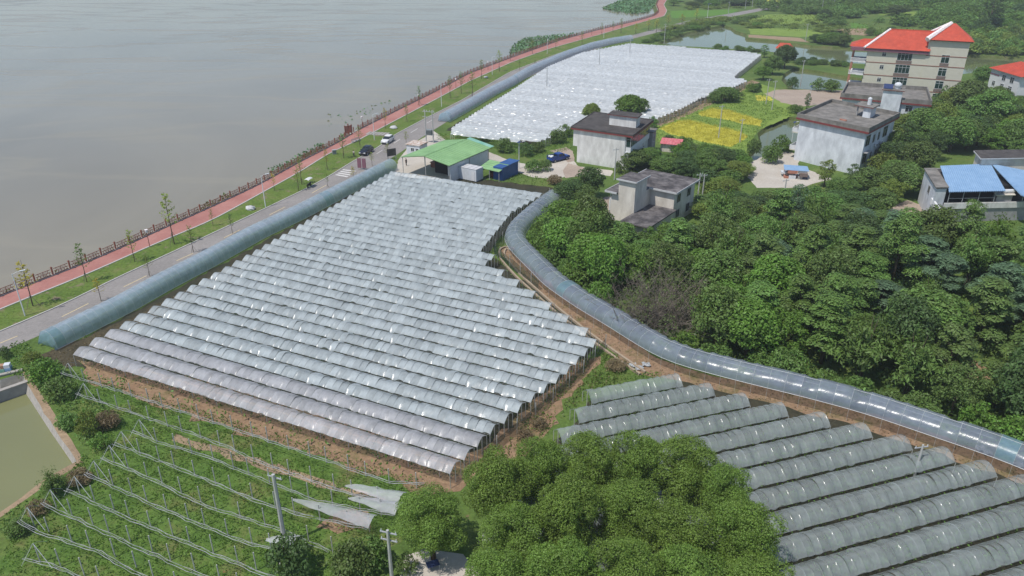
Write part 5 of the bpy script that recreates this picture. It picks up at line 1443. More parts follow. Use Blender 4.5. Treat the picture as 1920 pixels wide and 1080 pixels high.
for i, (x, y) in enumerate(((-2.25, -.3), (-2.2, .35), (-1.75, .1))):
    q_ = t.matrix_basis @ Vector((x, y, 1.08))
    sk = MB().ball((0, 0, .2), (.42, .3, .24), 10, 6).build('sack', M['white_steel'], None, True, loc=q_)
    tag(sk, 'white sack in the bed of the blue pickup, ' + ('nearest the viewer', 'farthest from the viewer', 'closest to the cab')[i], 'sack', 'white sacks in the pickup bed')
# scooter with a white rain canopy
dvs = P(620, 325) - P(580, 350)
t = thing('scooter', 'dark electric scooter with a white canopy on the verge beside the road', 'scooter', P(580, 351), math.atan2(dvs.y, dvs.x))
loft([(-.75, .45), (-.8, .75), (-.1, .78), (0, .4), (.4, .35), (.62, .9), (.75, .9), (.6, .3)], [.16, .2, .18, .15, .15, .12, .12, .12], 'body', M['black'], t, .02)
for x in (-.6, .7): put('wheel', tyre_me, t, loc=(x, 0, .25), sc=(.75, .5, .75))
MB().tube([(.62, -.32, 1.02), (.66, 0, 1.0), (.62, .32, 1.02)], .025, 5).build('handlebar', M['steel'], t)
MB().tube([(.62, 0, .9), (.5, 0, 1.85)], .02, 5).build('canopy_pole', M['steel'], t)
MB().grid([[(x, y, 1.85 + .22 * (1 - (y / .55) ** 2) - .1 * x * x) for y in (-.55, -.28, 0, .28, .55)] for x in (-1.0, -.5, 0, .5, .9)]).build('canopy', M['car_white'], t, True)

# ---------------------------------------------------------------- people
def person(label, px, rz, top, bottom, hair, seed, stride=.16):
    p = P(*px); p.z = .01
    t = thing('person', label, 'person', p, rz)
    def skin(name, vs, es, rad, m, root=0):
        me = bpy.data.meshes.new(name); me.from_pydata(vs, es, []); me.materials.append(m)
        o_ = put(name, me, t)
        md = o_.modifiers.new('skin', 'SKIN'); md.use_smooth_shade = True
        for i, r in enumerate(rad): me.skin_vertices[0].data[i].radius = (r, r)
        me.skin_vertices[0].data[root].use_root = True
        ss = o_.modifiers.new('sub', 'SUBSURF'); ss.levels = 1; ss.render_levels = 1
        return o_
    s = stride
    vs = [(0, 0, .95), (0, 0, 1.2), (0, .01, 1.42), (0, .02, 1.53), (0, .03, 1.62), (0, .03, 1.72),
          (.19, 0, 1.42), (.25, -.03, 1.14), (.24, .10, .90), (.24, .14, .80), (-.19, 0, 1.42), (-.25, .03, 1.14), (-.24, -.02, .90), (-.24, -.01, .80),
          (.10, 0, .90), (.11, s * .6, .50), (.11, s * .3, .08), (.12, s * .3 + .16, .04), (-.10, 0, .90), (-.11, -s * .2, .50), (-.11, -s, .08), (-.12, -s + .16, .04)]
    es = [(0, 1), (1, 2), (2, 3), (3, 4), (4, 5), (2, 6), (6, 7), (7, 8), (8, 9), (2, 10), (10, 11), (11, 12), (12, 13), (0, 14), (14, 15), (15, 16), (16, 17), (0, 18), (18, 19), (19, 20), (20, 21)]
    rad = [.14, .13, .15, .055, .095, .085, .06, .045, .036, .035, .06, .045, .036, .035, .09, .06, .042, .036, .09, .06, .042, .036]
    skin('body', vs, es, rad, SKIN)
    skin('shirt', [vs[0], vs[1], vs[2], vs[6], tuple(Vector(vs[6]).lerp(Vector(vs[7]), .8)), vs[10], tuple(Vector(vs[10]).lerp(Vector(vs[11]), .8))], [(0, 1), (1, 2), (2, 3), (3, 4), (2, 5), (5, 6)], [.16, .15, .168, .078, .066, .078, .066], top)
    skin('trousers', [(0, 0, .96), vs[14], vs[15], (vs[16][0], vs[16][1], .12), vs[18], vs[19], (vs[20][0], vs[20][1], .12)], [(0, 1), (1, 2), (2, 3), (0, 4), (4, 5), (5, 6)], [.155, .105, .075, .06, .105, .075, .06], bottom)
    MB().ball((0, .015, 1.70), (.105, .11, .11), 10, 6).build('hair', hair, t, True)
SKIN = mat('skin', (0.42, 0.26, 0.19), (0.46, 0.29, 0.21), 3, 0.6)
CLW, CLD, CLN, HAIR = mat('white_shirt', (0.6, 0.58, 0.58), None, 3), mat('black_clothes', (0.015, 0.015, 0.018), None, 3), mat('grey_trousers', (0.07, 0.07, 0.08), None, 3), mat('black_hair', (0.012, 0.01, 0.01), None, 3)
person('person in a pale shirt and dark trousers walking on the verge beside the road', (664, 295), 2.4, CLW, CLN, HAIR, 1)
person('person dressed in black standing at the pavilion entrance', (762, 311), 1.0, CLD, CLD, HAIR, 2, .08)

# ---------------------------------------------------------------- plants
def unit(v): return v / np.maximum(1e-6, np.linalg.norm(v, axis=1, keepdims=True))
def puff_leaves(rg, puffs, dens, size, up=0.45, rnd=0.7, shell=(0.72, 1.02), low=-0.35):
    """leaf sized faces over many overlapping clumps"""
    cs, ns = [], []
    for (c, r) in puffs:
        n = max(8, int(dens * r * r))
        d = unit(rg.normal(0, 1, (n * 2, 3)))
        d = d[d[:, 2] > low][:n]
        rr = r * rg.uniform(shell[0], shell[1], len(d)) * (1 + 0.12 * np.sin(7 * d[:, 0] + 5 * d[:, 1] + c[0]))
        cs.append(np.array(c) + d * rr[:, None] * np.array([1, 1, .85]))
        ns.append(d + np.array([0, 0, up]) + rg.normal(0, rnd, (len(d), 3)))
    c, n = np.concatenate(cs), np.concatenate(ns)
    return leaf_quads(rg, c, n, size)

def crown_round(seed, Rr, H0, Hc, npuff, pr, dens, leaf, low_f=1.35, jit=0.0, low=-.35):
    rg = np.random.default_rng(seed)
    puffs = []
    for i in range(npuff):
        a, f = i * 2.39996 + rg.uniform(-.4, .4), (i + .5) / npuff
        zf = 1 - f * low_f
        rad = math.sqrt(max(0, 1 - min(1, abs(zf)) ** 2)) * Rr * rg.uniform(.72 - jit * .25, 1.0 + jit * .1)
        puffs.append(((math.cos(a) * rad, math.sin(a) * rad, H0 + zf * Hc * rg.uniform(.85, 1.05) + rg.uniform(-jit, jit * .6)), pr * rg.uniform(.7, 1.25)))
    for i in range(npuff // 4):
        puffs.append((tuple(rg.normal(0, Rr * .3, 2)) + (H0 + rg.uniform(-.4, .5) * Hc,), pr * 1.2))
    return puff_leaves(rg, puffs, dens, leaf, low=low)

def crown_tall(seed, Rr, z0, z1, npuff, pr, dens, leaf):
    rg = np.random.default_rng(seed)
    puffs = []
    for i in range(npuff):
        f = i / (npuff - 1); a = i * 2.4 + rg.uniform(-.5, .5)
        rad = Rr * (math.sin(math.pi * (0.12 + .83 * f)) ** .8) * rg.uniform(.45, 1)
        puffs.append(((math.cos(a) * rad, math.sin(a) * rad, z0 + (z1 - z0) * f + rg.uniform(-.3, .3)), pr * rg.uniform(.65, 1.2) * (1 - .35 * f)))
    return puff_leaves(rg, puffs, dens, leaf)

def crown_layer(seed, Rr, z0, z1, npuff, dens, leaf):
    rg = np.random.default_rng(seed); puffs = []
    for i in range(npuff):
        f = (i + rg.uniform(0, 1)) / npuff; a = i * 2.4 + rg.uniform(-.6, .6)
        rad = Rr * (1 - .75 * f ** 1.6) * rg.uniform(.35, 1.05)
        puffs.append(((math.cos(a) * rad, math.sin(a) * rad, z0 + (z1 - z0) * f), rg.uniform(.75, 1.25)))
    v, q = [], 0
    for (c, r_) in puffs:
        vv, _ = puff_leaves(rg, [((0, 0, 0), r_)], dens, leaf * rg.uniform(.8, 1.25), 1.1, .55, (.5, 1.0), -.2)
        vv = vv * np.array([1.15, 1.15, .62]); h_ = np.hypot(vv[:, 0], vv[:, 1]); vv[:, 2] -= .16 * h_ * h_
        v.append(vv + np.array(c))
    v = np.concatenate(v)
    return v, np.arange(len(v), dtype=np.int32).reshape(-1, 4)

def crown_feather(seed, Rr, H, ncane, leaf, nper):
    rg = np.random.default_rng(seed)
    cs, ns = [], []
    for i in range(ncane):
        a = rg.uniform(0, 6.283); l = rg.uniform(.5, 1.0); lean = rg.uniform(.25, 1.0) * Rr
        t = rg.uniform(.25, 1, nper) ** .7
        x = lean * t ** 2.0; z = H * l * (t - .28 * t ** 3.2)
        c = np.stack([np.cos(a) * x, np.sin(a) * x, z], 1) + rg.normal(0, .28, (nper, 3)) * (0.4 + .6 * t)[:, None]
        cs.append(c); ns.append(np.stack([np.cos(a) * t * .6, np.sin(a) * t * .6, .8 - .2 * t], 1) + rg.normal(0, .6, (nper, 3)))
    return leaf_quads(rg, np.concatenate(cs), np.concatenate(ns), leaf, .32)

def trunk_mesh(seed, H, r, spread, nl=5):
    rg = random.Random(seed)
    mb = MB().tube([(0, 0, -.6), (rg.uniform(-.1, .1), rg.uniform(-.1, .1), H * .4), (rg.uniform(-.25, .25), rg.uniform(-.25, .25), H * .9)], [r * 1.25, r * .85, r * .3], 7)
    for i in range(nl):
        a = i * 2.4 + rg.uniform(-.5, .5); z = H * (.32 + .42 * i / nl)
        mb.tube([(0, 0, z), (math.cos(a) * spread * .5, math.sin(a) * spread * .5, z + H * .16), (math.cos(a) * spread, math.sin(a) * spread, z + H * .28)], [r * .5, r * .32, r * .1], 5)
    return mb.mesh('trunk', M['bark'], True)

CR, TR = {}, {}
CR['round'] = [np_mesh('crown', *crown_round(10 + i, 2.9, 4.7, 2.9, 36 + 3 * i, (.8, 1.1, .95, 1.25)[i], 150, (.30, .36, .33, .40)[i], 1.75, .45), L['mid']) for i in range(4)]
CR['tall'] = [np_mesh('crown', *crown_tall(20 + i, 2.3, 2.4, 9.0, 26, 1.0, 150, .34), L['mid']) for i in range(3)]
CR['layer'] = [np_mesh('crown', *crown_layer(25 + i, 2.5, 2.6, 9.0, 20 + i, 300, .27), L['mid']) for i in range(4)]
CR['feather'] = [np_mesh('crown', *crown_feather(30 + i, 3.3, 7.6, 46, .42, 75), L['mid']) for i in range(2)]
CR['bush'] = [np_mesh('crown', *crown_round(40 + i, 1.5, 1.15, 1.2, 20, (.5, .62, .74)[i], 210, .26, 1.6), L['mid']) for i in range(3)]
CR['fore'] = [np_mesh('crown', *crown_round(50 + i, 2.8, 5.3, 3.3, 27 + 3 * i, 1.12, 760, .155, 1.75, .45, -.45), L['fore']) for i in range(3)]
TR['round'] = trunk_mesh(1, 6.2, .2, 2.0)
TR['tall'] = trunk_mesh(2, 8.2, .17, 1.3)
TR['layer'] = TR['tall']
TR['feather'] = MB().tube([(0, 0, -.5), (.1, 0, 3.2), (.5, .2, 6)], [.09, .07, .02], 5).tube([(.2, .1, -.5), (-.2, .3, 3.2), (-.9, .6, 5.6)], [.08, .06, .02], 5).tube([(-.2, -.1, -.5), (-.1, -.5, 3), (.1, -1.2, 5.2)], [.08, .06, .02], 5).mesh('trunk', M['bark'])
TR['bush'] = MB().tube([(0, 0, -.3), (.1, 0, 1.2)], [.06, .03], 5).tube([(0, 0, -.3), (-.4, .2, 1.1)], [.05, .02], 5).mesh('stem', M['bark'])
TR['fore'] = trunk_mesh(3, 7.0, .24, 2.1, 7)
rgt = random.Random(77)
def plant(kind, x, y, leafm, w, hh, label, group=None, name=None, cat=None):
    """w, hh: crown width and height of this plant in metres"""
    base = {'round': (6.9, 8.3), 'tall': (5.6, 9.8), 'layer': (6.6, 9.8), 'feather': (6.6, 6.2), 'bush': (4.0, 2.8), 'fore': (7.2, 9.4)}[kind]
    me = rgt.choice(CR[kind])
    t = thing(name or ('shrub' if kind == 'bush' else 'tree'), label, cat or ('shrub' if kind == 'bush' else 'tree'), (x, y, ground_z(x, y)), rgt.uniform(0, 6.28), group)
    t.scale = (w / base[0], w / base[0] * rgt.uniform(.9, 1.1), hh / base[1])
    c = put('crown', me, t)
    c.material_slots[0].link = 'OBJECT'; c.material_slots[0].material = L[leafm]
    put('stem' if kind == 'bush' else 'trunk', TR[kind], t)
    return t
def plant_px(kind, px, py, leafm, w, hh, label, group=None, **k):
    p = P(px, py); return plant(kind, p.x, p.y, leafm, w, hh, label, group, **k)

# foreground trees at the bottom
FORE = [(808, 972, 6.6, 6.9, 'rounded green tree standing left of the courtyard, apart from the big clump'), (935, 905, 6.2, 9, 'leftmost upper tree of the big clump at the bottom'), (1015, 868, 5.8, 9, 'second tree along the top of the big clump at the bottom'), (1105, 858, 6.4, 9.6, 'tree at the middle top of the big clump at the bottom'),
        (1195, 850, 6.0, 9.6, 'tallest looking tree on the skyline of the big clump at the bottom'), (1290, 868, 6.6, 9.6, 'tree at the upper right of the big clump at the bottom'), (1365, 915, 5.6, 8.6, 'rightmost upper tree of the big clump, against the grey shelters'), (960, 985, 6.4, 9, 'tree at the left middle of the big clump, above the courtyard'),
        (1180, 950, 6.0, 8.2, 'lower tree in the centre of the big clump, behind the dark gap'), (1065, 965, 6.4, 9.6, 'tree in the middle row of the big clump, left of the dark gap'), (1275, 985, 6.6, 9.6, 'tree in the middle row of the big clump, right of the dark gap'), (1395, 1000, 6.2, 9, 'tree at the right end of the middle row of the big clump'), (935, 1090, 6.0, 8.6, 'front tree of the big clump beside the courtyard'),
        (1045, 1075, 6.4, 9.2, 'second front tree of the big clump at the bottom edge'), (1170, 1065, 6.6, 9.4, 'middle front tree of the big clump at the bottom edge'), (1290, 1090, 6.6, 9.2, 'fourth front tree of the big clump at the bottom edge'), (1420, 1090, 6.2, 9, 'front right tree of the big clump at the bottom edge')]
for px, py, w, hh, lb in FORE:
    p = P(px, py, hh * .66)
    plant('fore', p.x, p.y, 'fore', w * 1.04, hh * rgt.uniform(.9, 1.08), lb, 'big leafy trees at the bottom')
for px, py, k_, lm, w, hh, lb in ((548, 1075, 'bush', 'dark', 4.2, 4.0, 'dense dark round shrub at the bottom edge near the trellis plot'), (662, 1085, 'bush', 'olive', 4.4, 3.6, 'loose pale flowering shrub at the bottom edge left of the pole'), (700, 1060, 'bush', 'mid', 3.6, 2.8, 'low green shrub beside the bottom utility pole'), (765, 1075, 'bush', 'olive', 2.6, 2.2, 'small shrub at the corner of the courtyard'),
                                  (90, 715, 'bush', 'weed', 4.5, 3.0, 'bright green shrub between the tunnel end and the pond'), (62, 680, 'bush', 'ygreen', 2.6, 1.6, 'yellow green shrub right under the tunnel end'), (115, 745, 'bush', 'mid', 4.0, 2.6, 'green shrub on the pond bank beside the first trellis'), (168, 815, 'bush', 'ygreen', 3.0, 3.2, 'yellow topped bushy shrub on the pond bank'), (205, 800, 'bush', 'dry', 3.0, 1.8, 'brown dead brush beside the yellow topped shrub'), (130, 800, 'bush', 'mid', 3.2, 1.6, 'low green shrub on the bank above the pond rim'), (190, 840, 'bush', 'weed', 2.6, 1.8, 'green shrub at the pond corner'), (1012, 802, 'bush', 'dry', 2.4, 1.2, 'dry reddish brush on the path left of the lower right shelters'), (985, 826, 'bush', 'dry', 2.6, 1.3, 'dry brush on the path just above the big tree clump'), (1155, 692, 'bush', 'dry', 2.8, 1.2, 'dry brush heap beside the top row of the lower right shelters'), (150, 905, 'bush', 'dry', 2.6, 1.4, 'grey brown brush at the left ends of the trellis rows'), (105, 925, 'feather', 'mid', 3.4, 2.6, 'reedy green clump on the lower pond corner'), (75, 960, 'bush', 'dry', 2.6, 1.4, 'grey brown brush near the left pond edge'), (35, 1000, 'bush', 'mid', 2.4, 1.4, 'low green shrub at the left edge below the pond'), (12, 672, 'bush', 'dark', 1.9, 1.7, 'dark clipped round shrub on the grass at the left edge')):
    plant_px(k_, px, py, lm, w, hh, lb)

# the wood on the right
WOOD = [P(x, y) for x, y in [(990, 448), (1003, 425), (1060, 440), (1130, 452), (1190, 468), (1260, 448), (1330, 440), (1450, 440), (1560, 440), (1680, 455), (1790, 470), (1920, 478), (2080, 520), (2080, 900)]] + [Vector((p.x, p.y, 0)) for p in offs([Vector((q_.x, q_.y, 0)) for q_ in T3[6:]], 2.2)][::-1]
T3w = resample(T3, 2.0)
placed = []
def far_enough(x, y, r):
    for (a, b, c) in placed:
        if (a - x) ** 2 + (b - y) ** 2 < ((r + c) * .5) ** 2: return False
    return True
for px, py, r in ((1240, 608, 13), (1815, 705, 6.0)):
    p = P(px, py); placed.append((p.x, p.y, r))
KINDS = [('round', 'mid', 'mid green broadleaf tree'), ('round', 'dark', 'dark green broadleaf tree'), ('layer', 'mid', 'layered mid green tree'), ('layer', 'olive', 'layered olive green tree'), ('layer', 'blue', 'layered bluish green tree'), ('feather', 'bright', 'feathery bright green tree'), ('feather', 'mid', 'feathery green bamboo like tree'), ('round', 'olive', 'olive green broadleaf tree'), ('round', 'bright', 'bright green broadleaf tree')]
xs, ys = [p.x for p in WOOD], [p.y for p in WOOD]
tries = 0
while tries < 16000:
    tries += 1
    x, y = rgt.uniform(min(xs), min(150, max(xs))), rgt.uniform(min(ys), max(ys))
    if not inside(x, y, WOOD): continue
    dt = min((x - q_.x) ** 2 + (y - q_.y) ** 2 for q_ in T3w) ** .5
    edge = dt < 5.2
    if dt < 2.7: continue
    nearB = x > 64 and y > 104
    nearG = (Vector((x, y, 0)) - P(1210, 445)).length < 10 or nearB
    if nearG: edge = True
    r = rgt.uniform(2.4, 3.4) if edge else rgt.uniform(3.7, 5.2)
    if not far_enough(x, y, r): continue
    placed.append((x, y, r))
    zone = 'near the tunnel' if dt < 14 else ('at the back of the wood' if y > 122 else ('in the right part of the wood' if x > 85 else 'in the middle of the wood'))
    if edge:
        lm = rgt.choice(('mid', 'weed', 'bright', 'olive')); nm = {'mid': 'mid green', 'weed': 'fresh green', 'bright': 'bright green', 'olive': 'olive green'}[lm]
        plant('bush', x, y, lm, r * 1.75, rgt.uniform(1.5, 2.8) if nearB else rgt.uniform(2.4, 4.6), nm + (' shrub at the upper edge of the wood' if nearG else ' shrub along the curved tunnel'), nm + (' shrubs at the upper edge of the wood' if nearG else ' shrubs along the curved tunnel'))
    else:
        wts = (2.2, 2.2, 9, 6, 3.0, 2.6, 2.6, 1.5, 1.5) if x > 30 else (4, 1, 1, 1, 0, 0, 0, 2, 6)
        kd, lm, nm = rgt.choices(KINDS, wts)[0]
        hh = rgt.uniform(4.8, 10.6) * (1.12 if kd == 'layer' else 1) * (.8 if y > 128 else 1)
        plant(kd, x, y, lm, r * rgt.uniform(1.6, 1.95), hh, nm + ' ' + zone, nm + 's ' + zone)
px_c = P(1815, 706)
sheet('soil_clearing', wavy([(px_c.x + 2.6 * math.cos(a_ * .7), px_c.y + 2.2 * math.sin(a_ * .7)) for a_ in range(9)], 1.2, .3, 71), 0.25, M['red_soil'])
# bare grey brush
p = P(1240, 608)
rg2 = random.Random(9)
tw = MB()
for i in range(420):
    a = rg2.uniform(0, 6.283); l = rg2.uniform(3.0, 9.0); e_ = rg2.uniform(.35, 1.25)
    b0 = Vector((rg2.gauss(0, 2.4), rg2.gauss(0, 1.8), 0)); d = Vector((math.cos(a) * math.cos(e_), math.sin(a) * math.cos(e_), math.sin(e_)))
    q1 = b0 + d * l * .55 + Vector((rg2.uniform(-.3, .3), rg2.uniform(-.3, .3), .2)); q2 = b0 + d * l + Vector((rg2.uniform(-.6, .6), rg2.uniform(-.6, .6), -.3))
    tw.tube([b0, q1, q2], [.05, .03, .012], 3, False)
    for _ in range(5):
        f = rg2.uniform(.4, 1); s0_ = q1.lerp(q2, f); tw.tube([s0_, s0_ + Vector((rg2.uniform(-.9, .9), rg2.uniform(-.9, .9), rg2.uniform(0, .9)))], [.02, .008], 3, False)
t = thing('shrub', 'large dead grey brown thicket of bare twigs in the wood', 'shrub', (p.x, p.y, ground_z(p.x, p.y)))
tw.build('twigs', M['dry_twig'], t)
put('leaves', np_mesh('leaves', *crown_round(91, 5.8, 3.4, 2.6, 26, 1.2, 48, .26), L['olive']), t)

# trees and shrubs that stand singly
SOLO = [
 (1058, 462, 'round', 'bright', 9.5, 8.6, 'broad bright green tree beside the bend of the curved tunnel'), (1100, 448, 'round', 'bright', 7.0, 7.0, 'bright green tree left of the L shaped house'),
 (1068, 385, 'round', 'dark', 6.2, 5.4, 'dark rounded tree at the start of the curved tunnel'), (1106, 372, 'round', 'dark', 5.6, 6.8, 'dark tree with a domed top beside the L shaped house'), (1090, 388, 'round', 'olive', 5.0, 4.2, 'olive tree between two dark trees by the L shaped house'), (1050, 396, 'bush', 'olive', 3.8, 2.4, 'pale leafy shrub behind the start of the curved tunnel'),
 (1182, 222, 'round', 'bright', 8.0, 6.6, 'round green tree behind the roof of the glazed house'), (1108, 228, 'round', 'ygreen', 4.2, 5.0, 'green treetop behind the left part of the dark roof'), (1222, 240, 'bush', 'mid', 3.0, 3.4, 'small shrub at the back corner of the glazed house'),
 (1190, 318, 'round', 'olive', 5.8, 4.6, 'leafy shrubby tree in front of the glazed porch'), (1218, 312, 'round', 'mid', 5.6, 4.4, 'green tree under the glazed porch of the middle house'), (1165, 325, 'bush', 'olive', 4.0, 3.2, 'olive shrub beside the grey cable pole'), (1205, 300, 'bush', 'dark', 3.0, 2.6, 'dark shrub by the wall of the glazed house'),
 (1245, 330, 'round', 'mid', 5.4, 4.0, 'green tree left in the hedge behind the L shaped house'), (1280, 335, 'round', 'dark', 6.0, 4.8, 'dark green tree in the hedge behind the L shaped house'), (1320, 325, 'round', 'mid', 6.0, 4.8, 'green tree in the hedge right of the L shaped house'), (1355, 320, 'round', 'dark', 6.0, 5.2, 'dark tree at the right part of the hedge above the wood'), (1375, 335, 'bush', 'olive', 4.6, 2.8, 'olive shrub beside the pale yard'), (1262, 312, 'feather', 'bright', 5.0, 3.6, 'feathery light green clump behind the L shaped house'), (1300, 305, 'feather', 'mid', 5.0, 3.4, 'feathery green clump below the rice field'), (1340, 300, 'bush', 'ygreen', 5.0, 2.6, 'yellow green shrub below the rice field'), (1402, 325, 'bush', 'mid', 3.0, 2.2, 'shrub at the left corner of the pale yard'),
 (1445, 305, 'bush', 'mid', 4.6, 4.2, 'green shrub on the bank of the small pond beside the grey house'), (1462, 285, 'bush', 'bright', 5.0, 4.4, 'bright shrub by the small pond beside the grey house'), (1412, 292, 'bush', 'olive', 3.4, 4.2, 'narrow olive shrub on the left bank of the small pond'), (1478, 285, 'bush', 'mid', 2.6, 1.8, 'low shrub in front of the balcony of the grey house'),
 (1545, 350, 'tall', 'ygreen', 4.4, 6.0, 'light green tree in front of the large grey house wall'), (1595, 355, 'tall', 'dark', 3.4, 5.8, 'dark narrow tree in front of the large grey house wall'), (1525, 372, 'bush', 'mid', 5.0, 2.6, 'green tree at the corner of the pale yard'), (1575, 375, 'round', 'mid', 6.4, 4.6, 'green tree below the large grey house'), (1625, 362, 'round', 'olive', 6.6, 5.4, 'olive tree below the corner of the large grey house'), (1470, 392, 'bush', 'dark', 6.0, 2.8, 'dark tree below the pale yard'), (1425, 380, 'bush', 'mid', 5.0, 2.4, 'green shrub at the lower edge of the pale yard'), (1640, 400, 'round', 'olive', 6.6, 5.0, 'olive tree left of the slope yard'), (1600, 405, 'round', 'dark', 6.6, 4.8, 'dark tree between the wood and the grey house'), (1540, 405, 'round', 'mid', 7.0, 4.6, 'green tree above the wood below the grey house'), (1490, 410, 'tall', 'blue', 4.6, 7.0, 'pale bluish tree at the upper edge of the wood'),
 (1690, 300, 'tall', 'dark', 6.4, 9.5, 'tall dark tree right of the large grey house'), (1715, 330, 'round', 'olive', 7.0, 8.0, 'olive tree between the grey house and the blue roof'), (1690, 365, 'round', 'olive', 7.0, 6.4, 'rounded olive tree above the slope yard'), (1725, 270, 'round', 'mid', 8.0, 9.0, 'large green tree behind the large grey house'), (1760, 255, 'round', 'ygreen', 8.0, 9.0, 'light green tree right of the slab house'), (1780, 285, 'round', 'mid', 7.6, 8.6, 'green tree behind the blue roof'), (1815, 275, 'round', 'dark', 8.0, 8.0, 'dark tree behind the rear block of the blue roofed house'), (1850, 245, 'round', 'mid', 11.0, 11.0, 'broad tree in front of the white house'), (1812, 225, 'round', 'olive', 9.5, 11.0, 'broad olive tree right of the villa'), (1785, 220, 'round', 'ygreen', 7.0, 9.0, 'light green tree at the right corner of the villa'), (1890, 275, 'round', 'bright', 8.0, 6.5, 'bright green tree near the right edge above the blue roof'), (1850, 285, 'round', 'bright', 7.4, 6.0, 'bright green tree behind the blue sheet roofs'), (1893, 250, 'round', 'dark', 8.5, 7.6, 'dark tree at the right edge below the white house'), (1840, 165, 'round', 'mid', 6.5, 7.5, 'green tree by the pond right of the villa'), (1745, 300, 'round', 'dark', 6.6, 7.0, 'dark tree left of the flat roof terrace'), (1915, 300, 'round', 'mid', 6.5, 5.0, 'green tree at the right edge by the rear block'),
 (1470, 128, 'round', 'dark', 7.4, 8.4, 'dark tree clump between the far pond and the dusty yard'), (1448, 140, 'round', 'mid', 6.4, 7.0, 'green tree on the spit left of the blue pond'), (1430, 150, 'round', 'bright', 6.0, 5.0, 'bright green tree at the corner of the far white vineyard'), (1432, 108, 'tall', 'mid', 4.4, 5.4, 'small upright tree at the far corner of the white vineyard'), (1485, 166, 'bush', 'dark', 4.0, 4.0, 'dark round shrub on the dusty yard shore'), (1420, 172, 'bush', 'dark', 2.8, 3.0, 'small dark round shrub left of the dusty yard'), (1535, 170, 'bush', 'mid', 5.4, 4.2, 'green shrub clump on the shore beside the slab house'), (1558, 172, 'bush', 'mid', 4.8, 4.0, 'green shrub clump left of the villa'), (1512, 205, 'tall', 'dark', 2.2, 5.0, 'dark narrow conifer by the small pond'), (1490, 212, 'bush', 'mid', 4.6, 2.6, 'shrub on the far bank of the small pond'), (1360, 190, 'round', 'mid', 6.5, 4.4, 'green tree clump at the edge of the white vineyard'), (1340, 193, 'bush', 'mid', 5.0, 3.6, 'shrub beside the white vineyard edge'), (1380, 186, 'bush', 'olive', 5.0, 3.4, 'olive shrub above the yellow rice'), (1410, 172, 'bush', 'bright', 5.0, 2.8, 'bright shrub near the dusty pond yard'),
 (1045, 268, 'bush', 'mid', 5.0, 3.6, 'green shrub at the left wall of the glazed house'), (1058, 256, 'bush', 'bright', 4.6, 3.4, 'bright shrub between white vineyard and glazed house'), (985, 292, 'bush', 'dark', 4.6, 3.4, 'dark shrub beside the solar lamp on the farm path'), (945, 285, 'bush', 'mid', 4.2, 3.4, 'green shrub right of the pavilion'), (1000, 322, 'bush', 'mid', 4.0, 2.8, 'green shrub at the near side of the farm path'), (1022, 320, 'bush', 'olive', 3.4, 2.6, 'olive shrub beside the farm path near the yard'), (1008, 285, 'bush', 'olive', 4.0, 2.6, 'olive shrub on the margin of the white vineyard'), (1040, 345, 'bush', 'dry', 3.4, 1.9, 'brown dry brush near the start of the curved tunnel'), (905, 265, 'bush', 'mid', 3.4, 2.0, 'low shrub on the margin between pavilion and white vineyard'),
]
for px, py, k_, lm, w, hh, lb in SOLO: plant_px(k_, px, py, lm, w * 1.12, hh, lb)
FILL = [([(1400, 388), (1500, 385), (1640, 385), (1655, 425), (1600, 445), (1450, 436), (1330, 435), (1312, 400), (1345, 345)], 3.6, 3.6, 'between the wood and the large grey house'),
        ([(1705, 225), (1790, 195), (1920, 205), (1920, 290), (1830, 288), (1745, 292), (1700, 330), (1690, 385), (1655, 385), (1640, 340)], 4.5, 6.6, 'in the grove right of the grey houses'),
        ([(1240, 318), (1300, 312), (1395, 325), (1390, 345), (1320, 348), (1315, 335), (1245, 335)], 3.4, 3.8, 'in the hedge behind the L shaped house')]
for poly_px, r_, hh, where in FILL:
    poly = [P(x, y) for x, y in poly_px]; loc_ = []
    for _ in range(900):
        x, y = rgt.uniform(min(p.x for p in poly), max(p.x for p in poly)), rgt.uniform(min(p.y for p in poly), max(p.y for p in poly))
        if not inside(x, y, poly) or any((x - a_) ** 2 + (y - b_) ** 2 < r_ * r_ for a_, b_ in loc_): continue
        loc_.append((x, y))
        lm, nm = rgt.choice((('mid', 'mid green'), ('olive', 'olive'), ('dark', 'dark green'), ('ygreen', 'light green')))
        plant(rgt.choice(('round', 'round', 'bush')), x, y, lm, r_ * rgt.uniform(1.4, 1.9), hh * rgt.uniform(.65, 1.15), nm + ' leafy growth ' + where, nm + ' growth ' + where)

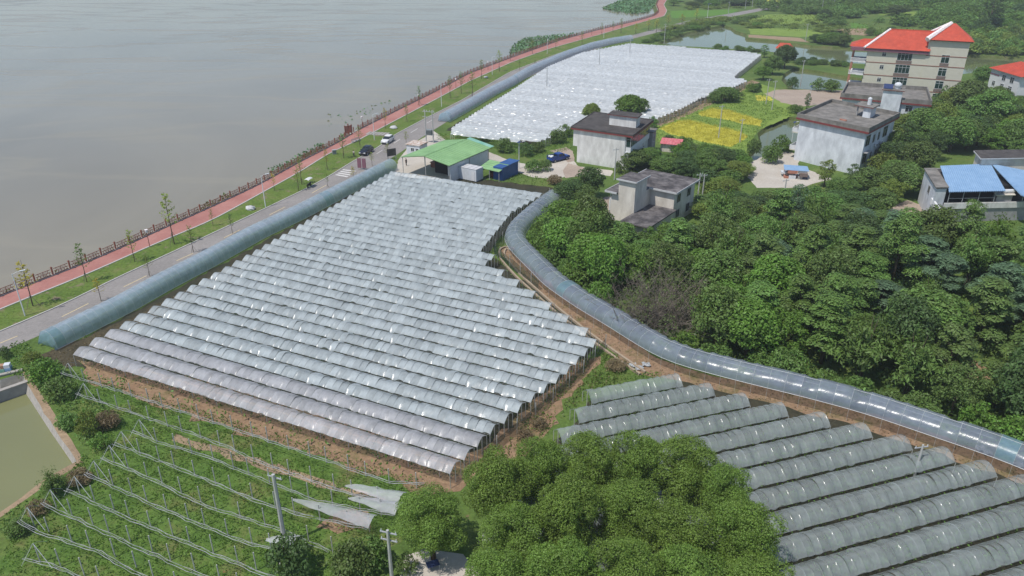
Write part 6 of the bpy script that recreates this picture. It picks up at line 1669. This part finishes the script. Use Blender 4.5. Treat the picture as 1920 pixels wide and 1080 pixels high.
# far shrubs and trees in bands
BANDS = [(((1600, 62), (1640, 60), (1700, 60), (1700, 70), (1610, 66)), 6, 5, 3.4, 'band behind the villa'),
         (((1500, 92), (1590, 96), (1590, 72), (1520, 78)), 14, 6, 4.6, 'pond shore left of the villa'),
         (((1805, 104), (1930, 112), (1930, 60), (1820, 78)), 26, 8, 6.0, 'bank right of the villa'),
         (((1440, 12), (1560, 10), (1580, 50), (1545, 45), (1535, 30), (1480, 25)), 26, 9, 6.0, 'fields left of the villa roof'),
         (((1560, 8), (1920, 30), (1920, 62), (1800, 62), (1740, 40), (1600, 30)), 60, 10, 6.5, 'slope above the villa'),
         (((1560, -6), (1930, 0), (1930, 25), (1580, 14)), 60, 12, 9.0, 'topmost far wood'),
         (((1260, 2), (1430, 0), (1425, 10), (1340, 16), (1262, 14)), 18, 8, 4.5, 'far field by the red path'),
         (((1500, 8), (1600, 2), (1600, 12), (1530, 14)), 16, 10, 6, 'far end of the road'),
         (((1195, 84), (1262, 76), (1300, 62), (1360, 48), (1330, 44), (1240, 66)), 34, 5, 2.4, 'growth between far road and pond'),
         (((1340, 91), (1430, 97), (1428, 100), (1340, 95)), 9, 3.4, 2.2, 'near bank of the far pond'),
         (((1372, 45), (1440, 56), (1430, 48), (1380, 40)), 8, 6, 2.6, 'far shore above the big pond'),
         (((1495, 116), (1580, 118), (1585, 126), (1490, 122)), 16, 3.6, 2.0, 'dike between two ponds'),
         (((1380, 36), (1520, 22), (1520, 30), (1390, 42)), 16, 6, 2.2, 'shrub line in the far fields'),
         (((1240, 262), (1330, 285), (1400, 300), (1380, 312), (1300, 300), (1245, 285)), 22, 4.4, 2.6, 'thicket below the yellow rice')]
FARC = [crown_round(70 + i, 2.4, 2.2, 2.2, 16, .9, 34, .62, 1.6) for i in range(4)]
def mass(name, polys, n, w, hh, lm, seed, avoid=()):
    rg = random.Random(seed); VV = []
    for poly_px in polys:
        poly = [P(x, y) for x, y in poly_px]
        x0_, x1_ = min(p.x for p in poly), max(p.x for p in poly); y0_, y1_ = min(p.y for p in poly), max(p.y for p in poly)
        c_ = 0
        for _ in range(n * 30):
            x, y = rg.uniform(x0_, x1_), rg.uniform(y0_, y1_)
            if not inside(x, y, poly) or any(inside(x, y, q_) for q_ in ponds) or any(inside(x, y, q_) for q_ in avoid): continue
            v = FARC[c_ % 4][0]; k = w / 5.4 * rg.uniform(.6, 1.35); kz = hh / 4.8 * rg.uniform(.5, 1.3); a = rg.uniform(0, 6.28)
            ca, sa = math.cos(a) * k, math.sin(a) * k
            VV.append(np.stack([v[:, 0] * ca - v[:, 1] * sa + x, v[:, 0] * sa + v[:, 1] * ca + y, v[:, 2] * kz + ground_z(x, y)], 1))
            c_ += 1
            if c_ >= n: break
    v = np.concatenate(VV)
    return put(name, np_mesh(name, v, np.arange(len(v), dtype=np.int32).reshape(-1, 4), L[lm]), kind='stuff')
FIELDS = [pxp_ for pxp_ in ([P(x, y) for x, y in l] for l in ([(1440, 27), (1536, 27), (1541, 42), (1440, 47), (1375, 44)], [(1593, 43), (1672, 45), (1672, 54), (1597, 52)], [(1558, 55), (1642, 53), (1630, 67), (1555, 63)], [(1402, 51), (1580, 58), (1582, 69), (1408, 64)], [(1600, 29), (1735, 31), (1728, 44), (1610, 42)], [(1425, -3), (1476, -4), (1466, 4), (1427, 4)]))]
SLOPE = [(1560, 8), (1920, 30), (1920, 66), (1810, 80), (1720, 56), (1600, 42), (1545, 30)]
mass('far_scrub', [SLOPE], 210, 9, 4.5, 'bright', 1, FIELDS); mass('far_scrub', [SLOPE], 120, 9, 5, 'mid', 2, FIELDS)
mass('far_wood', [[(1560, -8), (1960, -4), (1940, 28), (1700, 14), (1580, 12)]], 220, 13, 9, 'mid', 3); mass('far_wood', [[(1600, -8), (1960, -4), (1940, 28), (1640, 12)]], 90, 13, 10, 'dark', 4)
mass('bank_scrub', [[(1805, 103), (1935, 111), (1935, 62), (1825, 78)], [(1690, 88), (1800, 98), (1815, 84), (1700, 72)]], 90, 6.5, 4.4, 'ygreen', 5); mass('bank_scrub', [[(1805, 103), (1935, 111), (1935, 62), (1825, 78)]], 45, 7, 5, 'mid', 6)
mass('far_scrub', [[(1420, 12), (1560, 8), (1580, 50), (1545, 46), (1535, 28), (1440, 24)], [(1500, 8), (1600, 2), (1600, 12), (1530, 14)]], 60, 8, 4.5, 'mid', 7, FIELDS)
mass('field_scrub', [[(1195, 84), (1262, 76), (1300, 62), (1360, 48), (1330, 44), (1240, 66)], [(1380, 36), (1520, 22), (1520, 30), (1390, 42)]], 44, 4.0, 1.6, 'mid', 8, FIELDS)
mass('field_scrub', [[(1376, 40), (1545, 38), (1590, 56), (1550, 62), (1400, 52)], [(1262, 6), (1430, 0), (1425, 12), (1300, 22)], [(1240, 58), (1300, 40), (1350, 32), (1380, 36), (1330, 46)]], 40, 6, 1.6, 'ygreen', 9)
for poly_px, nb, w, hh, where in BANDS:
    if where in ('slope above the villa', 'topmost far wood', 'bank right of the villa', 'fields left of the villa roof', 'far end of the road', 'growth between far road and pond', 'shrub line in the far fields'): nb = max(3, nb // 4)
    w *= 1.2
    poly = [P(x, y) for x, y in poly_px]
    x0_, x1_ = min(p.x for p in poly), max(p.x for p in poly); y0_, y1_ = min(p.y for p in poly), max(p.y for p in poly)
    c_ = 0
    for _ in range(nb * 40):
        x, y = rgt.uniform(x0_, x1_), rgt.uniform(y0_, y1_)
        if not inside(x, y, poly): continue
        if any(inside(x, y, q_) for q_ in ponds): continue
        lm, nm = rgt.choice((('mid', 'mid green'), ('olive', 'olive'), ('dark', 'dark green'), ('bright', 'bright green')))
        k_ = 'bush' if hh < 4 or rgt.random() < .35 else 'round'
        plant(k_, x, y, lm, w * rgt.uniform(.7, 1.3), hh * rgt.uniform(.6, 1.2), '%s %s in the %s' % (nm, 'shrub' if k_ == 'bush' else 'tree', where), '%s %ss in the %s' % (nm, 'shrub' if k_ == 'bush' else 'tree', where))
        c_ += 1
        if c_ >= nb: break
plant_px('tall', 1850, 62, 'dark', 16, 19, 'tall dark tree rising above the far slope at the upper right')
plant_px('tall', 1835, 70, 'dark', 11, 9, 'dark bushy tree at the foot of the tall far tree')

# saplings on the verge and beside the road
def sapling_mesh(seed, H=7.0):
    rg = np.random.default_rng(seed); r = random.Random(seed)
    mb = MB().tube([(0, 0, -.1), (r.uniform(-.1, .1), r.uniform(-.1, .1), H * .5), (r.uniform(-.2, .2), r.uniform(-.2, .2), H)], [.07, .05, .012], 5)
    cs = []
    for i in range(18):
        z = H * (.36 + .6 * i / 18); a = i * 2.4 + r.uniform(-.4, .4); l = (1.35 - .95 * i / 18) * r.uniform(.6, 1.1)
        e_ = Vector((math.cos(a) * l, math.sin(a) * l, z + l * .75)); mb.tube([(0, 0, z), e_], [.022, .008], 3, False)
        for f in np.linspace(.3, 1.05, 11): cs.append(np.array((math.cos(a) * l * f, math.sin(a) * l * f, z + l * .75 * f)) + rg.normal(0, .10, 3))
    cs = np.array(cs)
    return mb.mesh('trunk', M['bark']), leaf_quads(rg, cs, rg.normal(0, 1, cs.shape) + np.array([0, 0, .5]), .27, .6)
def stake_mesh():
    mb = MB()
    for a in (0.3, 2.4, 4.5): mb.tube([(math.cos(a) * .8, math.sin(a) * .8, 0), (math.cos(a) * .06, math.sin(a) * .06, 1.7)], .03, 4)
    return mb.mesh('stakes', M['dry_twig'])
SAP = []
for i in range(4):
    tm, lv = sapling_mesh(60 + i); SAP.append((tm, np_mesh('crown', *lv, L['mid'])))
stake = stake_mesh()
SL = [(62, 574, 7.6, 'yellow'), (163, 529, 7.0, 'mid'), (253, 491, 6.0, 'ygreen'), (327, 458, 10.0, 'ygreen'), (281, 518, 4.0, 'olive'), (363, 473, 5.2, 'olive'), (400, 424, 3.6, 'olive'), (436, 438, 4.0, 'dark'), (515, 358, 4.2, 'yellow'), (560, 358, 5.0, 'ygreen'), (566, 346, 6.6, 'olive'), (615, 352, 3.4, 'olive'), (614, 319, 5.2, 'yellow'), (645, 297, 6.4, 'mid'), (675, 276, 5.6, 'olive'), (723, 241, 6.2, 'yellow'), (763, 228, 5.0, 'olive'), (787, 198, 6.4, 'bright'), (844, 184, 7.6, 'olive'), (865, 176, 7.6, 'mid'), (886, 183, 8.6, 'olive'), (903, 148, 7.2, 'olive'), (936, 134, 8.4, 'ygreen'), (957, 114, 5.0, 'dark'), (974, 132, 4.6, 'ygreen'), (998, 101, 6.4, 'ygreen'), (1042, 91, 5.6, 'ygreen'), (1091, 84, 6.6, 'ygreen'), (1128, 66, 6.4, 'ygreen'), (1149, 61, 5.8, 'mid'), (1164, 63, 8.0, 'ygreen'), (1192, 63, 5.6, 'yellow'), (1216, 58, 6.4, 'yellow'), (1231, 61, 7.0, 'yellow'), (1252, 52, 7.0, 'yellow'), (1278, 50, 7.0, 'yellow'), (1305, 42, 8.0, 'yellow')]
tone = {'yellow': 'yellowing', 'mid': 'green', 'ygreen': 'yellow green', 'olive': 'sparse olive', 'dark': 'dark green', 'bright': 'bright green'}
for i, (px, py, hh, lm) in enumerate(SL):
    t = thing('sapling', 'thin %s sapling on the verge between path and road, %s from the left' % (tone[lm], ordinal(i + 1)), 'young tree', P(px, py), rgt.uniform(0, 6.28), 'young trees on the grass verge')
    k = hh / 7.4; wd = k * rgt.uniform(.9, 1.25) * (1.5 if px > 1180 else 1)
    t.scale = (wd, wd, k)
    tm, cm = rgt.choice(SAP)
    c = put('crown', cm, t); c.material_slots[0].link = 'OBJECT'; c.material_slots[0].material = L[{'yellow': 'sy', 'ygreen': 'sg', 'olive': 'ygreen', 'mid': 'bright'}.get(lm, lm)]
    put('trunk', tm, t)
    put('stakes', stake, t)
SL2 = [(190, 565, 4.0, 'yellow'), (698, 312, 3.6, 'ygreen'), (728, 299, 4.2, 'ygreen'), (762, 272, 3.8, 'ygreen'), (663, 340, 3.6, 'yellow'), (1003, 128, 3.5, 'olive')]
for i, (px, py, hh, lm) in enumerate(SL2):
    t = thing('sapling', 'short %s sapling on the field side of the road, %s from the left' % (tone[lm], ordinal(i + 1)), 'young tree', P(px, py), rgt.uniform(0, 6.28), 'young trees on the field side of the road')
    k = hh / 7.4; t.scale = (k * 1.4, k * 1.4, k)
    tm, cm = rgt.choice(SAP)
    c = put('crown', cm, t); c.material_slots[0].link = 'OBJECT'; c.material_slots[0].material = L[{'yellow': 'sy', 'ygreen': 'sg'}.get(lm, lm)]
    put('trunk', tm, t)

# ground cover that nobody could count
def cover(name, polys, dens, size, lm, up=0.25, zj=0.25, aspect=.35, z=0.0, seed=1, cap=90000, keep_off=()):
    rg = np.random.default_rng(seed); C_ = []
    for poly in polys:
        poly = [(p[0], p[1]) for p in poly]
        a = np.array(poly); x0_, y0_ = a.min(0); x1_, y1_ = a.max(0)
        n = int(min(cap, (x1_ - x0_) * (y1_ - y0_) * dens))
        q = rg.uniform((x0_, y0_), (x1_, y1_), (n, 2))
        ins = np.zeros(n, bool); j = len(poly) - 1
        for i in range(len(poly)):
            xi, yi = poly[i]; xj, yj = poly[j]
            cnd = ((yi > q[:, 1]) != (yj > q[:, 1])) & (q[:, 0] < (xj - xi) * (q[:, 1] - yi) / (yj - yi + 1e-12) + xi)
            ins ^= cnd; j = i
        C_.append(q[ins])
    q = np.concatenate(C_)
    # clumped: thin out where a slow pattern is low
    m_ = np.sin(q[:, 0] * .9 + 1.3 * np.sin(q[:, 1] * .5)) * np.sin(q[:, 1] * 1.1 + np.sin(q[:, 0] * .7)) + np.random.default_rng(seed + 5).normal(0, .5, len(q))
    q = q[m_ > -.45]
    if keep_off:
        q = np.array([a_ for a_ in q if not any(inside(a_[0], a_[1], k_) for k_ in keep_off)])
    gz = np.array([ground_z(a_, b_) for a_, b_ in q]) if name == 'undergrowth' else 0.0
    c = np.stack([q[:, 0], q[:, 1], z + gz + np.random.default_rng(seed + 1).uniform(.02, zj, len(q))], 1)
    n = rg.normal(0, 1, c.shape) * np.array([1, 1, .5]) + np.array([0, 0, up])
    return put(name, np_mesh(name, *leaf_quads(rg, c, n, size, aspect), L[lm]), kind='stuff')
def pxp(l): return [P(x, y) for x, y in l]
RICE = [pxp([(1236, 241), (1275, 226), (1300, 227), (1356, 240), (1388, 247), (1402, 258), (1370, 276), (1328, 268), (1258, 252)]), pxp([(1309, 212), (1335, 203), (1368, 207), (1430, 227), (1424, 237), (1392, 232), (1348, 222), (1314, 218)])]
cover('grass', [pxp([(0, 583), (167, 516), (400, 418), (480, 374), (620, 291), (727, 240), (813, 194), (880, 157), (960, 120), (1127, 68), (1125, 74), (1040, 101), (957, 132), (863, 187), (797, 220), (737, 252), (667, 296), (580, 350), (480, 398), (353, 457), (217, 520), (0, 618)])], 9, .20, 'grass', .5, .12, seed=3)
cover('weeds', [pxp([(140, 705), (300, 745), (560, 830), (820, 912), (760, 1010), (640, 1100), (300, 1160), (-40, 1160), (30, 985), (120, 900), (215, 790)])], 30, .26, 'weed', .25, .30, .4, seed=4)
cover('weeds', [pxp([(45, 640), (75, 670), (150, 705), (215, 785), (120, 895), (170, 860), (70, 720), (0, 700), (-30, 665)]), pxp([(160, 870), (120, 905), (20, 985), (-30, 1010), (-30, 995), (75, 915)])], 22, .32, 'mid', .4, .45, .5, seed=5)
cover('weeds', [pxp([(1128, 668), (1105, 702), (1060, 752), (1040, 795), (1072, 775), (1100, 738), (1200, 702), (1150, 660)])], 16, .30, 'grass', .4, .4, .5, seed=17)
cover('young_vines', [pxp([(150, 690), (420, 770), (640, 836), (815, 895), (800, 905), (620, 850), (400, 785), (160, 712)])], 3.5, .42, 'mid', .5, .8, .5, seed=18)
cover('dry_grass', [pxp([(1128, 668), (1105, 702), (1060, 752), (1040, 795), (1072, 775), (1100, 738), (1200, 702), (1150, 660)])], 6, .3, 'dry', .3, .3, seed=19)
cover('dry_grass', [pxp([(70, 668), (230, 603), (350, 545), (500, 460), (660, 372), (738, 326), (752, 330), (600, 430), (430, 530), (300, 600), (130, 690)]), pxp([(945, 462), (1060, 555), (1210, 655), (1340, 705), (1640, 775), (1960, 895), (1960, 925), (1590, 795), (1290, 720), (1130, 645), (965, 505)]), pxp([(1227, 224), (1285, 200), (1410, 150), (1425, 155), (1290, 215), (1235, 238)])], 5, .28, 'dry', .3, .3, seed=6)
cover('weeds', [pxp([(945, 505), (1000, 560), (1070, 610), (1130, 655), (1095, 705), (1040, 760), (1045, 800), (960, 870), (905, 890), (1000, 770), (1115, 650), (1060, 600), (1000, 548)]), pxp([(1130, 655), (1200, 700), (1260, 700), (1100, 735)]), pxp([(935, 470), (960, 500), (985, 520), (945, 505), (905, 475)])], 14, .30, 'weed', .4, .4, .5, seed=7)
cover('weeds', [pxp([(815, 250), (860, 250), (1000, 274), (1075, 245), (1072, 280), (1000, 300), (900, 275), (820, 262)]), pxp([(1227, 226), (1290, 200), (1410, 152), (1450, 195), (1490, 215), (1420, 245), (1400, 300), (1300, 300), (1235, 270)]), pxp([(905, 340), (1040, 352), (1060, 340), (950, 322)])], 9, .30, 'grass', .4, .3, .5, seed=8, keep_off=RICE + [pond_C])
cover('ripe_rice', [pxp([(1236, 241), (1275, 226), (1300, 227), (1356, 240), (1388, 247), (1402, 258), (1370, 276), (1328, 268), (1258, 252)]), pxp([(1309, 212), (1335, 203), (1368, 207), (1430, 227), (1424, 237), (1392, 232), (1348, 222), (1314, 218)])], 34, .30, 'gold', .35, .6, .35, seed=9)
cover('undergrowth', [WOOD], 4.5, .55, 'dark', .6, 1.3, .6, seed=10)
cover('lotus', [pxp([(1128, 13), (1165, -2), (1235, -6), (1229, 8), (1215, 20), (1195, 24), (1160, 20)])], .9, 1.7, 'lotus', 1.6, .9, .9, -1.1, 11)
cover('lotus', [pxp([(955, 98), (962, 82), (985, 68), (1050, 62), (1085, 60), (1040, 73), (985, 92)])], 1.6, 1.1, 'lotus', 1.6, .9, .9, -1.1, 12)
cover('water_weed', [pxp([(590, 222), (610, 205), (650, 208), (690, 190), (735, 178), (735, 186), (690, 205), (650, 222), (600, 232)])], .18, .8, 'lotus', 2.2, .06, .8, -1.24, 13)
cover('rough_grass', [pxp([(1240, 62), (1300, 42), (1380, 30), (1600, 28), (1600, 60), (1480, 58), (1400, 50), (1360, 44)]), pxp([(1600, 62), (1610, 44), (1740, 44), (1920, 66), (1920, 100), (1800, 90)])], .5, .9, 'ygreen', .4, .7, .4, seed=20)
be = offs(walk_L, 1.0); bo = offs(walk_L, 2.6)
cover('bank_weeds', [[(p.x, p.y) for p in be[:110]] + [(p.x, p.y) for p in bo[:110]][::-1]], 9, .45, 'grass', .3, .5, .45, -.75, 14)
i0 = min(range(len(walk_L)), key=lambda i: (walk_L[i] - P(540, 315)).length); i1 = min(range(len(walk_L)), key=lambda i: (walk_L[i] - P(640, 265)).length)
cover('bank_weeds', [[(p.x, p.y) for p in be[i0:i1]] + [(p.x, p.y) for p in offs(walk_L, 5.0)[i0:i1]][::-1]], 5, .7, 'lotus', .5, 1.0, .6, -1.1, 15)
i0 = min(range(len(walk_L)), key=lambda i: (walk_L[i] - P(385, 393)).length); i1 = min(range(len(walk_L)), key=lambda i: (walk_L[i] - P(465, 357)).length)
cover('bank_weeds', [[(p.x, p.y) for p in be[i0:i1]] + [(p.x, p.y) for p in offs(walk_L, 3.8)[i0:i1]][::-1]], 14, .45, 'grass', .5, 1.0, .5, -1.0, 16)

# air: thin even haze over the whole place
hz = bpy.data.materials.new('haze'); hz.use_nodes = True
hz.node_tree.nodes.remove(hz.node_tree.nodes['Principled BSDF'])
pv = hz.node_tree.nodes.new('ShaderNodeVolumePrincipled')
pv.inputs['Color'].default_value = (0.86, 0.90, 0.95, 1); pv.inputs['Density'].default_value = HAZE; pv.inputs['Anisotropy'].default_value = 0.2
hz.node_tree.links.new(pv.outputs[0], hz.node_tree.nodes['Material Output'].inputs['Volume'])
MB().box(-2100, -450, -3.2, 2100, 2100, 53).build('haze', hz, kind='stuff')

# plants that share a label are told apart by their order in the view
by = {}
for o in C.objects:
    if o.parent is None and o.name.split('.')[0] in ('tree', 'shrub') and 'group' in o: by.setdefault(o['label'], []).append(o)
def view_x(o):
    v = o.location; zc = v.y * math.cos(PITCH) - (v.z - CAM_H) * math.sin(PITCH)
    return v.x / zc
for lb, os_ in by.items():
    if len(os_) > 1:
        for i, o in enumerate(sorted(os_, key=view_x)): o['label'] = '%s, %s from the left' % (lb, ordinal(i + 1))
